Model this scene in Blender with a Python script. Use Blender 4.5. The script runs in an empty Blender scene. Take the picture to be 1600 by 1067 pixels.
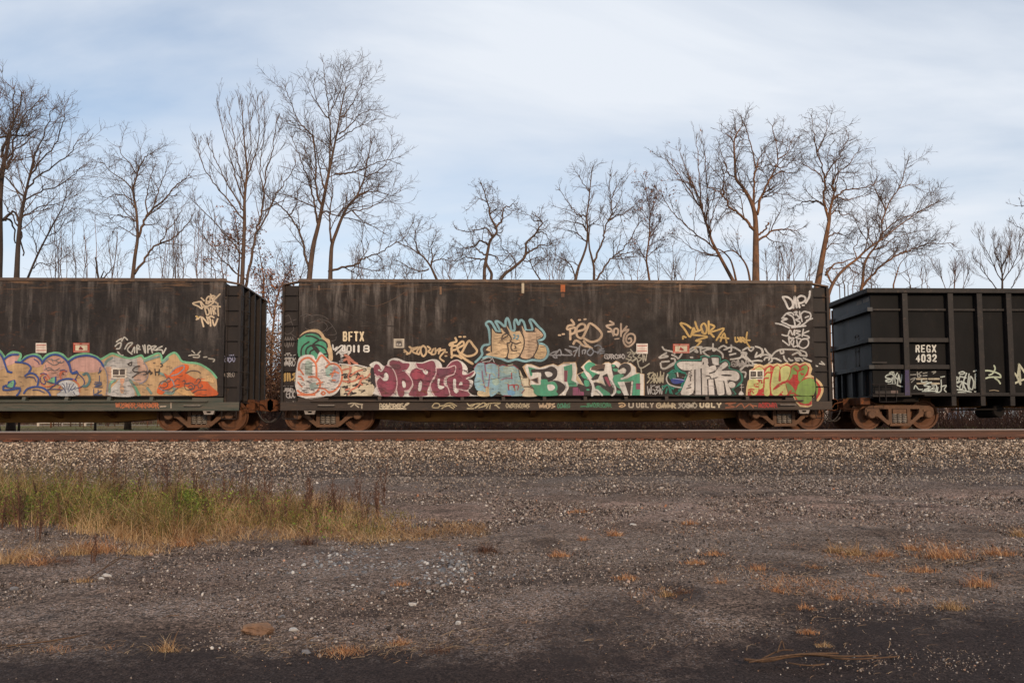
import bpy, bmesh, math, random
import numpy as np
from mathutils import Vector, Matrix, noise as mnoise
from mathutils.geometry import tessellate_polygon
R = math.radians
scene = bpy.context.scene
COL = scene.collection

# ---------------------------------------------------------------- camera
F_PX, H = 1315.0, 1.5            # focal length in pixels of a 1600 wide frame, eye height
YAW, PITCH, ROLL = R(2.0), R(4.0), R(-0.16)
SHIFT = (156.5 - F_PX * math.tan(PITCH)) / 1600.0
cam_d = bpy.data.cameras.new('camera')
cam = bpy.data.objects.new('camera', cam_d)
COL.objects.link(cam)
scene.camera = cam
cam_d.sensor_width = 36.0
cam_d.lens = 36.0 * F_PX / 1600.0
cam_d.shift_y = SHIFT
cam_d.clip_start, cam_d.clip_end = 0.05, 3000
CR = Matrix.Rotation(-YAW, 3, 'Z') @ Matrix.Rotation(R(90) + PITCH, 3, 'X') @ Matrix.Rotation(ROLL, 3, 'Z')
cam.matrix_world = Matrix.Translation((0, 0, H)) @ CR.to_4x4()

# ---------------------------------------------------------------- light
SUN_EL, SUN_AZ = R(18), R(162)   # the low sun stands behind the camera, a little to its right
world = bpy.data.worlds.new('World')
scene.world = world
world.use_nodes = True
SKY_STRENGTH = 0.15
CLOUD_AT = (7.7, 19.47, 11.84)
sd = bpy.data.lights.new('sun', 'SUN')
sd.energy, sd.angle, sd.color = 2.45, R(4), (1.0, 0.77, 0.54)
sun = bpy.data.objects.new('sun', sd)
COL.objects.link(sun)
SUN_DIR = Vector((math.sin(SUN_AZ) * math.cos(SUN_EL), math.cos(SUN_AZ) * math.cos(SUN_EL), math.sin(SUN_EL)))
sun.rotation_euler = SUN_DIR.to_track_quat('Z', 'Y').to_euler()
scene.view_settings.view_transform = 'Standard'
scene.view_settings.look = 'None'
scene.view_settings.exposure = 0.0
scene.view_settings.gamma = 1.0
scene.cycles.max_bounces = 6
scene.cycles.diffuse_bounces = 3
scene.cycles.transparent_max_bounces = 24


def world_nodes():
    nt = world.node_tree
    nt.nodes.clear()
    n = nt.nodes.new
    L = nt.links.new
    out = n('ShaderNodeOutputWorld')
    bg = n('ShaderNodeBackground')
    sky = n('ShaderNodeTexSky')
    sky.sky_type = 'NISHITA'
    sky.sun_disc = False
    sky.sun_elevation = SUN_EL
    sky.sun_rotation = SUN_AZ
    sky.air_density, sky.dust_density, sky.ozone_density = 1.0, 0.8, 1.6
    tc = n('ShaderNodeTexCoord')
    sep = n('ShaderNodeSeparateXYZ')
    L(tc.outputs['Generated'], sep.inputs[0])
    add = n('ShaderNodeMath'); add.operation = 'ADD'; add.inputs[1].default_value = 0.28
    L(sep.outputs['Z'], add.inputs[0])
    mx = n('ShaderNodeMath'); mx.operation = 'MAXIMUM'; mx.inputs[1].default_value = 0.1
    L(add.outputs[0], mx.inputs[0])
    comb = n('ShaderNodeCombineXYZ')
    for k in 'XY':
        d = n('ShaderNodeMath'); d.operation = 'DIVIDE'
        L(sep.outputs[k], d.inputs[0]); L(mx.outputs[0], d.inputs[1])
        L(d.outputs[0], comb.inputs[k])
    mp = n('ShaderNodeMapping')
    mp.inputs['Rotation'].default_value = (0, 0, R(24))
    mp.inputs['Scale'].default_value = (0.62, 1.25, 1)
    mp.inputs['Location'].default_value = CLOUD_AT
    L(comb.outputs[0], mp.inputs[0])
    nz = n('ShaderNodeTexNoise')
    nz.inputs['Scale'].default_value = 1.35
    nz.inputs['Detail'].default_value = 7
    nz.inputs['Roughness'].default_value = 0.52
    nz.inputs['Distortion'].default_value = 0.35
    L(mp.outputs[0], nz.inputs[0])
    rp = n('ShaderNodeValToRGB')
    rp.color_ramp.elements[0].position, rp.color_ramp.elements[0].color = 0.36, (0.25, 0.25, 0.25, 1)
    rp.color_ramp.elements[1].position, rp.color_ramp.elements[1].color = 0.62, (1.0, 1.0, 1.0, 1)
    L(nz.outputs[0], rp.inputs[0])
    mul = n('ShaderNodeMixRGB'); mul.blend_type = 'MULTIPLY'; mul.inputs[0].default_value = 1
    mul.inputs[2].default_value = (SKY_STRENGTH,) * 3 + (1,)
    L(sky.outputs[0], mul.inputs[1])
    mix = n('ShaderNodeMixRGB')
    mix.inputs[2].default_value = (0.82, 0.87, 0.945, 1)
    hz = n('ShaderNodeMapRange')
    hz.inputs['From Min'].default_value, hz.inputs['From Max'].default_value = 0.04, 0.46
    hz.inputs['To Min'].default_value, hz.inputs['To Max'].default_value = 0.97, 0.0
    L(sep.outputs['Z'], hz.inputs[0])
    mxx = n('ShaderNodeMath'); mxx.operation = 'MAXIMUM'
    L(hz.outputs[0], mxx.inputs[0]); L(rp.outputs[0], mxx.inputs[1])
    L(mxx.outputs[0], mix.inputs[0]); L(mul.outputs[0], mix.inputs[1])
    L(mix.outputs[0], bg.inputs[0])
    bg.inputs[1].default_value = 1.0
    L(bg.outputs[0], out.inputs[0])


world_nodes()


# ---------------------------------------------------------------- helpers: rays of the photograph turned into places
def ray(px, py):
    c = Vector(((px - 800) / F_PX, (533.5 - py) / F_PX + SHIFT * 1600 / F_PX, -1.0))
    return CR @ c


def W(px, py, Y):
    d = ray(px, py)
    t = Y / d.y
    return Vector((d.x * t, Y, H + d.z * t))


GY = [-40, 0, 5, 10, 14, 17, 20, 24, 30, 33, 36, 55, 70, 120, 900]
GZ = [-1.5, -1.5, -1.46, -1.24, -0.99, -0.745, -0.62, -0.3, 0.0, 0.30, 0.52, 1.12, 1.42, 3.4, 22.0]


def gz(Y):
    return H + float(np.interp(Y, GY, GZ))


def GP(px, py):
    """the point of the ground seen at a pixel"""
    d = ray(px, py)
    lo, hi = 1.0, 19.0
    for _ in range(40):
        m = (lo + hi) / 2
        if H + d.z / d.y * m > gz(m):
            lo = m
        else:
            hi = m
    t = lo / d.y
    return Vector((d.x * t, lo, gz(lo)))


# ---------------------------------------------------------------- helpers: materials
def lin(c):
    return tuple(((v / 255) / 12.92 if v / 255 <= 0.04045 else ((v / 255 + 0.055) / 1.055) ** 2.4) for v in c)


class NT:
    def __init__(s, name):
        s.m = bpy.data.materials.new(name)
        s.m.use_nodes = True
        s.t = s.m.node_tree
        s.b = s.t.nodes['Principled BSDF']
        s.tc = None

    def n(s, typ, ins=None, **attr):
        nd = s.t.nodes.new(typ)
        for k, v in attr.items():
            setattr(nd, k, v)
        for k, v in (ins or {}).items():
            s.set(nd.inputs[k], v)
        return nd

    def set(s, sock, v):
        if isinstance(v, bpy.types.NodeSocket):
            s.t.links.new(v, sock)
        elif isinstance(v, tuple) and len(v) == 3 and sock.type == 'RGBA':
            sock.default_value = v + (1,)
        else:
            sock.default_value = v

    def co(s, scale=(1, 1, 1), kind='Object'):
        if s.tc is None:
            s.tc = s.n('ShaderNodeTexCoord')
        return s.n('ShaderNodeMapping', {'Vector': s.tc.outputs[kind], 'Scale': scale}).outputs[0]

    def noise(s, scale, vec, detail=5, rough=0.55, dist=0.0):
        return s.n('ShaderNodeTexNoise', {'Vector': vec, 'Scale': scale, 'Detail': detail, 'Roughness': rough, 'Distortion': dist}).outputs[0]

    def ramp(s, v, *stops):
        r = s.n('ShaderNodeValToRGB', {'Fac': v})
        e = r.color_ramp.elements
        while len(e) > 2:
            e.remove(e[-1])
        for i, (p, c) in enumerate(stops):
            if i >= 2:
                e.new(p)
            e[i].position = p
            e[i].color = (c, c, c, 1) if not isinstance(c, tuple) else tuple(c) + (1,)
        return r.outputs[0]

    def mix(s, f, a, b, mode='MIX'):
        return s.n('ShaderNodeMixRGB', {0: f, 1: a, 2: b}, blend_type=mode).outputs[0]

    def math(s, op, a, b=0.0):
        return s.n('ShaderNodeMath', {0: a, 1: b}, operation=op).outputs[0]

    def bump(s, h, strength=0.3, dist=0.02):
        o = s.n('ShaderNodeBump', {'Height': h, 'Strength': strength, 'Distance': dist}).outputs[0]
        s.set(s.b.inputs['Normal'], o)

    def fin(s, col, rough=0.6, spec=0.4, metal=0.0):
        s.set(s.b.inputs['Base Color'], col)
        s.set(s.b.inputs['Roughness'], rough)
        s.set(s.b.inputs['Specular IOR Level'], spec)
        s.set(s.b.inputs['Metallic'], metal)
        return s.m


def mat_wall(name, base, base2, rust, seed):
    """weathered car sheet: vertical run marks below the rim, scuffs, chips and rust"""
    t = NT(name)
    o = t.co()
    off = t.n('ShaderNodeVectorMath', {0: o, 1: (seed * 7.3, 0, seed * 3.1)}, operation='ADD').outputs[0]
    v1 = t.n('ShaderNodeMapping', {'Vector': off, 'Scale': (3.2, 1, 0.35)}).outputs[0]
    st = t.ramp(t.noise(1.6, v1, 7, 0.62), (0.47, 0.0), (0.70, 1.0))
    z = t.n('ShaderNodeSeparateXYZ', {0: o}).outputs['Z']
    hi = t.n('ShaderNodeMapRange', {'Value': z, 'From Min': 1.6, 'From Max': 4.5, 'To Min': 0.12, 'To Max': 0.8}).outputs[0]
    big = t.ramp(t.noise(0.55, off, 5, 0.65), (0.42, 0.05), (0.66, 1.0))
    stf = t.math('MULTIPLY', t.math('MULTIPLY', st, hi), big)
    col = t.mix(t.ramp(t.noise(0.9, off, 6, 0.65), (0.3, 0.0), (0.7, 1.0)), base, base2)
    col = t.mix(stf, col, lin((142, 130, 122)))
    v2 = t.n('ShaderNodeMapping', {'Vector': off, 'Scale': (1.2, 1, 2.2)}).outputs[0]
    rs = t.ramp(t.noise(2.3, v2, 7, 0.7), (0.59, 0.0), (0.72, 0.75))
    col = t.mix(rs, col, rust)
    v3 = t.n('ShaderNodeMapping', {'Vector': off, 'Scale': (7, 1, 15)}).outputs[0]
    ch = t.ramp(t.noise(1.3, v3, 3, 0.55), (0.725, 0.0), (0.79, 0.6))
    col = t.mix(ch, col, lin((170, 158, 146)))
    v4 = t.n('ShaderNodeMapping', {'Vector': off, 'Scale': (1.2, 1, 30)}).outputs[0]
    sc = t.ramp(t.noise(1.1, v4, 4, 0.6), (0.66, 0.0), (0.80, 0.45))
    col = t.mix(sc, col, lin((120, 108, 98)))
    v5 = t.n('ShaderNodeMapping', {'Vector': off, 'Scale': (0.9, 1, 14)}).outputs[0]
    top = t.n('ShaderNodeMapRange', {'Value': z, 'From Min': 4.05, 'From Max': 4.4}).outputs[0]
    sf = t.math('MULTIPLY', top, t.ramp(t.noise(1.6, v5, 5, 0.65), (0.52, 0.0), (0.66, 0.75)))
    col = t.mix(sf, col, lin((128, 96, 70)))
    v6 = t.n('ShaderNodeMapping', {'Vector': off, 'Scale': (30, 1, 34)}).outputs[0]
    col = t.mix(0.55, col, t.mix(1.0, col, t.ramp(t.noise(1.0, v6, 3, 0.7), (0.3, 0.6), (0.7, 1.5)), 'MULTIPLY'))
    t.bump(t.noise(0.75, t.co((1, 1, 0.8)), 4, 0.5), 0.8, 0.22)
    return t.fin(col, t.ramp(t.noise(3, off, 4), (0.3, 0.55), (0.7, 0.75)), 0.18)


def mat_plain(name, a, b, scale=3.0, rough=0.65, spec=0.35, bump=0.15, c=None, stretch=(1, 1, 1)):
    t = NT(name)
    o = t.co(stretch)
    col = t.mix(t.ramp(t.noise(scale, o, 6, 0.65), (0.32, 0.0), (0.68, 1.0)), a, b)
    if c:
        col = t.mix(t.ramp(t.noise(scale * 2.7, o, 5, 0.7), (0.58, 0.0), (0.72, 0.8)), col, c)
    t.bump(t.noise(scale * 6, o, 4), bump, 0.01)
    return t.fin(col, rough, spec)


_paint = {}


def paint(rgb, wear=0.35):
    """sprayed paint worn back to the dark sheet in short horizontal scrapes"""
    key = (rgb, wear)
    if key in _paint:
        return _paint[key]
    t = NT('spray_paint')
    o = t.co()
    c = lin(rgb)
    v = t.n('ShaderNodeMapping', {'Vector': o, 'Scale': (2.2, 1, 26)}).outputs[0]
    f = t.ramp(t.noise(1.5, v, 5, 0.62), (0.56, 0.0), (0.70, wear))
    d = t.ramp(t.noise(1.4, o, 5, 0.6), (0.3, 0.84), (0.7, 1.06))
    col = t.mix(1.0, c, d, 'MULTIPLY')
    g = t.ramp(t.noise(9.0, o, 3, 0.6), (0.35, 0.0), (0.75, 0.22))
    col = t.mix(g, col, lin((120, 105, 95)))
    col = t.mix(f, col, lin((62, 53, 50)))
    v7 = t.n('ShaderNodeMapping', {'Vector': o, 'Scale': (5, 1, 0.5)}).outputs[0]
    col = t.mix(1.0, col, t.ramp(t.noise(1.6, v7, 5, 0.65), (0.35, 0.74), (0.62, 1.04)), 'MULTIPLY')
    fade = t.ramp(t.noise(0.9, o, 6, 0.7), (0.40, 0.04), (0.70, 0.42))
    col = t.mix(fade, col, lin((74, 64, 60)))
    m = t.fin(col, 0.62, 0.25)
    _paint[key] = m
    return m


_mist = {}


def mist(rgb):
    """the thin overspray round a sprayed line"""
    if rgb in _mist:
        return _mist[rgb]
    t = NT('overspray')
    n = t.ramp(t.noise(60, t.co(), 2, 0.6), (0.3, 0.12), (0.7, 0.5))
    m = t.fin(lin(rgb), 0.7, 0.1)
    t.set(t.b.inputs['Alpha'], n)
    _mist[rgb] = m
    return m


# ---------------------------------------------------------------- helpers: meshes and objects
def tag(o, label=None, cat=None, group=None, kind=None):
    if label: o['label'] = label
    if cat: o['category'] = cat
    if group: o['group'] = group
    if kind: o['kind'] = kind
    return o


def raw_mesh(name, V, faces, mats, mi=None, smooth=False):
    """V (n,3) array, faces a (m,k) array or a list of index lists"""
    me = bpy.data.meshes.new(name)
    V = np.asarray(V, dtype=np.float32)
    if isinstance(faces, np.ndarray):
        m, k = faces.shape
        me.vertices.add(len(V)); me.vertices.foreach_set('co', V.ravel())
        me.loops.add(m * k); me.loops.foreach_set('vertex_index', faces.ravel().astype(np.int32))
        me.polygons.add(m)
        me.polygons.foreach_set('loop_start', np.arange(0, m * k, k, dtype=np.int32))
        me.polygons.foreach_set('loop_total', np.full(m, k, dtype=np.int32))
    else:
        me.from_pydata([tuple(map(float, v)) for v in V], [], faces)
    for mt in (mats if isinstance(mats, (list, tuple)) else [mats]):
        me.materials.append(mt)
    if mi is not None:
        me.polygons.foreach_set('material_index', np.asarray(mi, dtype=np.int32))
    if smooth:
        me.polygons.foreach_set('use_smooth', np.ones(len(me.polygons), dtype=bool))
    me.update(calc_edges=True)
    return me


def link(name, me, parent=None, loc=(0, 0, 0), rot=(0, 0, 0)):
    o = bpy.data.objects.new(name, me)
    COL.objects.link(o)
    o.parent = parent
    o.location = loc
    o.rotation_euler = rot
    return o


def empty(name, loc, label, cat, group=None, rz=0):
    o = bpy.data.objects.new(name, None)
    COL.objects.link(o)
    o.location = loc
    o.rotation_euler = (0, 0, rz)
    o.empty_display_size = 0.3
    return tag(o, label, cat, group)


class MB:
    def __init__(s):
        s.v, s.f, s.m = [], [], []

    def face(s, idx, mi=0):
        s.f.append(idx); s.m.append(mi)

    def box(s, x0, x1, y0, y1, z0, z1, mi=0):
        b = len(s.v)
        s.v += [(x, y, z) for z in (z0, z1) for y in (y0, y1) for x in (x0, x1)]
        for q in ((0, 2, 3, 1), (4, 5, 7, 6), (0, 1, 5, 4), (2, 6, 7, 3), (0, 4, 6, 2), (1, 3, 7, 5)):
            s.face([b + i for i in q], mi)
        return s

    def hexa(s, P, mi=0):
        """eight corners: four below, four above, both counter-clockwise"""
        b = len(s.v)
        s.v += [tuple(p) for p in P]
        for q in ((3, 2, 1, 0), (4, 5, 6, 7), (0, 1, 5, 4), (1, 2, 6, 5), (2, 3, 7, 6), (3, 0, 4, 7)):
            s.face([b + i for i in q], mi)
        return s

    def prism(s, loops, y0, y1, mi=0, axis='y'):
        """outline (x,z) with holes, extruded"""
        def P(p, y):
            return (p[0], y, p[1]) if axis == 'y' else (y, p[0], p[1])
        flat = [p for l in loops for p in l]
        b = len(s.v)
        n = len(flat)
        s.v += [P(p, y0) for p in flat] + [P(p, y1) for p in flat]
        for t in tessellate_polygon([[Vector((p[0], p[1], 0)) for p in l] for l in loops]):
            s.face([b + i for i in t], mi)
            s.face([b + n + i for i in reversed(t)], mi)
        k = 0
        for l in loops:
            for i in range(len(l)):
                a, c = b + k + i, b + k + (i + 1) % len(l)
                s.face([a, c, c + n, a + n], mi)
            k += len(l)
        return s

    def tube(s, pts, r, n=6, mi=0, cap=True):
        pts = [Vector(p) for p in pts]
        rs = r if isinstance(r, (list, tuple)) else [r] * len(pts)
        b = len(s.v)
        up = None
        for i, p in enumerate(pts):
            d = (pts[min(i + 1, len(pts) - 1)] - pts[max(i - 1, 0)]).normalized()
            if up is None:
                up = d.orthogonal().normalized()
            up = (up - d * up.dot(d)).normalized()
            sd_ = d.cross(up)
            for k in range(n):
                a = 2 * math.pi * k / n
                s.v.append(tuple(p + (up * math.cos(a) + sd_ * math.sin(a)) * rs[i]))
        for i in range(len(pts) - 1):
            for k in range(n):
                a, c = b + i * n + k, b + i * n + (k + 1) % n
                s.face([a, c, c + n, a + n], mi)
        if cap:
            s.face([b + k for k in reversed(range(n))], mi)
            s.face([b + (len(pts) - 1) * n + k for k in range(n)], mi)
        return s

    def lathe(s, prof, cx, cz, n=28, mi=0, y=0.0):
        """profile (radius, y) turned about the y axis"""
        b = len(s.v)
        for (r_, yy) in prof:
            for k in range(n):
                a = 2 * math.pi * k / n
                s.v.append((cx + r_ * math.cos(a), y + yy, cz + r_ * math.sin(a)))
        for i in range(len(prof) - 1):
            for k in range(n):
                a, c = b + i * n + k, b + i * n + (k + 1) % n
                s.face([a, c, c + n, a + n], mi)
        return s

    def mesh(s, name, mats, smooth=False, sub=(0, 0, 0)):
        V = np.array(s.v, dtype=np.float64) - np.array(sub)
        me = raw_mesh(name, V, s.f, mats, s.m, False)
        bm = bmesh.new(); bm.from_mesh(me)
        bmesh.ops.recalc_face_normals(bm, faces=bm.faces)
        bm.to_mesh(me); bm.free()
        if smooth:
            me.polygons.foreach_set('use_smooth', np.ones(len(me.polygons), dtype=bool))
        return me

    def build(s, name, mats, parent=None, smooth=False, bevel=0.0, label=None):
        """vertices given in world coordinates; parent is an unrotated Empty or one of its parts"""
        org = origin(parent)
        o = link(name, s.mesh(name, mats, smooth, org), parent)
        if bevel:
            md = o.modifiers.new('bevel', 'BEVEL'); md.width = bevel; md.segments = 2; md.limit_method = 'ANGLE'
        if label: o['label'] = label
        return o


def origin(o):
    v = Vector((0, 0, 0))
    while o is not None:
        v = v + Vector(o.location)
        o = o.parent
    return v


def cr(pts, closed=False, k=5):
    """Catmull-Rom through points"""
    P = [np.array(p, float) for p in pts]
    n = len(P)
    if n < 3:
        return [tuple(p) for p in P]
    out = []
    for i in range(n if closed else n - 1):
        if closed:
            a, b, c, d = P[i - 1], P[i], P[(i + 1) % n], P[(i + 2) % n]
        else:
            a, b, c, d = P[max(i - 1, 0)], P[i], P[i + 1], P[min(i + 2, n - 1)]
        for j in range(k):
            t = j / k
            out.append(0.5 * ((2 * b) + (c - a) * t + (2 * a - 5 * b + 4 * c - d) * t * t + (3 * b - a - 3 * c + d) * t ** 3))
    if not closed:
        out.append(P[-1])
    return [tuple(p) for p in out]


# ---------------------------------------------------------------- helpers: many slim tubes and ribbons at once
def tubes_arrays(P, Rr, n):
    """P (N,k,3), Rr (N,k) -> vertices and quads of N tubes with n sides"""
    N, k, _ = P.shape
    d = np.empty_like(P)
    d[:, 1:-1] = P[:, 2:] - P[:, :-2]
    d[:, 0] = P[:, 1] - P[:, 0]
    d[:, -1] = P[:, -1] - P[:, -2]
    d /= np.linalg.norm(d, axis=2, keepdims=True) + 1e-9
    ref = np.zeros_like(P); ref[..., 1] = 1.0; ref[..., 0] = 0.31
    u = np.cross(d, ref); u /= np.linalg.norm(u, axis=2, keepdims=True) + 1e-9
    w = np.cross(d, u)
    a = np.arange(n) * 2 * np.pi / n
    V = P[:, :, None, :] + Rr[:, :, None, None] * (u[:, :, None, :] * np.cos(a)[None, None, :, None] + w[:, :, None, :] * np.sin(a)[None, None, :, None])
    base = (np.arange(N) * k * n)[:, None, None]
    i = (np.arange(k - 1) * n)[None, :, None]
    j = np.arange(n)[None, None, :]
    j2 = (j + 1) % n
    Fq = np.stack([base + i + j, base + i + j2, base + i + n + j2, base + i + n + j], axis=-1).reshape(-1, 4)
    return V.reshape(-1, 3), Fq


def ribbons_arrays(P, Wd, side):
    """P (N,k,3), Wd (N,k) half widths, side (N,3)"""
    N, k, _ = P.shape
    A = P + side[:, None, :] * Wd[:, :, None]
    B = P - side[:, None, :] * Wd[:, :, None]
    V = np.stack([A, B], axis=2)
    base = (np.arange(N) * k * 2)[:, None]
    i = (np.arange(k - 1) * 2)[None, :]
    Fq = np.stack([base + i, base + i + 1, base + i + 3, base + i + 2], axis=-1).reshape(-1, 4)
    return V.reshape(-1, 3), Fq


def join_arrays(parts):
    Vs, Fs, b = [], [], 0
    for V, Fq in parts:
        Vs.append(V); Fs.append(Fq + b); b += len(V)
    return np.concatenate(Vs), np.concatenate(Fs)


_phi = (1 + 5 ** 0.5) / 2
ICO_V = np.array([(-1, _phi, 0), (1, _phi, 0), (-1, -_phi, 0), (1, -_phi, 0), (0, -1, _phi), (0, 1, _phi), (0, -1, -_phi), (0, 1, -_phi), (_phi, 0, -1), (_phi, 0, 1), (-_phi, 0, -1), (-_phi, 0, 1)]) / 1.902
ICO_F = np.array([(0, 11, 5), (0, 5, 1), (0, 1, 7), (0, 7, 10), (0, 10, 11), (1, 5, 9), (5, 11, 4), (11, 10, 2), (10, 7, 6), (7, 1, 8), (3, 9, 4), (3, 4, 2), (3, 2, 6), (3, 6, 8), (3, 8, 9), (4, 9, 5), (2, 4, 11), (6, 2, 10), (8, 6, 7), (9, 8, 1)])


def stones_arrays(P, size, rng, flat=(0.45, 0.9)):
    """angular stones at points P with radii size"""
    N = len(P)
    q = rng.normal(size=(N, 4)); q /= np.linalg.norm(q, axis=1, keepdims=True)
    w, x, y, z = q.T
    Rm = np.stack([1 - 2 * (y * y + z * z), 2 * (x * y - z * w), 2 * (x * z + y * w), 2 * (x * y + z * w), 1 - 2 * (x * x + z * z), 2 * (y * z - x * w), 2 * (x * z - y * w), 2 * (y * z + x * w), 1 - 2 * (x * x + y * y)], axis=1).reshape(N, 3, 3)
    sc = np.stack([rng.uniform(0.8, 1.35, N), rng.uniform(0.65, 1.1, N), rng.uniform(flat[0], flat[1], N)], axis=1)
    base = ICO_V[None] * (1 + rng.uniform(-0.28, 0.22, (N, 12, 1)))
    V = np.einsum('nij,nkj->nki', Rm, base * sc[:, None, :]) * size[:, None, None] + P[:, None, :]
    Fq = (ICO_F[None] + (np.arange(N) * 12)[:, None, None]).reshape(-1, 3)
    return V.reshape(-1, 3), Fq


def pxs(s):
    v = [float(x) for x in s.split()]
    return list(zip(v[0::2], v[1::2]))


# ---------------------------------------------------------------- materials of the train
YS, YC, ZR = 25.0, 26.55, H + 0.345          # side of the cars, centre of their track, top of its rails
M_WALL_A = mat_wall('black_sheet', lin((33, 30, 29)), lin((50, 43, 40)), lin((92, 60, 42)), 1)
M_WALL_B = mat_wall('black_sheet_brownish', lin((35, 30, 28)), lin((52, 43, 38)), lin((96, 62, 42)), 2)
M_WALL_C = mat_plain('black_car_paint', lin((13, 12, 12)), lin((25, 22, 21)), 1.2, 0.6, 0.10, 0.06, lin((34, 28, 25)), (1, 1, 0.6))
M_WALL_D = mat_plain('black_end_paint', lin((24, 25, 28)), lin((40, 41, 46)), 1.1, 0.45, 0.3, 0.08, lin((92, 62, 34)), (1, 2.2, 0.35))
M_END = mat_plain('dark_end_sheet', lin((36, 31, 29)), lin((50, 42, 38)), 1.6, 0.6, 0.2, 0.15, lin((80, 58, 42)), (1, 1, 0.5))
M_RIM = mat_plain('worn_rim', lin((98, 76, 60)), lin((70, 56, 48)), 2.0, 0.6, 0.4, 0.3, lin((160, 120, 85)), (1, 1, 3))
M_SILL = mat_plain('dirty_sill', lin((48, 39, 33)), lin((68, 55, 46)), 2.2, 0.65, 0.3, 0.2, lin((100, 72, 54)), (0.4, 1, 4))
M_SILL_G = mat_plain('greenish_sill', lin((60, 68, 60)), lin((94, 84, 72)), 4.0, 0.65, 0.3, 0.2, lin((52, 43, 37)), (0.35, 1, 5))
M_SILLB = mat_plain('black_sill', lin((28, 24, 23)), lin((43, 36, 33)), 3.6, 0.55, 0.2, 0.1, lin((84, 68, 58)), (1, 1, 1))
M_UNDER = mat_plain('underframe_dust', lin((158, 112, 58)), lin((112, 80, 44)), 1.1, 0.85, 0.15, 0.2, None, (1, 1, 2))
M_DARK = mat_plain('underside_black', lin((26, 22, 20)), lin((36, 30, 26)), 2, 0.85, 0.15, 0.1)
M_TRUCK = mat_plain('rusty_cast_steel', lin((112, 80, 58)), lin((84, 62, 48)), 3.5, 0.75, 0.25, 0.4, lin((130, 96, 70)))
M_WHEEL = mat_plain('rusty_wheel', lin((108, 68, 42)), lin((82, 52, 33)), 2.5, 0.7, 0.3, 0.25, lin((122, 74, 42)))
M_TREAD = mat_plain('polished_tread', lin((120, 92, 70)), lin((96, 70, 52)), 4, 0.35, 0.5, 0.1)
M_COUP = mat_plain('rusty_coupler', lin((112, 66, 38)), lin((68, 44, 32)), 4.5, 0.8, 0.2, 0.5, lin((150, 84, 40)))
M_HOSE = mat_plain('black_hose', lin((44, 38, 34)), lin((60, 50, 44)), 5, 0.6, 0.4, 0.1)
M_PAD = mat_plain('grey_pad', lin((150, 138, 126)), lin((110, 98, 88)), 5, 0.6, 0.3, 0.2)

# ---------------------------------------------------------------- trucks (bogies): one is modelled, the others are copies
WB, WR = 0.89, 0.452


def spring_path(x, y, z0, z1, r, turns):
    n = int(turns * 10)
    return [(x + r * math.cos(2 * math.pi * i / 10), y + r * math.sin(2 * math.pi * i / 10), z0 + (z1 - z0) * i / n) for i in range(n + 1)]


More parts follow.
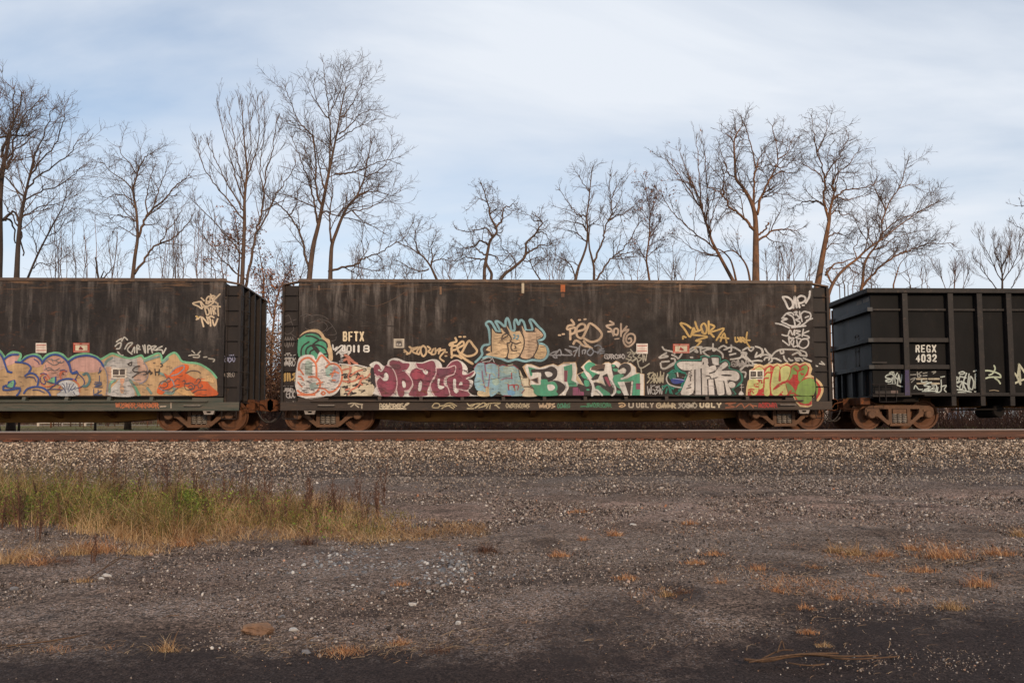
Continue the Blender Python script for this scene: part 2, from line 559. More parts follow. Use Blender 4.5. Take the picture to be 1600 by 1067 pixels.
def truck_meshes():
    """meshes round the truck's own centre on the rail top"""
    me = {}
    for side in (-1, 1):
        w = MB()
        prof = [(0.09, 0.0), (0.14, -0.02), (0.17, 0.02), (0.30, 0.045), (0.385, 0.02), (0.40, -0.028), (WR, -0.035), (WR + 0.006, 0.06), (WR + 0.026, 0.085), (WR + 0.026, 0.112), (0.40, 0.12), (0.30, 0.09), (0.12, 0.06)]
        w.lathe([(r_, yy * (1 if side < 0 else -1)) for r_, yy in prof], 0, 0, 36)
        me['wheel', side] = w.mesh('wheel', [M_WHEEL], False)
    a = MB(); a.lathe([(0.0, -1.05), (0.085, -1.05), (0.085, -0.8), (0.09, -0.6), (0.09, 0.6), (0.085, 0.8), (0.085, 1.05), (0.0, 1.05)], 0, 0, 14)
    me['axle'] = a.mesh('axle', [M_WHEEL], True)
    fr = MB()
    outer = [(-1.08, 0.58), (-1.06, 0.66), (-0.95, 0.72), (-0.55, 0.745), (0.55, 0.745), (0.95, 0.72), (1.06, 0.66), (1.08, 0.58), (1.07, 0.46), (1.03, 0.42), (0.98, 0.56), (0.80, 0.56), (0.74, 0.40), (0.66, 0.38), (0.36, 0.135), (0.30, 0.115), (-0.30, 0.115), (-0.36, 0.135), (-0.66, 0.38), (-0.74, 0.40), (-0.80, 0.56), (-0.98, 0.56), (-1.03, 0.42), (-1.07, 0.46)]
    h1 = [(-0.24, 0.19), (0.24, 0.19), (0.24, 0.63), (-0.24, 0.63)]
    h2 = [(-0.63, 0.63), (-0.34, 0.63), (-0.34, 0.28), (-0.40, 0.30), (-0.60, 0.50)]
    h3 = [(-x, z) for x, z in h2][::-1]
    fr.prism([outer, h1, h2, h3], -0.07, 0.07)
    fr.box(-0.33, 0.33, -0.12, -0.071, 0.105, 0.16)
    fr.box(-0.30, 0.30, -0.10, 0.10, 0.16, 0.19)
    for s in (-1, 1):
        fr.lathe([(0.0, -0.16), (0.10, -0.16), (0.125, -0.13), (0.125, 0.06), (0.0, 0.06)], s * WB, 0.455, 16)
        fr.box(s * WB - 0.15, s * WB + 0.15, -0.10, 0.06, 0.545, 0.62)
    me['side_frame'] = fr.mesh('side_frame', [M_TRUCK])
    sp = MB()
    for x in (-0.155, 0.0, 0.155):
        sp.tube(spring_path(x, -0.03, 0.20, 0.47, 0.062, 5), 0.021, 6)
        sp.tube(spring_path(x, 0.06, 0.20, 0.47, 0.05, 5), 0.018, 5)
    me['spring_nest'] = sp.mesh('spring_nest', [M_PAD], True)
    bo = MB()
    bo.box(-0.21, 0.21, -1.08, 1.08, 0.48, 0.62)
    bo.box(-0.17, 0.17, -0.55, 0.55, 0.30, 0.479)
    bo.box(-0.26, 0.26, -0.25, 0.25, 0.62, 0.74)
    me['bolster'] = bo.mesh('truck', [M_TRUCK])
    br = MB()
    for s in (-1, 1):
        br.prism([[(s * 0.46, 0.20), (s * 0.52, 0.20), (s * 0.42, 0.50), (s * 0.36, 0.50)]], -0.75, 0.75)
    me['brake_beam'] = br.mesh('brake_beam', [M_TRUCK])
    return me


TM = truck_meshes()


def truck(car, x):
    """truck > wheels, axles, side frames, spring nests, brake beam; x is in the car's own frame"""
    t = link('truck', TM['bolster'], car, (x, 0, 0))
    for sx in (-1, 1):
        link('axle', TM['axle'], t, (sx * WB, 0, WR))
        for sy in (-1, 1):
            link('wheel', TM['wheel', sy], t, (sx * WB, sy * 0.80, WR))
    for sy in (-1, 1):
        link('side_frame', TM['side_frame'], t, (0, sy * 1.0, 0), (0, 0, 0 if sy < 0 else math.pi))
        link('spring_nest', TM['spring_nest'], t, (0, sy * 1.0, 0), (0, 0, 0 if sy < 0 else math.pi))
    link('brake_beam', TM['brake_beam'], t)
    return t


def coupler(car, X, s):
    """knuckle coupler with its draft gear; X is the car's end, s the outward direction"""
    m = MB()
    z = ZR + 0.80
    m.box(min(X - s * 0.5, X + s * 0.30), max(X - s * 0.5, X + s * 0.30), YC - 0.09, YC + 0.09, z - 0.10, z + 0.10)
    head = [(X + s * 0.28, z - 0.16), (X + s * 0.62, z - 0.20), (X + s * 0.70, z - 0.12), (X + s * 0.70, z + 0.12), (X + s * 0.62, z + 0.19), (X + s * 0.28, z + 0.15)]
    m.prism([head], YC - 0.30, YC - 0.02)
    kn = [(X + s * 0.42, z - 0.14), (X + s * 0.80, z - 0.13), (X + s * 0.80, z + 0.13), (X + s * 0.42, z + 0.14)]
    m.prism([kn], YC + 0.02, YC + 0.16)
    m.box(min(X - s * 0.1, X + s * 0.16), max(X - s * 0.1, X + s * 0.16), YC - 0.42, YC + 0.42, z - 0.23, z + 0.17)
    m.tube([(X + s * 0.05, YC - 0.44, z + 0.12), (X + s * 0.42, YC - 0.40, z + 0.02), (X + s * 0.50, YC - 0.37, z - 0.10)], 0.02)
    m.tube([(X + s * 0.02, YC - 1.2, z - 0.20), (X + s * 0.30, YC - 0.5, z - 0.14), (X + s * 0.34, YC - 0.2, z - 0.2)], 0.018)
    c = m.build('coupler', [M_COUP], car, bevel=0.02)
    h = MB()
    pts = [(X + s * 0.20, YC - 0.35, z - 0.12), (X + s * 0.33, YC - 0.36, z - 0.38), (X + s * 0.50, YC - 0.34, z - 0.52), (X + s * 0.66, YC - 0.30, z - 0.50), (X + s * 0.78, YC - 0.26, z - 0.40)]
    h.tube(cr(pts, k=5), 0.024, 8)
    h.build('air_hose', [M_HOSE], c, True)
    return c


def fishbelly(m, xa, xb, xc, xd, zt, z_end, z_low):
    m.prism([[(xa, zt), (xa, z_end), (xb, z_low), (xc, z_low), (xd, z_end), (xd, zt)]], YC - 0.30, YC + 0.30)


# ---------------------------------------------------------------- the two high-sided cars with rounded-off ladder corners
PXM = 868
Z_TOP = W(PXM, 437.2, YS).z
Z_BOX = W(PXM, 619.3, YS).z          # lower edge of the box side
Z_FLT, Z_FLB = W(PXM, 625.0, YS - .04).z, W(PXM, 627.4, YS - .04).z
Z_SILL = W(PXM, 639.8, YS).z
Z_LAD = W(450, 446.5, YS + .1).z     # top of the lower ladder corners


TRUCK_IN = W(514.5, 655, YC - 1.0).x - W(440.5, 655, YS + .1).x


def high_side_car(name, label, xl, xr, wall, sill, xe_l, xe_r, cat='railcar', long_l=None):
    """xl, xr: ends of the box side; xe_l, xe_r: ends of the car (world x)"""
    car = empty(name, ((xe_l + xe_r) / 2, YC, ZR), label, cat, 'railcars of the train')
    ysf = 2 * YC - YS
    for ya in (YS, ysf - 0.07):
        b = MB()
        b.box(xl, xr, ya, ya + 0.07, Z_BOX, Z_TOP - 0.10)
        b.build('side_wall', [wall], car, label='black graffiti covered side sheet' if ya == YS else None)
    zi = Z_SILL + 0.30
    for x0, x1, s in ((xe_l, xl - 0.002, -1), (xr + 0.002, xe_r, 1)):
        e = MB()
        # recessed corner sheets, near and far, then the end sheet with its posts
        e.box(x0, x1, YS + 0.11, YS + 0.15, Z_SILL, Z_LAD)
        e.box(x0, x1, ysf - 0.15, ysf - 0.11, Z_SILL, Z_LAD)
        xo = x0 if s < 0 else x1
        xi = xo - s * 0.16
        e.box(min(xi, xi + s * .05), max(xi, xi + s * .05), YS + 0.151, ysf - 0.151, zi, Z_LAD)
        for k in range(5):
            y = YS + 0.19 + k * (ysf - YS - 0.46) / 4
            e.box(min(xi + s * .051, xo), max(xi + s * .051, xo), y, y + 0.09, zi, Z_LAD - 0.02)
        xin = xl if s < 0 else xr
        e.box(min(xin, xin - s * 0.05), max(xin, xin - s * 0.05), YS + 0.071, ysf - 0.071, Z_LAD - 0.3, Z_TOP - 0.12)
        # corner posts
        e.box(x0 if s < 0 else x1 - 0.07, x0 + 0.07 if s < 0 else x1, YS + 0.03, YS + 0.108, Z_SILL, Z_LAD - 0.01)
        e.build('end_wall', [M_END], car)
    r = MB()
    r.box(xl - 0.02, xr + 0.02, YS - 0.025, YS + 0.11, Z_TOP - 0.098, Z_TOP)
    r.box(xl - 0.02, xr + 0.02, ysf - 0.11, ysf + 0.025, Z_TOP - 0.098, Z_TOP)
    for x0, x1, s in ((xe_l, xl, -1), (xr, xe_r, 1)):
        xo = x0 if s < 0 else x1
        xi = xl if s < 0 else xr
        for ya, yb in ((YS + .02, YS + .17), (ysf - .17, ysf - .02)):
            lo, hi = (xo, xi) if s < 0 else (xi, xo)
            zl, zh = (Z_LAD, Z_TOP - 0.10) if s < 0 else (Z_TOP - 0.10, Z_LAD)
            t = 0.05
            r.hexa([(lo, ya, zl), (hi, ya, zh), (hi, yb, zh), (lo, yb, zl), (lo, ya, zl + t), (hi, ya, zh + t), (hi, yb, zh + t), (lo, yb, zl + t)])
        r.box(min(xo, xo - s * .18), max(xo, xo - s * .18), YS + .171, ysf - .171, Z_LAD + .003, Z_LAD + 0.06)
    r.build('top_rim', [M_RIM], car, bevel=0.01)
    f = MB()
    f.box(xl, xr, YS + 0.071, ysf - 0.071, Z_BOX + 0.02, Z_BOX + 0.10)
    f.build('floor', [M_DARK], car)
    s_ = MB()
    s_.box(xe_l, xe_r, YS + 0.012, YS + 0.06, Z_SILL, Z_FLB)                 # sill web
    s_.box(xe_l, xe_r, ysf - 0.06, ysf - 0.012, Z_SILL, Z_FLB)
    s_.box(xe_l + 0.9, xe_r - 0.9, YS - 0.06, YS + 0.09, Z_FLB, Z_FLT)       # flange
    s_.box(xe_l + 0.9, xe_r - 0.9, ysf - 0.09, ysf + 0.06, Z_FLB, Z_FLT)
    s_.box(xe_l, xe_r, YS - 0.02, YS + 0.06, Z_SILL - 0.02, Z_SILL)
    s_.box(xe_l + .02, xe_r - .02, YS + 0.20, YS + 0.24, Z_FLT + .001, Z_BOX - .002)                   # recessed web under the box
    s_.box(xl, xl + 0.9, YS + 0.02, YS + 0.098, Z_FLB, Z_BOX - 0.03)
    s_.box(xr - 0.9, xr, YS + 0.02, YS + 0.098, Z_FLB, Z_BOX - 0.03)
    s_.box(xe_l + .3, xe_r - .3, YS + 0.061, ysf - 0.061, Z_SILL + 0.16, Z_SILL + 0.20)
    s_.build('side_sill', [sill], car, bevel=0.006)
    for k in range(12):
        x = xl + 2.36 + k * 1.222
        if x < xr - 1.0:
            bk = MB()
            bk.hexa([(x, YS - .045, Z_FLT + .001), (x + .10, YS - .045, Z_FLT + .001), (x + .10, YS + .198, Z_FLT + .001), (x, YS + .198, Z_FLT + .001), (x, YS - .005, Z_BOX - .003), (x + .10, YS - .005, Z_BOX - .003), (x + .10, YS + .198, Z_BOX - .003), (x, YS + .198, Z_BOX - .003)])
            bk.build('bracket', [sill], car)
    g = MB()
    zc = Z_SILL + 0.15
    fishbelly(g, xe_l + 0.4, xe_l + 3.95, xe_r - 4.25, xe_r - 0.4, zc, Z_SILL - 0.06, W(PXM, 658.2, YC - .3).z)
    for x in np.linspace(xe_l + 4.2, xe_r - 4.2, 6):
        for ya, yb in ((YS + 0.2, YC - 0.301), (YC + 0.301, ysf - 0.2)):
            near = ya < YC
            zl = W(PXM, 658.2, YC - .3).z + 0.12
            yi, yo = (yb, ya) if near else (ya, yb)
            g.hexa([(x, yi, zl), (x + .14, yi, zl), (x + .14, yo, zc - .12), (x, yo, zc - .12), (x, yi, zc), (x + .14, yi, zc), (x + .14, yo, zc), (x, yo, zc)])
    g.build('centre_sill', [M_UNDER], car)
    for x in (xe_l + TRUCK_IN, xe_r - TRUCK_IN):
        truck(car, x - car.location.x)
    coupler(car, xe_l, -1); coupler(car, xe_r, 1)
    # ladders: near corner on each end, and on the end sheets
    for x0, x1 in ((xe_l, xl), (xr, xe_r)):
        l = MB()
        zs = [Z_SILL + 0.23 + k * 0.455 for k in range(8)]
        for z in zs:
            l.tube([(x0 + 0.02, YS + 0.055, z), (x1 - 0.02, YS + 0.055, z)], 0.014, 6)
        for x in (x0 + 0.05, x1 - 0.06):
            l.box(x - .02, x + .02, YS + 0.07, YS + 0.109, Z_SILL + 0.1, zs[-1] + 0.15)
        l.build('ladder', [M_END], car)
    for xo, s in ((xe_l, -1), (xe_r, 1)):
        l = MB()
        for k in range(8):
            z = Z_SILL + 0.23 + k * 0.455
            l.tube([(xo - s * .02, YS + 0.26, z), (xo + s * .10, YS + 0.26, z), (xo + s * .10, YS + 0.72, z), (xo - s * .02, YS + 0.72, z)], 0.014, 6)
        l.build('end_ladder', [M_END], car)
    st = MB()
    for xo, s in ((xe_l, 1), (xe_r, -1)):
        x = xo + s * 0.08
        st.tube([(x, YS + .03, Z_SILL), (x, YS + .03, Z_SILL - 0.26), (x + s * 0.42, YS + .03, Z_SILL - 0.26), (x + s * 0.42, YS + .03, Z_SILL)], 0.016, 6)
    st.build('step', [M_END], car, label='sill steps below the ladders')
    for x in (xe_l + 0.87, xe_r - 0.87):
        j = MB()
        j.prism([[(x - .17, Z_SILL - .021), (x - .13, Z_SILL - .13), (x + .13, Z_SILL - .13), (x + .17, Z_SILL - .021)], [(x - .07, Z_SILL - .04), (x + .07, Z_SILL - .04), (x + .05, Z_SILL - .09), (x - .05, Z_SILL - .09)]], YS - .015, YS + .12)
        j.build('jacking_pad', [M_PAD], car)
    gr = MB()
    for x, s in ((xl + 0.62, 1), (xr - 0.62, -1)):
        z = Z_SILL + 0.13
        gr.tube([(x, YS - .01, z), (x, YS - .09, z), (x + s * .48, YS - .09, z), (x + s * .48, YS - .01, z)], 0.016, 6)
    gr.build('grab_iron', [M_PAD], car)
    return car


xB0, xB1 = W(466, 540, YS).x, W(1271.5, 540, YS).x
xBe0, xBe1 = W(440.5, 545, YS + .1).x, W(1296, 545, YS + .1).x
car_b = high_side_car('high_side_railcar', 'long black high sided railcar in the middle covered end to end with colourful graffiti', xB0, xB1, M_WALL_B, M_SILL, xBe0, xBe1)
xA1, xAe1 = W(350, 540, YS).x, W(376.5, 545, YS + .1).x
Lc = xB1 - xB0
car_a = high_side_car('high_side_railcar', 'black high sided railcar with tan, pink and orange mural graffiti, cut by the left edge', xA1 - Lc, xA1, M_WALL_A, M_SILL_G, xA1 - Lc - (xAe1 - xA1), xAe1)

# ---------------------------------------------------------------- the black ribbed gondola on the right
ZG_T = W(1480, 450.5, YS).z
ZG_B = W(1480, 616.6, YS).z
XG = W(1366, 540, YS).x
LG = 16.0
car_c = empty('ribbed_gondola', (XG + LG / 2, YC, ZR), 'glossy black gondola with tall vertical ribs and white number, at the right end', 'railcar', 'railcars of the train')


def gondola():
    ysf = 2 * YC - YS
    x1 = XG + LG
    yi = YS + 0.16                       # the sheet lies behind the ribs
    for ya in (yi, ysf - .19):
        m = MB()
        m.box(XG, x1, ya, ya + 0.03, ZG_B, ZG_T - 0.15)
        m.build('side_wall', [M_WALL_C], car_c)
    zmid = [W(1440, y, YS).z for y in (486.5, 534.5, 576.5)]
    for s in (-1, 1):
        X0 = XG if s < 0 else x1
        lo = lambda a, b: (min(X0 + s * a, X0 + s * b), max(X0 + s * a, X0 + s * b))
        e = MB()
        e.box(*lo(0, -.03), yi + .031, ysf - .191, ZG_B - .1, ZG_T - .15)
        for z in zmid:
            e.box(*lo(.17, 0), YS + 0.02, ysf - 0.02, z, z + .13)
        for y in (YS + .62, YC - .2, YC + .55, ysf - .6):
            e.box(*lo(.10, 0), y, y + .10, ZG_B, zmid[2] - .003)
        e.build('end_wall', [M_WALL_D], car_c, bevel=0.008)
    t = MB()
    t.box(XG - .19, x1 + .19, YS - .03, YS + .19, ZG_T - .15, ZG_T)
    t.box(XG - .19, x1 + .19, ysf - .19, ysf + .03, ZG_T - .15, ZG_T)
    t.box(XG - .19, XG + .03, YS + .191, ysf - .191, ZG_T - .15, ZG_T - .002)
    t.box(x1 - .03, x1 + .19, YS + .191, ysf - .191, ZG_T - .15, ZG_T - .002)
    t.build('top_rim', [M_SILLB], car_c, bevel=0.012)
    ribs = [W(x, 540, YS).x for x in (1416.5, 1488, 1533.5, 1579.5)]
    while ribs[-1] + 0.87 < x1 - 0.6:
        ribs.append(ribs[-1] + (0.87 if ribs[-1] < x1 - 3.6 else 1.35))
    zb = W(1480, 634, YS).z
    for k, x in enumerate(ribs):
        p = MB()
        p.box(x - .085, x + .085, ysf - .158, ysf, ZG_B, ZG_T - .152)
        p.build('rib', [M_SILLB], car_c, bevel=0.008)
        p = MB()
        p.box(x - .085, x + .085, YS, yi - .002, ZG_B, ZG_T - .152)
        if 0 < k < len(ribs) - 1:
            p.box(x - .075, x + .075, YS + .02, YS + .40, zb, ZG_B - .045)
            p.hexa([(x - .06, YS + .401, zb), (x + .06, YS + .401, zb), (x + .06, YC - .31, zb + .02), (x - .06, YC - .31, zb + .02), (x - .06, YS + .401, ZG_B - .05), (x + .06, YS + .401, ZG_B - .05), (x + .06, YC - .31, ZG_B - .05), (x - .06, YC - .31, ZG_B - .05)])
        p.build('rib', [M_SILLB], car_c, bevel=0.008)
    r = MB()
    def rail(xa, xb, z, h, y0=None):
        r.box(xa, xb, y0 or YS + .03, yi - .002, z, z + h)
    xs = [XG] + ribs + [x1]
    for i in range(len(xs) - 1):
        a = xs[i] + (.087 if i else 0)
        b_ = xs[i + 1] - (.087 if i < len(xs) - 2 else 0)
        r.box(a, b_, YS + .09, yi - .002, zmid[0] + .03, zmid[0] + .10)
        if i < 2:
            rail(a, b_, zmid[1], 0.135); rail(a, b_, zmid[2], 0.135)
        if i >= len(xs) - 3:
            rail(a, b_, zmid[1], 0.135); rail(a, b_, zmid[2], 0.135)
        r.box(a, b_, YS + .02, yi - .002, ZG_B + .001, ZG_B + .06)
    r.build('side_rail', [M_SILLB], car_c, bevel=0.008)
    s = MB()
    s.box(XG + 1.5, x1 - 1.5, YS + .0, YS + .3, ZG_B - .04, ZG_B - .002)
    s.box(XG - .1, XG + 1.1, YS + .0, YS + .3, ZG_B - .06, ZG_B - .002)
    s.box(x1 - 1.1, x1 + .1, YS + .0, YS + .3, ZG_B - .06, ZG_B - .002)
    s.build('side_sill', [M_SILLB], car_c, bevel=0.006)
    f = MB()
    f.box(XG + .031, x1 - .031, YS + .301, ysf - .301, ZG_B - .03, ZG_B + .03)
    f.build('floor', [M_DARK], car_c)
    c = MB()
    c.box(XG - .35, x1 + .35, YC - .30, YC + .30, zb + .01, ZG_B - .031)
    c.build('centre_sill', [M_UNDER], car_c)
    for xa, xb, h0, h1 in ((XG + .3, XG + 1.5, .20, .05), (x1 - 1.6, x1 - .4, .20, .05), (XG - .32, XG - .02, .28, .07), (x1 + .02, x1 + .32, .28, .07)):
        bs = MB()
        bs.box(xa, xb, YS + .35, ysf - .35, ZG_B - h0, ZG_B - h1)
        bs.build('body_bolster', [M_DARK if h0 < .25 else M_COUP], car_c)
    pp = MB()
    zq = zb - .10
    pp.tube([(XG + 2.6, YS + .5, zq), (XG + 5.2, YS + .5, zq + .02), (XG + 5.6, YS + .6, zq - .14), (x1 - 3, YS + .6, zq - .12)], 0.03, 8)
    pp.lathe([(0, -.5), (.17, -.5), (.20, -.45), (.20, .45), (.17, .5), (0, .5)], XG + 4.1, zb - .14, 16, 0, YC - .55)
    pp.build('brake_rigging', [M_DARK], car_c)
    for x in (W(1404, 655, YC - 1.0).x, x1 - 1.1):
        truck(car_c, x - car_c.location.x)
    coupler(car_c, XG - .36, -1); coupler(car_c, x1 + .36, 1)
    l = MB()
    for z in (ZG_B + .31, ZG_B + .02):
        l.tube([(XG - .12, YS - .02, z), (XG + .64, YS - .02, z)], 0.014, 6)
    for x in (XG + .1, XG + .3, XG + .62):
        l.tube([(x, YS - .02, ZG_B + .31), (x, YS - .02, ZG_B - .22)], 0.012, 6)
    l.box(XG - .02, XG + .62, YS - .012, YS + .018, ZG_B + .03, ZG_B + .115)
    l.box(XG - .10, XG + .36, YS - .03, YS + .02, zmid[2] + .17, zmid[2] + .22)
    l.tube([(XG + .12, YS - .02, ZG_B - .22), (XG + .6, YS - .02, ZG_B - .22)], 0.012, 6)
    l.build('grab_iron', [M_SILLB], car_c)
    # a bent rod and ladder on the end
    d = MB()
    for k in range(7):
        z = ZG_B - .1 + k * .46
        d.tube([(XG - .20, YC + .97, z), (XG - .26, YC + .97, z), (XG - .26, YC + 1.38, z), (XG - .20, YC + 1.38, z)], 0.014, 6)
    for y in (YC + .97, YC + 1.38):
        d.box(XG - .22, XG - .185, y - .02, y + .02, ZG_B - .15, ZG_T - .3)
    d.build('end_ladder', [M_COUP], car_c)


gondola()
# ---------------------------------------------------------------- ground, ballast, tracks
rng = np.random.default_rng(11)


def mat_ground():
    t = NT('gravel_yard_dirt')
    o = t.co()
    y = t.n('ShaderNodeSeparateXYZ', {0: o}).outputs['Y']
    big = t.noise(0.22, t.co((0.5, 1, 1)), 5, 0.6, 0.4)
    mid = t.noise(1.1, t.co((0.6, 1, 1)), 7, 0.68, 0.3)
    fine = t.noise(16, o, 5, 0.7)
    vf = t.n('ShaderNodeTexVoronoi', {'Vector': o, 'Scale': 38.0}).outputs['Color']
    vs = t.n('ShaderNodeSeparateColor', {0: vf}).outputs[0]
    vd = t.n('ShaderNodeTexVoronoi', {'Vector': o, 'Scale': 95.0}).outputs['Color']
    vds = t.n('ShaderNodeSeparateColor', {0: vd}).outputs[1]
    col = t.mix(t.ramp(mid, (0.36, 0.0), (0.62, 1.0)), lin((84, 70, 61)), lin((117, 100, 88)))
    col = t.mix(t.ramp(big, (0.45, 0.0), (0.62, 0.75)), col, lin((104, 84, 72)))
    gb = t.n('ShaderNodeMapRange', {'Value': t.math('ADD', y, t.math('MULTIPLY', t.math('SUBTRACT', mid, 0.5), 2.2)), 'From Min': 14.3, 'From Max': 16.2}).outputs[0]
    col = t.mix(t.math('MULTIPLY', gb, 0.9), col, lin((94, 82, 74)))
    # worn wheel lanes of reddish dust beside the ballast
    lane = t.math('MULTIPLY', t.n('ShaderNodeMapRange', {'Value': y, 'From Min': 11.0, 'From Max': 13.0}).outputs[0], t.n('ShaderNodeMapRange', {'Value': y, 'From Min': 16.4, 'From Max': 14.9}).outputs[0])
    ln = t.ramp(t.noise(0.8, t.co((0.12, 1.6, 1)), 5, 0.6, 0.3), (0.44, 0.0), (0.6, 0.9))
    col = t.mix(t.math('MULTIPLY', lane, ln), col, lin((136, 112, 99)))
    # mottling by the small stones pressed into the surface
    col = t.mix(0.85, col, t.mix(1.0, col, t.ramp(vs, (0.0, 0.22), (1.0, 1.9)), 'MULTIPLY'))
    col = t.mix(0.85, col, t.mix(1.0, col, t.ramp(vds, (0.0, 0.22), (1.0, 1.9)), 'MULTIPLY'))
    spk = t.ramp(vds, (0.90, 0.0), (0.94, 0.9))
    col = t.mix(t.math('MULTIPLY', spk, t.ramp(mid, (0.4, 0.0), (0.55, 1.0))), col, lin((168, 160, 156)))
    # darker band along the near edge, spots of damp soil
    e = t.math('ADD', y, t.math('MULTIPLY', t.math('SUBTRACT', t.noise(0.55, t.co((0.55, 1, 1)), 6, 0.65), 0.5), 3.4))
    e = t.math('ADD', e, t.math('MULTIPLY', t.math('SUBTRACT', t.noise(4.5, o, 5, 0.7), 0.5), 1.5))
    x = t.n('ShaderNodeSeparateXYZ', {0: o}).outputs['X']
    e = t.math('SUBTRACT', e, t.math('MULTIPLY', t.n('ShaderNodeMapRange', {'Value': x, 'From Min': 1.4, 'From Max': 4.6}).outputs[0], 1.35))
    road = t.ramp(t.n('ShaderNodeMapRange', {'Value': e, 'From Min': 5.5, 'From Max': 6.5, 'To Min': 1.0, 'To Max': 0.0}).outputs[0], (0.0, 0.0), (1.0, 0.93))  # mask of the darker near band, its edge broken by noise
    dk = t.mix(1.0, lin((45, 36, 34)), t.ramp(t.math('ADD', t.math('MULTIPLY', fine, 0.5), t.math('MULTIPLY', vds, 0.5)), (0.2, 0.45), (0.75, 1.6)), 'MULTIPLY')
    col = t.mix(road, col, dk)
    sp = t.ramp(t.noise(0.75, t.co((0.7, 1.3, 1)), 5, 0.6, 0.6), (0.585, 0.0), (0.70, 0.7))
    col = t.mix(sp, col, lin((52, 43, 41)))
    # damp dark soil: three stains with ragged edges
    wob = t.math('MULTIPLY', t.math('SUBTRACT', t.noise(2.2, o, 5, 0.65), 0.5), 1.5)
    for cx, cy, rx, ry, k_ in STAINS:
        dx = t.math('MULTIPLY', t.math('SUBTRACT', x, cx), 1 / rx)
        dy = t.math('MULTIPLY', t.math('SUBTRACT', y, cy), 1 / ry)
        dd = t.math('ADD', t.math('ADD', t.math('MULTIPLY', dx, dx), t.math('MULTIPLY', dy, dy)), wob)
        col = t.mix(t.ramp(dd, (0.25, k_), (1.0, 0.0)), col, lin((52, 43, 40)))
    # grass and leaf cover beyond the line
    far = t.n('ShaderNodeMapRange', {'Value': y, 'From Min': 29.5, 'From Max': 31.5}).outputs[0]
    gcol = t.mix(t.ramp(t.noise(0.6, o, 6, 0.7), (0.4, 0.0), (0.6, 1.0)), lin((92, 96, 44)), lin((120, 92, 62)))
    col = t.mix(far, col, gcol)
    h = t.math('ADD', t.math('MULTIPLY', fine, 0.5), t.math('MULTIPLY', vds, 0.6))
    t.bump(h, 0.8, 0.014)
    return t.fin(col, 0.92, 0.15)


STAINS = []
for px_, py_, wx_, wy_, k_ in ((1062, 925, 46, .55, .8), (975, 965, 105, .9, .55), (1240, 888, 120, .5, .45), (905, 1005, 90, .7, .6), (245, 1010, 120, .4, .35), (855, 850, 30, .35, .5), (1330, 960, 140, .8, .4)):
    q_ = GP(px_, py_)
    STAINS.append((q_.x, q_.y, wx_ / F_PX * q_.y, wy_, k_))
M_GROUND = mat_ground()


def stone_mat(name, stops, rough=0.8):
    t = NT(name)
    r = t.n('ShaderNodeNewGeometry').outputs['Random Per Island']
    c = t.ramp(r, *stops)
    n = t.ramp(t.noise(28, t.co(), 4, 0.7), (0.3, 0.72), (0.7, 1.2))
    return t.fin(t.mix(1.0, c, n, 'MULTIPLY'), rough, 0.25)


M_BALLAST = stone_mat('ballast_stone', ((0.0, lin((60, 50, 43))), (0.35, lin((96, 80, 68))), (0.6, lin((134, 113, 95))), (0.8, lin((178, 154, 130))), (0.95, lin((222, 202, 178))), (1.0, lin((132, 90, 62)))))
M_BALLAST_G = stone_mat('grey_toe_gravel', ((0.0, lin((76, 67, 61))), (0.3, lin((104, 93, 85))), (0.6, lin((132, 119, 109))), (0.85, lin((162, 147, 134))), (1.0, lin((124, 98, 80)))))
M_SPILL = stone_mat('crushed_stone', ((0.0, lin((78, 78, 82))), (0.4, lin((104, 103, 105))), (0.75, lin((136, 134, 134))), (1.0, lin((192, 187, 182)))))
M_PEBBLE = stone_mat('yard_pebble', ((0.0, lin((40, 34, 31))), (0.3, lin((84, 72, 65))), (0.6, lin((124, 108, 98))), (0.86, lin((154, 139, 128))), (0.975, lin((196, 186, 176))), (1.0, lin((160, 104, 70)))))
M_BED = mat_plain('ballast_bed', lin((82, 71, 64)), lin((58, 50, 46)), 6, 0.9, 0.15, 0.6, lin((140, 122, 106)))
M_RAIL = mat_plain('brown_rail', lin((88, 54, 38)), lin((68, 44, 33)), 2.5, 0.6, 0.3, 0.2, lin((128, 84, 58)), (0.25, 1, 3))
M_RAILTOP = mat_plain('polished_rail_head', lin((150, 140, 136)), lin((120, 108, 102)), 3, 0.28, 0.6, 0.05, None, (0.2, 1, 1))
M_HEAD = mat_plain('worn_rail_head', lin((116, 92, 80)), lin((98, 76, 66)), 2.5, 0.5, 0.35, 0.1, None, (0.25, 1, 3))
M_PLATE = mat_plain('rusty_plate', lin((128, 74, 50)), lin((92, 56, 42)), 5, 0.75, 0.2, 0.3)
M_TIE = mat_plain('creosoted_timber', lin((60, 48, 42)), lin((84, 70, 60)), 3, 0.85, 0.2, 0.5, None, (6, 0.6, 6))
M_ROAD = mat_plain('street_asphalt', lin((134, 128, 130)), lin((118, 112, 112)), 1.2, 0.9, 0.2, 0.2)


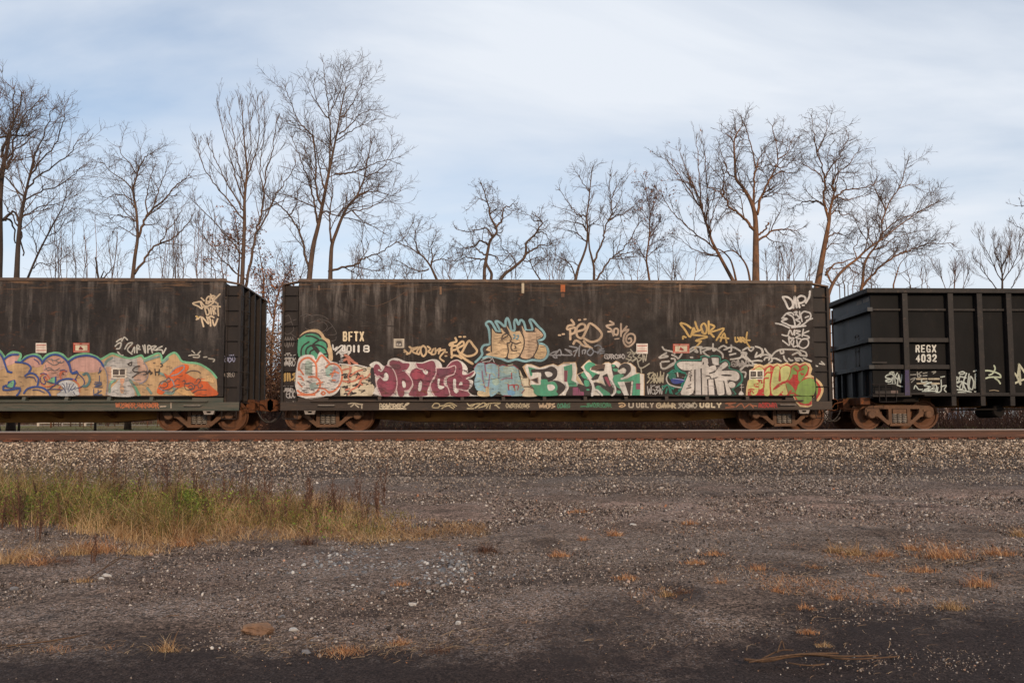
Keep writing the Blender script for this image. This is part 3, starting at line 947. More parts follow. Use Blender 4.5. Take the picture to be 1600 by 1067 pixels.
def build_ground():
    xs = np.unique(np.concatenate([np.arange(-9, 9.01, 0.14), np.arange(-22, 22.1, 0.6), np.array([-900, -400, -200, -120, -80, -60, -45, -35, -28, 28, 35, 45, 60, 80, 120, 200, 400, 900.])]))
    ys = np.unique(np.concatenate([np.arange(2, 18.01, 0.14), np.arange(18, 40.1, 0.8), np.array([-60, -30, -15, -8, -4, -1, 1, 45, 52, 58, 66, 80, 100, 130, 170, 230, 320, 450, 650, 900.])]))
    X, Y = np.meshgrid(xs, ys)
    Z = H + np.interp(Y, GY, GZ)
    r = np.random.default_rng(3)
    near = np.clip((19 - Y) / 2, 0, 1) * np.clip((24 - abs(X)) / 4, 0, 1)
    for k in range(26):
        a = r.uniform(0, np.pi); wl = r.uniform(0.5, 3.5); ph = r.uniform(0, 6.28)
        Z += near * 0.0022 * wl ** 0.8 * np.sin((X * np.cos(a) + Y * np.sin(a)) * 2 * np.pi / wl + ph)
    Z += near * r.normal(size=Z.shape) * 0.005
    V = np.stack([X, Y, Z], axis=-1).reshape(-1, 3)
    nx, ny = len(xs), len(ys)
    i = np.arange(ny - 1)[:, None] * nx + np.arange(nx - 1)[None, :]
    Fq = np.stack([i, i + 1, i + nx + 1, i + nx], axis=-1).reshape(-1, 4)
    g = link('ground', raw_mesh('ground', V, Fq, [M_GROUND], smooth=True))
    tag(g, kind='structure')


build_ground()
DN = 4.42                                        # distance between the two tracks
YN = YC - DN
ZN = H + 0.290                                   # top of the near rails
BT = H - 0.025                                   # top of the ballast
BY = [17.15, 17.6, 20.55, 20.95, 29.2, 30.8]
BZ = [gz(17.15) - 0.05, gz(17.6) + 0.05, BT - 0.02, BT, BT, gz(30.8) - 0.03]


def bz(Y):
    return float(np.interp(Y, BY, BZ))


def build_ballast():
    xs = np.arange(-45, 60.1, 0.5)
    ys = np.array(sorted(set(BY + list(np.arange(17.6, 20.9, 0.25)))))
    X, Y = np.meshgrid(xs, ys)
    Z = np.interp(Y, BY, BZ) + np.random.default_rng(5).normal(size=X.shape) * 0.012
    V = np.stack([X, Y, Z], axis=-1).reshape(-1, 3)
    nx, ny = len(xs), len(ys)
    i = np.arange(ny - 1)[:, None] * nx + np.arange(nx - 1)[None, :]
    Fq = np.stack([i, i + 1, i + nx + 1, i + nx], axis=-1).reshape(-1, 4)
    tag(link('ballast_bed', raw_mesh('ballast_bed', V, Fq, [M_BED])), kind='structure')
    r = np.random.default_rng(8)

    def scatter(n, ya, yb, xa, xb, s0, s1, lift=0.3, power=1.0):
        y = ya + (yb - ya) * r.uniform(0, 1, n) ** power
        x = r.uniform(xa, xb, n)
        s = r.uniform(s0, s1, n)
        z = np.interp(y, BY, BZ) + s * lift + r.uniform(-0.012, 0.03, n)
        return np.stack([x, y, z], axis=1), s
    # the slope you see, then a thin cover further out and between the rails
    A = [scatter(46000, 19.2, 20.95, -13.5, 17, 0.014, 0.035), scatter(13000, 17.4, 19.6, -13.5, 17, 0.012, 0.03, .3, .5), scatter(6500, 20.8, 21.0, -14, 17.5, 0.014, 0.03, .1), scatter(9000, 18.3, 21.2, -30, -13.5, 0.028, 0.055), scatter(9000, 18.3, 21.2, 17, 36, 0.028, 0.055), scatter(9000, 21.5, 28.6, -16, 20, 0.03, 0.055)]
    P = np.concatenate([a for a, _ in A]); S = np.concatenate([b for _, b in A])
    V, Fq = stones_arrays(P, S, r)
    tag(link('ballast_gravel', raw_mesh('ballast_gravel', V, Fq, [M_BALLAST])), kind='stuff')
    y = 18.2 + np.where(r.uniform(size=34000) < .45, np.abs(r.normal(size=34000)) * .75, -np.abs(r.normal(size=34000)) * 1.5)
    y = np.clip(y, 13.0, 19.8)
    x = r.uniform(-13, 16, 34000)
    s = r.uniform(0.008, 0.026, 34000)
    zb = np.maximum(np.interp(y, BY, BZ), np.interp(y, GY, GZ) + H)
    zb[y < 17.15] = np.interp(y[y < 17.15], GY, GZ) + H
    V, Fq = stones_arrays(np.stack([x, y, zb + s * 0.3], axis=1), s, r)
    tag(link('toe_gravel', raw_mesh('toe_gravel', V, Fq, [M_BALLAST_G])), kind='stuff')


build_ballast()


def track(name, label, yc, ztop, plates):
    t = empty(name, (0, yc, BT), label, 'railway track', 'railway tracks')
    x0, x1 = -42.0, 58.0
    hr = 0.222
    prof = [(-.070, 0), (.070, 0), (.070, .012), (.014, .034), (.010, .05), (.010, hr - .062), (.036, hr - .046), (.038, hr - .010), (.030, hr - .001), (-.030, hr - .001), (-.038, hr - .010), (-.036, hr - .046), (-.010, hr - .062), (-.010, .05), (-.014, .034), (-.070, .012)]
    for s in (-1, 1):
        m = MB()
        yr = yc + s * 0.755
        m.prism([[(yr + a, ztop - hr + b) for a, b in prof]], x0, x1, 0, 'x')
        r_ = m.build('rail', [M_RAIL], t)
        h = MB(); h.prism([[(yr - .0395, ztop - .020), (yr - .0385, ztop - .010), (yr - .029, ztop - .0005), (yr + .029, ztop - .0005), (yr + .027, ztop + .0015), (yr - .029, ztop + .0015), (yr - .0397, ztop - .009)]], x0, x1, 0, 'x')
        h.build('running_surface', [M_RAILTOP], r_)
        h = MB(); h.prism([[(yr - .0392, ztop - .046), (yr - .0381, ztop - .046), (yr - .0381, ztop - .021), (yr - .0392, ztop - .021)]], x0, x1, 0, 'x')
        h.build('rail_head', [M_HEAD], r_)
    tie = MB(); tie.box(-.11, .11, yc - 1.3, yc + 1.3, BT - .14, ztop - hr - .034)
    tm = tie.mesh('tie', [M_TIE], False, (0, yc, BT))
    pl = MB()
    pl.box(-.10, .10, -.18, .18, -.032, -.004)
    for a in (-.06, .06):
        pl.box(a - .012, a + .012, -.115, -.085, -.004, .028)
        pl.box(a - .012, a + .012, .085, .115, -.004, .028)
    pm = pl.mesh('tie_plate', [M_PLATE])
    x = plates[0]
    r = random.Random(4)
    while x < plates[1]:
        xx = x + r.uniform(-.03, .03)
        link('tie', tm, t, (xx, 0, 0))
        link('tie_plate', pm, t, (xx, -.755, ztop - hr - BT))
        x += 0.505
    return t


track('railway_track', 'empty near track of brown rusty rail with polished top, in front of the train', YN, ZN, (-13.2, 17.3))
track('railway_track', 'track under the train wheels, behind the empty brown rail', YC, ZR, (-14.5, 20))

# street far behind, on the right and the left
for nm, x0, x1, ya, yb in (('road', -400, 400, 56.5, 63.5),):
    m = MB()
    m.hexa([(x0, ya, gz(ya) - .3), (x1, ya, gz(ya) - .3), (x1, yb, gz(yb) - .3), (x0, yb, gz(yb) - .3), (x0, ya, gz(ya) + .03), (x1, ya, gz(ya) + .03), (x1, yb, gz(yb) + .03), (x0, yb, gz(yb) + .03)])
    tag(m.build(nm, [M_ROAD]), kind='structure')

# ---------------------------------------------------------------- stones lying about the yard
NOISE_P = [(rng.uniform(0, 6.28), rng.uniform(0, 6.28), rng.uniform(0.25, 1.1), rng.uniform(0, 3.14)) for _ in range(14)]


def clump(x, y):
    v = 0
    for p, q, f, a in NOISE_P:
        v = v + np.sin((x * np.cos(a) + y * np.sin(a)) * f * 2 + p)
    return v / 5.2


def build_pebbles():
    r = np.random.default_rng(21)
    n = 230000
    y = 4.2 + (16.9 - 4.2) * r.uniform(0, 1, n) ** 0.8
    x = r.uniform(-1, 1, n) * (y * 0.66 + 1.0) + y * 0.035
    keep = (clump(x, y) + r.normal(size=n) * 0.8 > -0.1) & ~((y < 5.9 + 1.1 * np.clip((x - 1.4) / 3, 0, 1)) & (r.uniform(size=n) < 0.97))
    x, y = x[keep], y[keep]
    n = len(x)
    s = np.clip(0.0054 * np.exp(r.normal(size=n) * 0.52), 0.003, 0.028) * np.clip(y / 9, 0.75, 1.5)
    # the spill of pale crushed stone before the grass
    g = np.array([tuple(GP(px, py)) for px, py in zip(r.normal(615, 75, 1600), np.clip(r.normal(884, 18, 1600), 842, 950))])
    sg = np.clip(0.012 * np.exp(r.normal(size=1600) * 0.5), 0.005, 0.034)
    V, Fq = stones_arrays(np.stack([g[:, 0], g[:, 1], np.interp(g[:, 1], GY, GZ) + H + sg * .2], axis=1), sg, r)
    cp = np.array([tuple(GP(px, py)) for px, py in zip(r.normal(1425, 80, 700), np.clip(r.normal(1036, 12, 700), 1008, 1062))])
    sp = np.clip(0.0042 * np.exp(r.normal(size=700) * 0.45), 0.002, 0.009)
    V2, F2 = stones_arrays(np.stack([cp[:, 0], cp[:, 1], np.interp(cp[:, 1], GY, GZ) + H + sp * .2], axis=1), sp, r)
    tag(link('chippings', raw_mesh('chippings', V2, F2, [M_PEBBLE])), kind='stuff')
    tag(link('crushed_stone', raw_mesh('crushed_stone', V, Fq, [M_SPILL])), kind='stuff')
    z = np.interp(y, GY, GZ) + H
    V, Fq = stones_arrays(np.stack([x, y, z + s * 0.25], axis=1), s, r)
    tag(link('yard_gravel', raw_mesh('yard_gravel', V, Fq, [M_PEBBLE])), kind='stuff')


build_pebbles()

M_BOULDER = mat_plain('sandstone', lin((142, 110, 86)), lin((108, 84, 69)), 7, 0.9, 0.15, 1.0, lin((88, 72, 64)))
M_GREYROCK = mat_plain('grey_rock', lin((128, 124, 124)), lin((98, 96, 98)), 12, 0.85, 0.2, 0.6)
M_PALEROCK = mat_plain('pale_rock', lin((196, 190, 182)), lin((158, 152, 148)), 12, 0.85, 0.2, 0.6)


def rock(px, py, wpx, mat, label, seed, flat=0.5, group=None, cat='stone', name='stone'):
    p = GP(px, py)
    sc = wpx / F_PX * p.y / 2
    bm = bmesh.new()
    bmesh.ops.create_icosphere(bm, subdivisions=5 if wpx > 30 else 3, radius=1)
    r = random.Random(seed)
    planes = [(Vector((r.gauss(0, 1), r.gauss(0, 1), r.gauss(0, .8))).normalized(), r.uniform(.62, .92)) for _ in range(11)]
    for v in bm.verts:
        for nrm, dd in planes:
            k = v.co.dot(nrm) - dd
            if k > 0:
                v.co -= nrm * k * 0.9
        v.co += v.co.normalized() * (mnoise.fractal(v.co * 2.3 + Vector((seed, 0, 0)), 0.8, 2.1, 5) * .13)
        v.co.x *= sc * 1.08; v.co.y *= sc * 0.8; v.co.z *= sc * flat
    me = bpy.data.meshes.new(name); bm.to_mesh(me); bm.free(); me.materials.append(mat)
    o = link(name, me, None, (p.x, p.y, p.z + sc * flat * 0.45), (0, 0, r.uniform(-.3, .3)))
    return tag(o, label, cat, group)


rock(405, 987, 50, M_BOULDER, 'broad flat tan boulder lying on the dark gravel in front', 3, 0.40, cat='boulder', name='boulder')
rock(459, 985, 15, M_PALEROCK, 'small pale stone just beside the tan boulder', 5, 0.5)
rock(441, 964, 11, M_GREYROCK, 'small grey stone just behind the tan boulder', 6, 0.5)
rock(330, 845, 19, M_PALEROCK, 'long pale flat stone at the near edge of the grass patch', 9, 0.25)
rock(478, 1020, 15, M_GREYROCK, 'grey stone beside the dry tuft at the edge of the dark front strip', 12, 0.5)
rock(166, 901, 13, M_PALEROCK, 'larger white stone near the fallen twig, left front of the grass', 14, 0.6)
rock(158, 905, 9, M_PALEROCK, 'little white stone beside a larger white one near the fallen twig', 15, 0.6)
rock(716, 975, 9, M_PALEROCK, 'small white chip standing alone on the dark gravel right of the boulder', 16, 0.9)
rock(535, 1058, 8, M_PALEROCK, 'white pebble on the dark front strip at the bottom edge', 17, 0.6)
rock(644, 945, 13, M_PALEROCK, 'whitish stone in front of the pale gravel spill', 18, 0.5)
rock(640, 858, 13, M_GREYROCK, 'blue grey stone at the back of the pale gravel spill', 19, 0.5)
rock(989, 821, 10, M_PALEROCK, 'single white stone on the bare ground right of the dry grass', 22, 0.6)
rock(1182, 817, 7, M_PALEROCK, 'lone white pebble far out on the brown ground at right', 23, 0.6)
rock(22, 921, 13, M_GREYROCK, 'grey brown stone close to the left edge below the weeds', 24, 0.5)
rock(734, 917, 16, M_BOULDER, 'flat brown stone on the dark gravel right of the pale spill', 25, 0.25)
# ---------------------------------------------------------------- grass, weeds and litter
def blade_mat(name, stops, drift=None):
    t = NT(name)
    r = t.n('ShaderNodeNewGeometry').outputs['Random Per Island']
    c = t.ramp(r, *stops)
    if drift:
        n = t.noise(1.3, t.co(), 4, 0.6)
        c = t.mix(t.ramp(n, (0.52, 0.0), (0.66, 0.6)), c, drift[0])
        c = t.mix(t.ramp(n, (0.34, 0.55), (0.46, 0.0)), c, drift[1])
    m = t.fin(c, 0.7, 0.2)
    t.set(t.b.inputs['Subsurface Weight'], 0.0)
    return m


M_GREEN = blade_mat('green_grass', ((0.0, lin((62, 60, 30))), (0.3, lin((88, 90, 40))), (0.55, lin((114, 108, 54))), (0.8, lin((146, 124, 74))), (0.92, lin((110, 72, 48))), (1.0, lin((74, 52, 40)))), (lin((106, 100, 50)), lin((104, 76, 50))))
M_DRY = blade_mat('dry_grass', ((0.0, lin((112, 80, 52))), (0.3, lin((152, 114, 76))), (0.6, lin((180, 144, 102))), (0.85, lin((204, 172, 130))), (1.0, lin((110, 70, 46)))), (lin((190, 160, 116)), lin((120, 84, 58))))
M_STRAW = blade_mat('old_straw', ((0.0, lin((92, 68, 50))), (0.5, lin((130, 100, 74))), (1.0, lin((176, 148, 114)))))
M_RUST = blade_mat('rusty_dry_grass', ((0.0, lin((106, 66, 44))), (0.35, lin((152, 100, 64))), (0.7, lin((184, 132, 90))), (1.0, lin((206, 166, 124)))))
M_STALK = blade_mat('brown_stalk', ((0.0, lin((58, 40, 34))), (0.5, lin((84, 58, 46))), (1.0, lin((112, 80, 60)))))
M_LEAFG = blade_mat('green_leaf', ((0.0, lin((58, 72, 24))), (0.5, lin((92, 110, 38))), (1.0, lin((136, 142, 62)))))
M_LEAFB = blade_mat('browned_leaf', ((0.0, lin((62, 46, 32))), (0.35, lin((98, 76, 44))), (0.65, lin((128, 104, 58))), (0.85, lin((100, 106, 46))), (1.0, lin((158, 128, 80)))), (lin((96, 104, 42)), lin((74, 52, 38))))
M_LITTER = blade_mat('fallen_leaf', ((0.0, lin((84, 54, 40))), (0.4, lin((122, 78, 52))), (0.75, lin((156, 106, 70))), (1.0, lin((184, 148, 112)))))


def blades(base, h, lean, width, r, k=4, droop=0.5, ang=None):
    """base (N,3), h (N,), lean (N,) -> ribbon arrays"""
    N = len(base)
    a = r.uniform(0, 2 * np.pi, N) if ang is None else ang
    d = np.stack([np.cos(a), np.sin(a), np.zeros(N)], axis=1)
    t = np.linspace(0, 1, k)[None, :]
    out = (lean * h)[:, None] * (t ** 1.6)
    up = h[:, None] * (t - droop * lean[:, None] * t ** 2.5)
    P = base[:, None, :] + d[:, None, :] * out[..., None] + np.array([0, 0, 1.0])[None, None, :] * up[..., None]
    Wd = width[:, None] * (1 - 0.85 * t)
    s = np.stack([np.cos(a + 1.2), np.sin(a + 1.2) * 0.35, np.zeros(N)], axis=1)
    s /= np.linalg.norm(s, axis=1, keepdims=True)
    return ribbons_arrays(P, Wd, s)


def ground_pts(px, py):
    return np.array([tuple(GP(a, b)) for a, b in zip(px, py)])


def stuff(name, VF, mat):
    return tag(link(name, raw_mesh(name, VF[0], VF[1], [mat])), kind='stuff')


def grass_patch():
    r = np.random.default_rng(31)
    # rows of (photo x, far edge y, near edge y, height in metres) along the patch
    X = [0, 90, 180, 260, 330, 400, 470, 520, 565, 605, 650, 690]
    FAR = [771, 772, 774, 776, 778, 782, 785, 788, 792, 796, 803, 812]
    NEAR = [815, 820, 834, 846, 838, 832, 836, 832, 840, 838, 836, 826]
    HT = [0.50, 0.48, 0.43, 0.44, 0.36, 0.31, 0.26, 0.22, 0.18, 0.14, 0.09, 0.04]
    def sample(n, x0, x1, a=0.0, b=1.0):
        px = r.uniform(x0, x1, n)
        f, g = np.interp(px, X, FAR), np.interp(px, X, NEAR)
        return px, f + (g - f) * r.uniform(a, b, n)
    A, B = [], []

    def tussocks(n, per, x0, x1, a, b, hk, lean, wd, out, pick):
        """clumps of blades that lean together"""
        px, py = sample(n, x0, x1, a, b)
        kk = pick(px)
        px, py = px[kk], py[kk]
        C = ground_pts(px, py)
        n = len(C)
        hc = np.interp(px, X, HT) * hk * np.clip(np.exp(r.normal(size=n) * .5), .25, 1.9)
        dc = r.uniform(0, 2 * np.pi, n)
        lc = r.uniform(lean[0], lean[1], n)
        k = r.integers(per // 2, per, n)
        i = np.repeat(np.arange(n), k)
        m = len(i)
        G = C[i] + np.stack([r.normal(size=m) * .075, r.normal(size=m) * .075, np.zeros(m)], axis=1)
        h = hc[i] * r.uniform(.45, 1.1, m)
        ln = np.clip(lc[i] * r.uniform(.4, 1.5, m), .05, 2.2)
        an = dc[i] + r.normal(size=m) * .9
        out.append(blades(G, h, ln, r.uniform(wd[0], wd[1], m), r, 5, .45, an))
    al = lambda p: np.ones(len(p), bool)
    gr = lambda p: np.random.default_rng(len(p)).uniform(size=len(p)) < np.interp(p, [0, 280, 480, 690], [1, .9, .42, .0])
    tussocks(470, 30, -50, 700, 0, 1, .98, (.15, .9), (.0018, .0046), A, gr)
    tussocks(330, 26, -50, 560, 0, .95, 1.15, (.4, 1.7), (.0012, .0026), B, al)
    tussocks(640, 26, 150, 760, .2, 1.04, .8, (.5, 1.6), (.0016, .0036), B, lambda p: r.uniform(size=len(p)) < np.interp(p, [150, 480, 590, 690, 750], [.55, 1, .6, .14, .03]))
    tussocks(150, 16, -50, 330, .9, 1.15, .7, (.5, 1.6), (.0016, .0036), B, al)
    tussocks(110, 14, 330, 760, .95, 1.25, .6, (.8, 2.0), (.0014, .0030), B, al)
    # flattened straw along the near edge
    px = r.uniform(180, 760, 4000); py = np.interp(px, X, NEAR) + r.normal(size=4000) * 6 + 2
    G = ground_pts(px, py)
    B.append(blades(G, r.uniform(0.05, 0.16, len(px)), r.uniform(1.0, 2.0, len(px)), r.uniform(0.0015, 0.0035, len(px)), r, 4, 0.42))
    stuff('grass', join_arrays(A), M_GREEN)
    stuff('dry_grass', join_arrays(B), M_DRY)
    # leaves of low green weeds among the blades
    L = []
    for cx, cy, sx, sy, n in ((290, 799, 30, 8, 2600), (205, 792, 40, 9, 1700), (110, 790, 60, 10, 2000), (512, 834, 20, 3, 60), (360, 800, 50, 9, 500), (20, 795, 40, 12, 1500), (430, 806, 60, 9, 260), (250, 800, 40, 10, 500)):
        px = r.normal(cx, sx, n); py = r.normal(cy + 12, sy, n)
        G = ground_pts(px, np.clip(py, 765, 850))
        G[:, 2] += r.uniform(0.05, 0.46, n) * (1 - 0.3 * abs(px - cx) / sx)
        L.append(leaf_arrays(G, r.uniform(0.010, 0.028, n), r))
    stuff('weed_foliage', join_arrays(L), M_LEAFG)
    # browned leaves and seed heads all through the patch
    px, py = sample(40000, -50, 640, 0, 1)
    kk = r.uniform(size=len(px)) < np.interp(px, [0, 300, 460, 640], [1, .85, .5, .06])
    px, py = px[kk], py[kk]
    G = ground_pts(px, py)
    cl = np.clip(.8 + .6 * clump(G[:, 0] * 2.6, G[:, 1] * 2.6), .3, 1.35)
    G[:, 2] += np.interp(px, X, HT) * cl * r.uniform(.03, .98, len(px))
    stuff('dead_weed_foliage', leaf_arrays(G, r.uniform(.006, .019, len(G)), r), M_LEAFB)


def leaf_arrays(P, s, r):
    """small folded leaves, four corners each"""
    N = len(P)
    a = r.normal(size=(N, 3)); a /= np.linalg.norm(a, axis=1, keepdims=True)
    b = np.cross(a, r.normal(size=(N, 3))); b /= np.linalg.norm(b, axis=1, keepdims=True)
    V = np.stack([P - a * s[:, None], P + b * s[:, None] * 0.45, P + a * s[:, None], P - b * s[:, None] * 0.45], axis=1).reshape(-1, 3)
    return V, (np.arange(N) * 4)[:, None] + np.arange(4)[None, :]


grass_patch()


def weed_stalk(px, py, hpx, seed, label, group='tall brown weed stalks in the grass', mat=M_STALK):
    """one dried plant: a few stems with short side sprays"""
    r = random.Random(seed)
    p = GP(px, py)
    hm = hpx / F_PX * p.y
    m = MB()
    for k in range(r.randint(2, 4)):
        a = r.uniform(0, 6.28)
        top = Vector((math.cos(a) * hm * r.uniform(.04, .22), math.sin(a) * hm * .12, hm * r.uniform(.72, 1.0)))
        b = Vector((r.uniform(-.03, .03), r.uniform(-.03, .03), -0.02))
        pts = [b.lerp(top, t) + Vector((r.gauss(0, .012), r.gauss(0, .012), 0)) * t for t in (0, .25, .5, .75, 1)]
        m.tube(pts, [.0065, .006, .005, .004, .0025], 4)
        for j in range(int(14 * hm / .8) + 5):
            t = r.uniform(.3, 1)
            i = min(int(t * 4), 3)
            q = pts[i].lerp(pts[i + 1], t * 4 - i)
            aa = r.uniform(0, 6.28)
            l = hm * r.uniform(.05, .14) * (1.25 - t * .7)
            e = q + Vector((math.cos(aa) * l * .7, math.sin(aa) * l * .7, l * r.uniform(.4, .9)))
            m.tube([q, q.lerp(e, .6) + Vector((0, 0, -.01)), e], [.003, .0026, .0035], 3)
            if r.random() < .4:
                for _ in range(2):
                    c = e + Vector((r.gauss(0, .012), r.gauss(0, .012), r.gauss(0, .012)))
                    s = r.uniform(.004, .010)
                    m.hexa([c + Vector(v) * s for v in ((-1, -.3, -.2), (.2, -1, 0), (1, .3, -.2), (-.2, 1, 0), (-.7, -.2, .6), (.1, -.7, .5), (.7, .2, .6), (-.1, .7, .5))])
    o = link('weed_stalk', m.mesh('weed_stalk', [mat]), None, tuple(p))
    return tag(o, label, 'weed', group)


def tuft(px, py, wpx, hpx, seed, label, group, mat=M_RUST, n=None, name='grass_tuft', cat='grass tuft'):
    r = np.random.default_rng(seed)
    p = GP(px, py)
    sc = p.y / F_PX
    w, h = wpx * sc / 2, hpx * sc
    n = n or int(60 + wpx * 3.2)
    base = np.zeros((n, 3))
    q = np.clip(r.normal(size=n) * .45, -1, 1)
    base[:, 0] = q * w; base[:, 1] = np.clip(r.normal(size=n) * .4, -1, 1) * w * .8
    base[:, 2] = -0.005
    hh = 1.25 * h * np.clip(np.exp(r.normal(size=n) * .5) * .5, .15, 1.25) * (1 - .45 * abs(q))
    VF = blades(base, hh, r.uniform(.3, 2.0, n), np.full(n, max(.0011, .35 * sc)) * r.uniform(.6, 1.3, n), r, 4, .4)
    o = link(name, raw_mesh(name, VF[0], VF[1], [mat]), None, tuple(p))
    return tag(o, label, cat, group)


# tall brown weeds standing out of the grass patch: photo x, foot y, height
WEEDS = [(195, 800, 112, 'tallest reddish brown weed stalk, rising above the left half of the grass'),
         (168, 795, 92, 'slim brown stalk just left of the tallest weed'),
         (250, 800, 86, 'dark bushy weed stalk behind the green leafy clump'),
         (268, 806, 98, 'dark brown stalk right above the green leafy clump'),
         (300, 802, 84, 'brown stalk with sprays at the right side of the green leafy clump'),
         (30, 830, 96, 'thick dark weed at the far left of the grass'),
         (352, 808, 70, 'brown stalk standing where the grass turns from green to tan'),
         (372, 806, 66, 'leaning brown stalk in the middle of the grass patch'),
         (425, 815, 92, 'tall slim dark stalk at the centre of the grass patch'),
         (443, 822, 72, 'shorter stalk beside the tall slim one at the centre'),
         (476, 820, 95, 'dark straight stalk near the dry tan end of the grass'),
         (508, 824, 80, 'brushy brown stalk over the tan grass'),
         (528, 822, 70, 'thin brown stalk over the tan grass, next to the brushy one'),
         (562, 836, 78, 'last tall dark stalk at the tan end of the grass patch'),
         (497, 834, 46, 'short dark bush stalk low in the tan grass'),
         (120, 800, 70, 'brown stalk in the thick olive grass on the left'),
         (223, 802, 74, 'brown stalk between the tallest weed and the dark bushy one'),
         (330, 803, 62, 'pale brown stalk right of the green leafy clump'),
         (398, 806, 58, 'low brown stalk before the gravel, at the middle of the grass'),
         (144, 882, 46, 'dark bare stalk sticking up from the gravel in front of the grass'),
         (60, 842, 70, 'brown stalk in front of the thick dark weed at far left')]
for k, (a, b, c, l) in enumerate(WEEDS):
    weed_stalk(a, b, c, 100 + k, l)
for k in range(46):
    r_ = random.Random(900 + k)
    x_ = r_.uniform(0, 600)
    weed_stalk(x_, r_.uniform(784, 826), r_.uniform(30, 70), 300 + k, 'one of the many short dried brown stalks mixed into the grass patch', 'short dried stalks in the grass patch')

TG = 'clumps of dry grass on the bare ground'
TUFTS = [(38, 874, 76, 40, M_DRY, 'tall thin straw clump between the weeds and the left edge clumps'),
         (95, 884, 66, 26, M_STALK, 'dark brown matted clump at the far left, before the bare stalk'),
         (152, 862, 84, 34, M_RUST, 'reddish straggling clump where the grass patch meets the gravel, at left'),
         (222, 864, 84, 26, M_DRY, 'pale straggling clump in front of the thickest grass'),
         (12, 884, 60, 50, M_DRY, 'dry yellowish clump of grass at the left edge, below the weeds'),
         (62, 886, 60, 34, M_RUST, 'dark reddish low clump beside the yellowish one at the left edge'),
         (118, 868, 70, 36, M_DRY, 'tan straggling clump in front of the grass patch, by the bare stalk'),
         (259, 1019, 38, 34, M_DRY, 'pale dry tuft standing on the edge of the dark front strip'),
         (90, 1018, 56, 14, M_RUST, 'flattened brown tuft at the lower left on the dark strip edge'),
         (180, 1015, 40, 10, M_RUST, 'low flat brown tuft left of the pale tuft on the dark strip edge'),
         (960, 838, 34, 18, M_RUST, 'upright tan tuft right of the dry grass end'),
         (912, 845, 22, 14, M_RUST, 'wispy small tuft just left of the upright tan tuft'),
         (875, 868, 40, 14, M_RUST, 'orange tuft on the gravel in front of the upright tan tuft'),
         (1308, 862, 36, 26, M_DRY, 'left of two upright pale tufts on the right hand ground'),
         (1334, 866, 34, 28, M_DRY, 'right of two upright pale tufts on the right hand ground'),
         (1476, 870, 96, 32, M_RUST, 'widest orange clump of grass, at the right'),
         (1560, 866, 60, 22, M_RUST, 'orange clump between the widest clump and the right edge'),
         (1592, 838, 30, 26, M_DRY, 'tall pale clump cut by the right edge'),
         (1384, 868, 40, 18, M_RUST, 'small orange clump left of the widest clump'),
         (1424, 858, 40, 14, M_RUST, 'low clump touching the left side of the widest clump'),
         (1530, 915, 50, 30, M_RUST, 'spreading tan clump in front of the widest clump'),
         (1488, 950, 50, 22, M_DRY, 'pale clump, nearest large one at the right'),
         (1405, 922, 44, 12, M_RUST, 'thin orange clump left of the spreading tan one'),
         (1440, 892, 62, 14, M_RUST, 'long low orange clump just in front of the widest clump'),
         (1365, 900, 40, 10, M_RUST, 'low orange clump left of the long low one'),
         (1085, 880, 44, 12, M_RUST, 'flat orange clump in the middle of the right hand ground'),
         (1118, 866, 50, 10, M_RUST, 'long flat orange clump behind the middle one'),
         (980, 904, 44, 12, M_RUST, 'flat orange clump behind the dark soil patch'),
         (1043, 932, 24, 24, M_DRY, 'slim upright wisp standing on the dark soil patch'),
         (1066, 928, 50, 14, M_STALK, 'dark brown clump on the dark soil patch'),
         (1126, 912, 40, 12, M_RUST, 'tan clump right of the dark soil patch'),
         (1214, 925, 22, 14, M_RUST, 'small reddish clump right of the tan one'),
         (1258, 951, 36, 12, M_RUST, 'bright orange low clump before the fallen branch'),
         (1306, 936, 26, 14, M_RUST, 'small bright tuft behind the bright orange low clump'),
         (1262, 988, 36, 12, M_RUST, 'reddish low clump just behind the fallen branch'),
         (1288, 1008, 30, 8, M_DRY, 'tan wisps directly behind the fallen branch'),
         (1184, 890, 40, 14, M_RUST, 'orange clump between the flat middle one and the long low one'),
         (1270, 887, 30, 10, M_RUST, 'small orange clump left of the low orange ones'),
         (824, 977, 46, 10, M_RUST, 'red brown flat clump right of the white chip'),
         (855, 998, 24, 12, M_STALK, 'small dark clump in front of the red brown flat one'),
         (540, 1020, 90, 16, M_RUST, 'long dry clump lying along the dark strip edge at the middle'),
         (690, 1020, 60, 18, M_STALK, 'dark brown twiggy clump on the dark strip edge, middle right'),
         (625, 1006, 40, 18, M_RUST, 'tan clump on the dark strip edge between two long ones'),
         (626, 914, 40, 10, M_RUST, 'reddish clump in front of the pale gravel spill'),
         (760, 862, 40, 26, M_STALK, 'dark twiggy clump at the right end of the dry grass'),
         (480, 852, 34, 26, M_STALK, 'dark twiggy clump in front of the tan grass'),
         (288, 852, 40, 18, M_RUST, 'reddish clump at the near edge of the grass, by the long pale stone'),
         (1076, 818, 30, 10, M_RUST, 'orange clump far out behind the middle ground at right'),
         (905, 800, 40, 8, M_RUST, 'faint tan clump by the reddish wheel lane'),
         (130, 908, 34, 12, M_DRY, 'tan tuft under the fallen twig at left')]
for k, (a, b, c, d, mt_, l) in enumerate(TUFTS):
    tuft(a, b, c, d, 500 + k, l, TG, mt_)


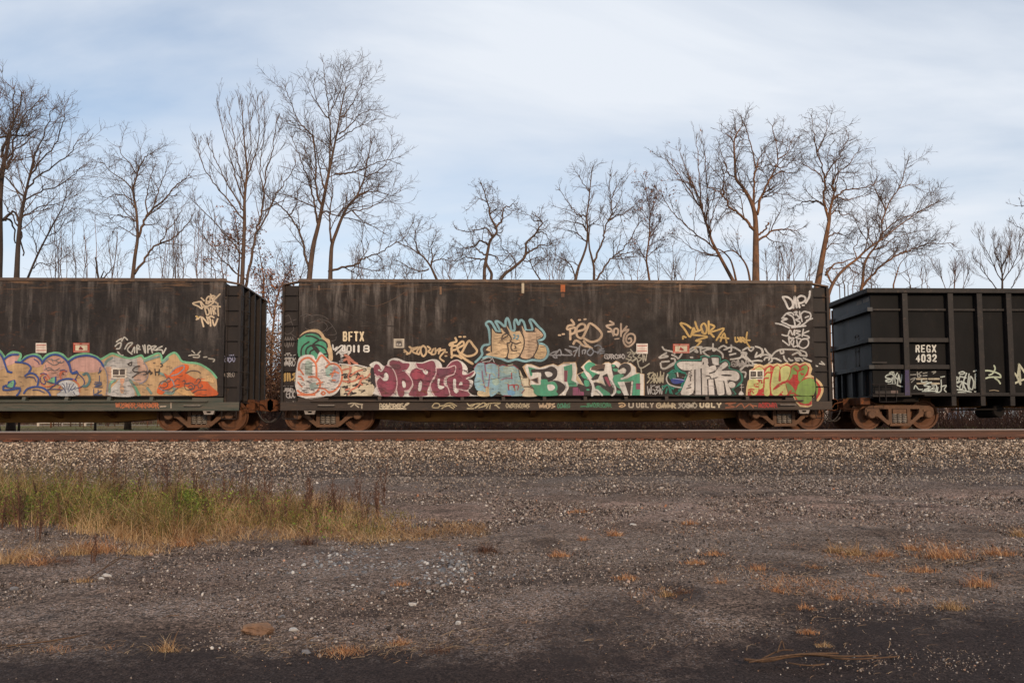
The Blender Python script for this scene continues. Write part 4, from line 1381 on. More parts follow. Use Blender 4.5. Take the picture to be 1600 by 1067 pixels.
def litter():
    r = np.random.default_rng(77)
    n = 9000
    y = 4.6 + 11.5 * r.uniform(size=n) ** 0.9
    x = r.uniform(-1, 1, n) * (y * 0.64 + .5) + y * .035
    k = clump(x * 1.3 + 9, y * 1.3) + r.normal(size=n) * .35 + (x / y) * .8 > 0.22
    x, y = x[k], y[k]
    P = np.stack([x, y, np.interp(y, GY, GZ) + H + .012], axis=1)
    N = len(P)
    a = r.uniform(0, 6.28, N)
    s = r.uniform(.003, .011, N) * np.clip(y / 7, .8, 1.6)
    u = np.stack([np.cos(a), np.sin(a), r.normal(size=N) * .25], axis=1) * s[:, None]
    v = np.stack([-np.sin(a), np.cos(a), r.normal(size=N) * .3], axis=1) * s[:, None] * .5
    V = np.stack([P - u, P + v, P + u, P - v], axis=1).reshape(-1, 3)
    stuff('leaf_litter', (V, (np.arange(N) * 4)[:, None] + np.arange(4)[None, :]), M_LITTER)
    # loose straws and bits of stem lying on the ground
    S = []
    def straws(n, cx, cy, sx, sy, l0, l1):
        a, b = r.normal(cx, sx, n), np.clip(r.normal(cy, sy, n), 785, 1062)
        G = ground_pts(a, b)
        G[:, 2] += r.uniform(.004, .02, n)
        an = r.uniform(0, np.pi, n)
        L = r.uniform(l0, l1, n)
        d = np.stack([np.cos(an), np.sin(an), r.normal(size=n) * .1], axis=1)
        c = r.normal(size=(n, 3)) * .12 * L[:, None]; c[:, 2] = abs(c[:, 2])
        tt = np.array([-.5, -.15, .2, .5])
        P = G[:, None, :] + d[:, None, :] * tt[None, :, None] * L[:, None, None] + c[:, None, :] * (.25 - tt ** 2)[None, :, None] * 3
        up = np.stack([-np.sin(an), np.cos(an), np.full(n, .35)], axis=1)
        S.append(ribbons_arrays(P, np.full((n, 4), 1.0) * r.uniform(.0009, .0022, n)[:, None], up))
    straws(480, 560, 1014, 110, 9, .02, .11); straws(220, 120, 1012, 90, 8, .02, .12)
    straws(700, 1480, 868, 110, 12, .05, .2); straws(500, 1210, 888, 120, 16, .04, .16)
    straws(700, 690, 838, 90, 12, .05, .2); straws(500, 200, 850, 120, 10, .05, .2)
    straws(900, 1250, 930, 230, 45, .03, .12); straws(60, 1400, 1035, 90, 14, .02, .08)
    straws(260, 820, 985, 120, 14, .03, .12)
    stuff('straw_litter', join_arrays(S), M_STRAW)
    # short dead stems lying flat in the orange areas
    NC = 15000
    cx = r.normal(1320, 220, NC); cy = r.normal(880, 36, NC)
    okk = (cy > 800) & (cy < 948)
    cx, cy = cx[okk], cy[okk]; NC = len(cx)
    G = ground_pts(np.clip(cx, 850, 1640), cy)
    kk = clump(G[:, 0] * 3.1 + 2, G[:, 1] * 3.1) + .6 * clump(G[:, 0] * 1.1, G[:, 1] * 1.3 + 4) + r.normal(size=NC) * .15 > .62
    G = G[kk]
    VF = blades(G, r.uniform(.02, .075, len(G)), r.uniform(.7, 2.4, len(G)), r.uniform(.0012, .0028, len(G)), r, 4, .36)
    stuff('dry_ground_cover', VF, M_RUST)


litter()

M_BARKDRY = mat_plain('dry_bark', lin((116, 90, 70)), lin((74, 58, 48)), 16, 0.9, 0.1, 0.8, lin((150, 118, 92)), (0.25, 3, 3))


def fallen_branch():
    m = MB()
    def g(px, py, lift=.02):
        v = GP(px, py); return Vector((v.x, v.y, v.z + lift))
    m.tube(cr([g(1163, 1034), g(1195, 1037), g(1232, 1034, .035), g(1275, 1030, .03), g(1330, 1034, .02), g(1402, 1030, .02)], k=5), [.010] * 10 + [.009] * 10 + [.005] * 6, 7)
    m.tube(cr([g(1170, 1039), g(1215, 1038, .05), g(1260, 1033, .05), g(1310, 1031, .045)], k=5), .0065, 6)
    m.tube(cr([g(1190, 1034), g(1218, 1028, .05), g(1240, 1030, .06)], k=5), .0055, 6)
    m.tube(cr([g(1232, 1040), g(1262, 1044, .02), g(1288, 1042, .02)], k=5), .005, 6)
    m.tube(cr([g(1200, 1036, .03), g(1255, 1036, .06), g(1320, 1037, .05), g(1372, 1033, .04)], k=5), .006, 6)
    m.tube(cr([g(1215, 1031, .05), g(1222, 1022, .09), g(1226, 1027, .05)], k=5), .005, 6)
    p = GP(1280, 1034)
    o = link('fallen_branch', m.mesh('fallen_branch', [M_BARKDRY], True, tuple(p)), None, tuple(p))
    tag(o, 'bleached fallen branch lying on the dark ground at the lower right', 'branch')
    m = MB()
    m.tube(cr([g(136, 908), g(160, 897, .05), g(185, 887, .09), g(205, 872, .14)], k=5), .006, 6)
    m.tube(cr([g(160, 897, .05), g(182, 882, .06), g(206, 878, .03)], k=5), .005, 6)
    p = GP(165, 897)
    o = link('fallen_twig', m.mesh('fallen_twig', [M_BARKDRY], True, tuple(p)), None, tuple(p))
    tag(o, 'thin pale forked twig fallen in front of the grass at left', 'twig')
    m = MB()
    m.tube(cr([g(10, 1013), g(80, 1005, .02), g(165, 990, .02)], k=5), .006, 6)
    m.tube(cr([g(245, 975), g(262, 967, .02), g(280, 965, .02)], k=5), .008, 6)
    p = GP(90, 1003)
    o = link('fallen_twig', m.mesh('fallen_twig', [M_BARKDRY], True, tuple(p)), None, tuple(p))
    tag(o, 'long straight dry stems lying on the gravel at the lower left', 'twig')


fallen_branch()
# ---------------------------------------------------------------- bare trees behind the line
def bark_mat(name, a, b):
    t = NT(name)
    o = t.co((1, 1, 0.25))
    c = t.mix(t.ramp(t.noise(11, o, 6, 0.75), (0.36, 0.0), (0.62, 1.0)), a, b)
    c = t.mix(t.ramp(t.noise(0.7, t.co(), 4), (0.35, 0.0), (0.7, 0.6)), c, lin((84, 76, 70)))
    t.bump(t.noise(14, o, 5), 0.6, 0.03)
    return t.fin(c, 0.85, 0.15)


M_BARK = bark_mat('grey_brown_bark', lin((116, 88, 68)), lin((70, 54, 46)))
M_BARKD = bark_mat('dark_bark', lin((78, 62, 54)), lin((52, 42, 38)))
M_BARKR = bark_mat('warm_bark', lin((150, 104, 70)), lin((92, 66, 50)))
M_TWIG = bark_mat('twig_bark', lin((122, 95, 78)), lin((90, 71, 60)))
M_TWIGR = bark_mat('reddish_twig_bark', lin((118, 80, 64)), lin((88, 60, 50)))
M_DEADLEAF = blade_mat('dead_leaf', ((0.0, lin((104, 66, 44))), (0.5, lin((146, 94, 62))), (1.0, lin((176, 122, 84)))))


def rotv(d, ang, r):
    """d turned by ang about a random axis across it; spread is widest across the view"""
    a = Vector((r.gauss(0, 1), r.gauss(0, 0.8), r.gauss(0, 1)))
    ax = d.cross(a)
    if ax.length < 1e-4:
        return d
    return Matrix.Rotation(ang, 3, ax.normalized()) @ d


class Tree:
    def __init__(s, Y, seed, up=0.25, gnarl=0.10, L1=2.0, dens=1.0, twig=0.0050, spread=(30, 62), leaf=0.0, lv3=True):
        s.Y, s.r = Y, random.Random(seed)
        s.up, s.gnarl, s.L1, s.dens, s.tw, s.spread, s.leaf, s.lv3 = up, gnarl, L1, dens, twig, spread, leaf, lv3
        s.trunk = MB()
        s.poly = {7: [], 5: [], 4: []}
        s.leaves = []

    def path(s, p, d, L, n, r0, r1, gn, up):
        P, Rr = [p.copy()], [r0]
        st = L / (n - 1)
        for i in range(1, n):
            d = (d + Vector((s.r.gauss(0, gn), s.r.gauss(0, gn), s.r.gauss(0, gn) + up * 0.22))).normalized()
            p = p + d * st
            P.append(p.copy()); Rr.append(r0 + (r1 - r0) * i / (n - 1))
        s.poly[n].append((P, Rr))
        return P, d

    def twigs(s, P, L, lo, level, r0):
        r = s.r
        n = len(P)
        cnt = max(1, int(L * (6.5 if level == 2 else 6.0) * s.dens * r.uniform(.7, 1.2)))
        for _ in range(cnt):
            t = r.uniform(lo, 1.0)
            i = min(int(t * (n - 1)), n - 2)
            q = P[i].lerp(P[i + 1], t * (n - 1) - i)
            d = (P[i + 1] - P[i]).normalized()
            d2 = rotv(d, R(r.uniform(*s.spread)), r)
            if level == 2:
                l2 = L * r.uniform(.25, .62) * (1.15 - .55 * t)
                Q, _d = s.path(q, d2, l2, 5, max(s.tw * 1.25, r0 * .5), s.tw * .8, s.gnarl * 1.2, s.up)
                if s.lv3:
                    s.twigs(Q, l2, .2, 3, s.tw)
                if r.random() < s.leaf:
                    s.leaves.append(Q[-1])
            else:
                l3 = max(.12, L * r.uniform(.25, .55))
                Q, _d = s.path(q, d2, l3, 4, s.tw * .9, s.tw * .55, s.gnarl, s.up)
                if r.random() < s.leaf:
                    s.leaves.append(Q[-1]); s.leaves.append(Q[2])

    def side(s, P, rad, lo=0.12, scale=1.0):
        """first order branches along a limb"""
        r = s.r
        Ltot = sum((P[i + 1] - P[i]).length for i in range(len(P) - 1))
        n = len(P)
        cnt = max(4, int(Ltot * 3.0 * s.dens))
        for k in range(cnt):
            t = lo + (1 - lo) * (k + r.uniform(0, 1)) / cnt
            i = min(int(t * (n - 1)), n - 2)
            q = P[i].lerp(P[i + 1], t * (n - 1) - i)
            d = (P[i + 1] - P[i]).normalized()
            d2 = rotv(d, R(r.uniform(*s.spread)), r)
            L = s.L1 * scale * r.uniform(.5, 1.45) * (1.15 - .45 * t)
            r0 = min(rad(t) * .6, .008 + .011 * L)
            C, _d = s.path(q, d2, L, 7, max(r0, s.tw * 1.6), s.tw, s.gnarl, s.up)
            s.twigs(C, L, .15, 2, r0)
        # the tip breaks up into a spray
        d = (P[-1] - P[-2]).normalized()
        for _ in range(3):
            L = s.L1 * .5 * scale * r.uniform(.5, 1)
            C, _d = s.path(P[-1], rotv(d, R(r.uniform(8, 35)), r), L, 7, max(rad(1), s.tw * 1.3), s.tw * .8, s.gnarl, s.up)
            s.twigs(C, L, .1, 2, s.tw * 1.4)

    def limb(s, pts, w0, w1, ground=False, depth=None, side=True, lo=0.12, scale=1.0):
        """a limb traced in the photograph: pts in photo pixels, widths in photo pixels"""
        k = s.Y / F_PX
        pts = pxs(pts)
        w0, w1 = w0 * .74, max(w1 * .7, .7)
        dep = s.r.uniform(-1.1, 1.6) * min(1.0, len(pts) / 4) if depth is None else depth
        c = cr(pts, k=4)
        n = len(c)
        P = []
        for i, (a, b) in enumerate(c):
            P.append(W(a, b, s.Y + dep * i / (n - 1)))
        if not ground:
            for i in range(1, n - 1):
                P[i] = P[i] + Vector((s.r.gauss(0, .02), s.r.gauss(0, .04), s.r.gauss(0, .02)))
        rad = lambda t: (w0 + (w1 - w0) * t ** .8) * k / 2
        full = list(P)
        if ground:
            lean = (P[2].x - P[0].x) * -.6
            b = Vector((P[0].x + max(-.8, min(.8, lean)), s.Y, gz(s.Y) - .15))
            m = (b + P[0]) / 2
            full = [b, b.lerp(P[0], .12), m, P[0]] + P[1:]
            fl = 1.0 if w0 > 4 else .62
            rr = [w0 * k * .95 * fl, w0 * k * .68 * fl, w0 * k * max(.5, .58 * fl), w0 * k * .5] + [rad(i / (n - 1)) for i in range(1, n)]
        else:
            rr = [rad(i / (n - 1)) for i in range(n)]
        s.trunk.tube(full, rr, 8 if w0 > 6 else 6, cap=True)
        if side:
            s.side(P, rad, lo, scale)
        return P

    def finish(s, name, label, group=None, bark=None, twigm=None, cat='tree'):
        zmin = min(v[2] for v in s.trunk.v)
        base = [v for v in s.trunk.v if v[2] < zmin + .3]
        bx = sum(v[0] for v in base) / len(base)
        o = empty(name, (bx, s.Y, gz(s.Y)), label, cat, group)
        s.trunk.build('trunk', [bark or M_BARK], o, True)
        parts = []
        for n, lst in s.poly.items():
            if lst:
                P = np.array([[tuple(q) for q in a] for a, _ in lst]); Rr = np.array([b for _, b in lst])
                parts.append(tubes_arrays(P, Rr, 4 if n == 7 else 3))
        if parts:
            V, Fq = join_arrays(parts)
            V = V - np.array(tuple(o.location))
            c = link('crown', raw_mesh('crown', V, Fq, [twigm or M_TWIG], smooth=True), o)
            if s.leaves:
                g = np.random.default_rng(len(s.leaves))
                P = np.array([tuple(v) for v in s.leaves])
                P = P + g.normal(size=P.shape) * .03 - np.array([0, 0, .05]) - np.array(tuple(o.location))
                V, Fq = leaf_arrays(P, g.uniform(.035, .075, len(P)), g)
                link('foliage', raw_mesh('foliage', V, Fq, [M_DEADLEAF]), c, tuple(0 for _ in range(3)))
        return o


TR = 'bare trees behind the train'


def T(label, Y, seed, limbs, bark=None, twigm=None, name='bare_tree', **kw):
    t = Tree(Y, seed, **kw)
    for l in limbs:
        a = dict(l[3]) if len(l) > 3 else {}
        t.limb(l[0], l[1], l[2], **a)
    return t.finish(name, label, TR, bark, twigm)


GR = {'ground': True, 'depth': 0.0}
NS = {'side': False}

# far left group
T('huge dark tree cut by the left edge of the photo, with a dense brushy top', 34, 1,
  [('-6 440 -3 390 -2 340 0 300 5 260 12 230 16 205', 24, 3, dict(GR, lo=.55)),
   ('3 245 12 215 22 190 30 165 34 145', 6, 2), ('10 265 20 238 26 205 40 180 58 160', 5, 2), ('-4 260 -10 215 -8 180 0 150', 6, 2),
   ('0 215 25 212 48 214 68 220', 5, 1.5), ('-4 300 10 250 30 230 50 215', 5, 2), ('-6 230 -30 200 -50 160', 6, 2), ('4 235 18 200 20 165 22 140', 5, 2),
   ('8 345 20 330 32 350 33 370 36 400', 6, 3, NS), ('-4 345 12 342 22 352 24 380', 6, 3, NS)],
  M_BARKD, M_TWIG, up=.5, gnarl=.13, L1=1.45, dens=1.05)
T('tall slim dark stemmed tree sweeping right, second from the left edge', 33, 2,
  [('26 436 28 390 31 352 38 312 46 276 52 250', 12, 3, dict(GR, lo=.3)),
   ('44 284 58 257 80 235 96 200 100 175', 4, 1.5), ('42 296 62 275 88 255 110 240 120 222', 4, 1.5), ('38 315 62 300 92 290 118 270 126 262', 3.5, 1.5),
   ('46 276 60 232 74 195 82 172', 4, 1.5), ('34 340 60 325 90 318 108 305', 3, 1.2), ('38 310 20 290 6 275 -10 272', 4, 1.5), ('30 360 14 330 2 310', 4, 1.5)],
  M_BARKD, M_TWIG, up=.45, gnarl=.08, L1=1.5, dens=.85)
T('thin leaning stem rising to the right from behind the left car', 35, 3,
  [('42 438 58 400 74 368 86 345 97 325 104 300', 5, 1.5, dict(GR, lo=.2)), ('60 398 52 370 50 345', 2.5, 1), ('74 368 88 362 104 340', 2.5, 1), ('50 420 64 412 80 415 100 402', 2.5, 1)],
  M_BARKD, M_TWIG, up=.5, L1=1.3, dens=1.0)
T('spreading tree with a forked crown standing alone left of the tall ones', 38, 4,
  [('207 436 211 400 215 371 213 330 208 298 214 275 216 262', 9, 2.5, dict(GR, lo=.35)),
   ('214 275 205 258 192 244 187 230', 3, 1.2), ('209 300 194 282 175 270 162 255', 3, 1.2), ('210 315 190 305 170 308 158 318', 2.6, 1), ('214 268 224 250 236 240 246 234', 3, 1.2),
   ('215 372 224 350 230 338 244 322 262 306 272 292 284 285 294 275', 6, 1.6), ('240 325 248 300 254 280 262 255', 3, 1.2), ('230 338 228 310 234 285 240 262', 3.5, 1.2), ('212 345 195 340 182 335 172 345', 3, 1),
   ('210 428 224 408 238 389 256 378 276 368 292 352 300 340', 6, 1.6), ('250 380 262 360 278 340 286 322', 3, 1), ('215 371 200 362 186 355 176 362', 2.6, 1)],
  M_BARK, M_TWIG, up=.2, gnarl=.13, L1=1.25, dens=1.0)
T('broken dead stump standing up behind the left car', 36, 5, [('155 440 152 425 151 412 149 402', 5, 3.5, dict(GR, side=False)), ('160 438 168 428 176 418', 3.5, 1.5, NS), ('157 436 162 424', 3, 2, NS)], M_BARKD, name='dead_stump')
T('upright vase shaped tree with many ascending thin branches, left of the tallest tree', 36, 6,
  [('378 448 380 400 382 350 382 316 384 290 386 265 383 235 380 200 378 165', 10, 1.6, dict(GR, lo=.3)),
   ('384 448 391 410 399 371 404 350 410 330 412 300 416 270 424 240 430 210 432 190', 7, 1.4, {'depth': 1.0}), ('401 362 418 335 430 310 442 290 455 270 462 255', 4, 1.2),
   ('381 330 366 305 354 285 344 265 335 245 326 228', 4, 1.2), ('382 345 360 318 342 296 326 275 314 250 311 228', 4, 1.2), ('382 318 372 290 364 260 355 225 346 195 340 165', 4, 1.2),
   ('385 280 396 250 404 220 404 190 402 160', 3.5, 1.2), ('384 300 376 270 370 240 364 205 358 170', 3.5, 1.2), ('410 330 428 320 446 310 462 300', 3, 1), ('386 265 392 235 390 200 388 168', 3, 1),
   ('380 400 360 375 338 350 318 330 300 312', 4, 1.2), ('386 440 362 420 338 395 318 370 306 350', 4, 1.2), ('412 300 406 265 410 230 414 195 412 165', 3, 1)],
  M_BARK, M_TWIG, up=.75, gnarl=.05, L1=1.1, dens=.85, spread=(18, 42))
T('leafy tree still hung with brown leaves, seen through the gap between left and middle cars', 40, 7,
  [('372 440 374 400 372 370 368 345', 5, 1.5, dict(GR, lo=.1)), ('410 470 412 440 408 410 404 385', 5, 1.5, dict(GR, lo=.0)), ('424 540 428 500 432 470 440 445 452 425', 6, 2, dict(GR, lo=.0)), ('428 498 416 478 412 455', 4, 1.5), ('432 480 444 470 452 455', 3, 1), ('350 440 346 410 350 380', 3, 1, dict(GR, lo=0))],
  M_BARKR, M_TWIGR, up=.25, gnarl=.18, L1=1.25, dens=1.25, leaf=.85)
T('tallest tree, two heavy stems forking into a wide airy crown', 37, 8,
  [('483 438 486 410 490 382 495 362 499 345 506 310 512 279 517 255 521 235 526 210 530 188 534 165 540 140', 12, 2, dict(GR, lo=.5)),
   ('516 438 517 405 519 382 526 362 534 341 544 322 556 309 564 292 570 276 574 250 580 225', 10, 1.8, dict(GR, lo=.4)),
   ('482 420 479 407 474 385 468 363 458 345 446 330 434 318 424 312 412 300', 6, 1.5), ('497 350 492 330 489 310 486 294 478 272 470 250 462 232 457 215', 6, 1.4),
   ('503 325 496 300 493 275 493 250 490 220 484 208 475 199 462 180 453 155 446 138', 5.5, 1.3), ('508 300 502 275 497 250 492 225 488 205', 4, 1.2),
   ('512 279 516 240 516 205 514 181 512 155 509 136 507 118 505 98', 5, 1.1, {'scale': .45}), ('514 181 524 160 532 135 538 110', 3, 1), ('514 185 500 168 492 150 490 132', 3, 1),
   ('523 272 540 271 556 268 572 262 589 254 606 250 622 246', 4.5, 1.2), ('534 341 548 330 566 328 582 322 604 310 624 300', 4, 1.2), ('556 309 572 300 590 300 612 306', 3.5, 1.2),
   ('498 338 510 330 522 336 540 340 560 345 578 352 596 362', 4, 1.2), ('513 425 534 418 556 414 566 406 578 400 596 394 614 382 632 372 644 350', 5.5, 1.4), ('519 382 515 350 516 325 520 300 518 272', 5, 1.5),
   ('530 188 546 170 556 150 566 128', 3.5, 1.1), ('530 210 548 196 562 180 580 172', 3.5, 1.1), ('526 220 548 205 566 196 584 188', 3, 1.0), ('570 276 590 268 606 250 616 230', 3, 1), ('452 336 462 322 466 300 472 285', 3, 1)],
  M_BARK, M_TWIG, up=.22, gnarl=.11, L1=1.4, dens=1.05)
T('low crooked tree right of the tallest one, only its upper limbs above the roofline', 40, 9,
  [('683 438 677 425 672 415 662 402 652 395 640 387 628 382', 6, 1.6, dict(GR, lo=.25)), ('673 416 676 400 674 385 680 370', 3.5, 1), ('670 420 656 424 640 418 622 408', 3.5, 1.2), ('655 396 650 380 648 365 655 350', 3, 1), ('674 410 690 405 706 408 722 400', 3, 1)],
  M_BARK, M_TWIG, up=.2, gnarl=.2, L1=1.0, dens=1.3)
T('gnarled twisting tree in the middle above the car, bare and contorted', 36, 10,
  [('757 440 757 420 760 404 763 388 766 376 771 370 776 363 775 355 769 345 765 335 765 326 762 318 759 308 757 300 753 290', 8, 1.8, dict(GR, lo=.35)),
   ('767 438 768 428 764 420 760 412 759 402', 7, 5, dict(GR, side=False)), ('775 357 780 350 785 345 786 334 788 325 796 322 803 320 810 328', 5, 1.4), ('763 383 757 378 750 377 742 384 732 386 718 388 706 384', 5, 1.4), ('770 370 762 358 757 357 742 360 728 362 714 358', 4.5, 1.3),
   ('759 398 748 392 742 384 738 372 740 362', 4, 1.2), ('758 406 744 404 728 402 714 408 700 404', 4, 1.2), ('764 398 776 402 782 412 796 416', 3.5, 1.2), ('762 318 754 312 744 308', 3, 1), ('766 335 776 326 780 318', 2.5, 1), ('776 363 782 372 784 385 790 396', 3, 1)],
  M_BARK, M_TWIG, up=.08, gnarl=.28, L1=.85, dens=1.35, spread=(35, 75))
T('leaning crooked tree bending right, next to the gnarled one', 36, 11,
  [('781 438 790 427 800 420 812 410 820 401 822 388 822 380 830 372 837 365 842 356 847 350 845 344 838 338', 8, 2, dict(GR, lo=.35)),
   ('819 402 826 394 836 388 846 382 856 384 862 380', 4.5, 1.3), ('838 364 846 362 855 368 862 380', 3.5, 1.2), ('845 345 834 346 830 338', 3, 1), ('816 406 824 408 838 402 850 404', 3, 1), ('841 358 850 358 856 352', 2.5, 1), ('808 413 800 400 792 392 784 390', 3, 1)],
  M_BARK, M_TWIG, up=.12, gnarl=.26, L1=.85, dens=1.3, spread=(35, 72))
T('small dark tree with a bent stem right of the leaning crooked one', 42, 12, [('846 440 838 428 832 418 828 405 826 392', 3.5, 1.2, dict(GR, lo=.1)), ('832 418 844 408 856 400', 2.2, 1), ('900 440 896 424 890 412 878 404 868 398', 3.5, 1.2, dict(GR, lo=.1))], M_BARK, M_TWIG, up=.3, gnarl=.15, L1=1.0, dens=1.2)
T('rounded tree with several wavy stems, right of centre', 38, 13,
  [('899 438 902 425 905 415 912 398 917 380 918 358 917 337 920 314 922 292 924 276 925 264', 7, 1.6, dict(GR, lo=.4)),
   ('928 438 928 418 924 400 921 388 920 370 922 352', 6, 2.5, dict(GR, side=False)), ('928 410 936 392 942 375 945 360 950 345 955 336 957 328 954 310 952 292 955 276', 5, 1.4),
   ('931 438 944 418 957 402 968 394 977 385 986 372 992 360 1002 346', 5, 1.3), ('957 402 972 398 984 394 1000 396', 3.5, 1.1), ('917 338 908 337 902 335 895 327 888 316 875 298', 4, 1.2), ('918 362 908 350 896 348 884 345', 3.5, 1.1), ('917 380 905 366 892 362 876 358', 3.5, 1.1),
   ('950 345 962 338 974 334 986 326 996 316', 3.5, 1.1), ('922 352 926 350 930 347 936 340 938 330', 3, 1), ('922 300 912 288 906 278', 2.6, 1), ('956 310 964 292 970 280', 2.6, 1), ('957 328 966 316 972 300', 2.5, 1), ('904 418 896 410 886 408', 2.8, 1)],
  M_BARK, M_TWIG, up=.2, gnarl=.15, L1=1.05, dens=1.05)
T('slender tree with fine reddish twigs between the rounded tree and the big ones', 40, 14,
  [('1015 440 1012 420 1010 405 1013 382 1015 360 1015 345 1015 328 1011 305 1007 282', 5, 1.2, dict(GR, lo=.2)), ('1014 370 1024 355 1032 345', 2, .8), ('1015 345 1002 330 994 318', 2, .8), ('1012 400 1024 390 1034 384', 2, .8), ('1015 340 1022 318 1026 296', 2, .8)],
  M_BARKR, M_TWIGR, up=.5, gnarl=.12, L1=1.15, dens=1.5, leaf=.12)
T('fan shaped tree with leaf clusters on its upright branches, left of the thickest trunk', 37, 15,
  [('1146 440 1134 418 1120 392 1112 376 1107 360 1102 345 1098 330 1092 310 1084 290 1076 274', 9, 1.8, dict(GR, lo=.35)),
   ('1106 358 1098 330 1094 300 1092 270 1090 240 1088 218', 4, 1.1), ('1098 330 1082 305 1066 280 1050 258 1034 246', 4, 1.1), ('1090 305 1078 282 1070 258 1062 236', 3, 1), ('1104 345 1106 315 1104 285 1102 255 1100 228', 3.5, 1),
   ('1120 392 1096 372 1070 350 1050 330 1036 308', 4, 1.1), ('1126 402 1104 396 1080 388 1060 372', 3.5, 1), ('1110 368 1112 340 1118 322 1128 305', 3.5, 1.1), ('1150 438 1146 420 1140 404 1128 392 1118 388', 5, 2, dict(GR, side=False)), ('1084 290 1068 282 1052 282', 2.5, .9), ('1172 440 1168 420 1160 405 1146 392 1130 394 1110 398', 5, 1.6, dict(GR, lo=.3))],
  M_BARKR, M_TWIG, up=.55, gnarl=.07, L1=1.15, dens=.9, spread=(18, 45), leaf=.09)
T('biggest trunk, a stout tree whose limbs divide into a broad rounded crown', 35, 16,
  [('1181 440 1181 410 1181 380 1181 360 1180 340 1177 325 1170 308 1160 292 1150 279 1148 250 1147 222 1152 208 1159 198', 17, 1.8, dict(GR, lo=.5)),
   ('1180 345 1178 322 1178 300 1178 280 1180 261 1175 235 1168 210 1163 195', 7, 1.4), ('1183 336 1188 312 1196 295 1204 279 1212 262 1216 248 1212 222 1207 198', 6.5, 1.4), ('1179 360 1166 345 1154 334 1141 324 1134 312 1129 303 1117 297 1105 290', 7, 1.6),
   ('1131 305 1131 285 1130 268 1124 250', 4, 1.2), ('1184 376 1196 368 1210 360 1226 358 1240 360 1255 356', 6, 1.4), ('1183 368 1192 362 1200 352 1202 348', 5, 3, NS), ('1216 249 1228 240 1236 225 1242 212', 3.5, 1.1), ('1178 272 1186 250 1194 235 1204 222', 3.5, 1.1), ('1180 261 1190 258 1194 240', 3, 1),
   ('1150 280 1140 272 1134 258 1128 244 1124 228', 4, 1.1), ('1147 222 1138 212 1128 206', 3, 1), ('1170 308 1164 300 1156 296 1146 300', 3, 1), ('1205 278 1222 268 1238 272 1250 266', 3.5, 1.1), ('1190 310 1206 302 1222 304', 3, 1), ('1141 324 1132 330 1122 345', 3, 1), ('1209 260 1224 262 1240 250', 3, 1)],
  M_BARKR, M_TWIG, up=.15, gnarl=.17, L1=1.2, dens=1.16, spread=(30, 66))
T('leaning stout tree with knobbly limbs right of the biggest trunk', 34, 17,
  [('1276 455 1281 425 1285 402 1290 375 1294 354 1296 342 1297 328 1301 312 1304 298', 16, 4, dict(GR, lo=.7)),
   ('1294 345 1289 320 1288 300 1288 279 1283 258 1276 237 1272 210 1268 183', 6, 1.3), ('1300 315 1310 304 1318 298 1330 296 1346 294 1360 290 1372 284', 5, 1.3), ('1304 300 1302 290 1304 278 1312 268 1324 258 1338 240', 5, 1.3), ('1292 328 1284 318 1276 315 1262 314 1250 318 1240 324', 5, 1.3),
   ('1297 335 1306 330 1316 336 1326 334', 4, 1.5), ('1288 279 1298 262 1310 248 1318 232 1326 215', 4, 1.2), ('1288 285 1278 272 1264 262 1252 252', 3.5, 1.1), ('1276 237 1286 220 1292 205 1292 190', 3, 1), ('1302 306 1320 312 1336 310 1352 306', 3.5, 1.1), ('1290 376 1300 366 1312 364 1324 372', 4, 1.2), ('1305 288 1310 270 1306 255', 3, 1), ('1286 395 1300 382 1316 380', 3.5, 1.2)],
  M_BARKR, M_TWIG, up=.12, gnarl=.19, L1=1.15, dens=1.16, spread=(32, 70))
T('low tree with long limbs reaching out to the right over the black gondola', 33, 18,
  [('1294 462 1300 446 1310 430 1324 416 1339 405 1350 394 1364 383 1378 374 1398 358 1420 342 1442 328 1462 318', 8, 1.5, dict(GR, lo=.3)),
   ('1300 448 1292 425 1296 418 1310 420 1326 416', 5, 2, NS), ('1339 405 1334 390 1340 378 1336 365', 3, 1), ('1325 416 1336 425 1346 430', 3, 1), ('1290 430 1304 414 1320 408 1338 404', 5, 2, NS), ('1364 383 1358 365 1364 350', 3, 1)],
  M_BARKR, M_TWIG, up=.2, gnarl=.16, L1=1.2, dens=1.2)
T('spreading tree right of the stout leaning one, fanning out low to the right', 35, 19,
  [('1345 456 1348 440 1349 425 1351 412 1358 398 1366 388 1372 378 1378 366 1378 348 1384 330 1392 312 1405 294 1411 276 1417 256', 7, 1.4, dict(GR, lo=.35)),
   ('1347 448 1358 436 1366 426 1382 412 1402 399 1420 392 1436 386 1450 381 1468 382 1486 380', 6, 1.3), ('1402 399 1414 392 1424 398 1444 398', 3, 1), ('1378 366 1392 352 1410 340 1432 332 1452 322 1464 316', 3.5, 1), ('1384 330 1376 312 1368 298 1370 280', 3, 1), ('1378 350 1370 330 1374 312', 3, 1), ('1405 294 1418 290 1436 288', 2.5, .9), ('1366 390 1380 385 1398 372 1416 366 1440 360', 3.5, 1.1), ('1396 445 1402 425 1408 410 1424 395', 3.5, 1, dict(GR, lo=.1))],
  M_BARKR, M_TWIG, up=.3, gnarl=.13, L1=1.2, dens=1.25)
T('fan of upright branches low above the gondola near the right edge', 44, 20,
  [('1566 455 1566 430 1564 410 1564 390', 5, 1.2, dict(GR, lo=.2)), ('1566 440 1552 415 1542 392 1530 372', 2.6, .9), ('1566 440 1582 415 1590 395 1594 372', 2.6, .9), ('1564 420 1556 395 1552 376', 2.4, .9), ('1566 415 1576 392 1580 370', 2.4, .9), ('1558 452 1540 430 1528 410', 2.4, .9), ('1580 450 1592 428 1600 410', 2.4, .9)],
  M_BARKD, M_TWIG, up=.8, gnarl=.06, L1=1.15, dens=1.2, spread=(15, 38))
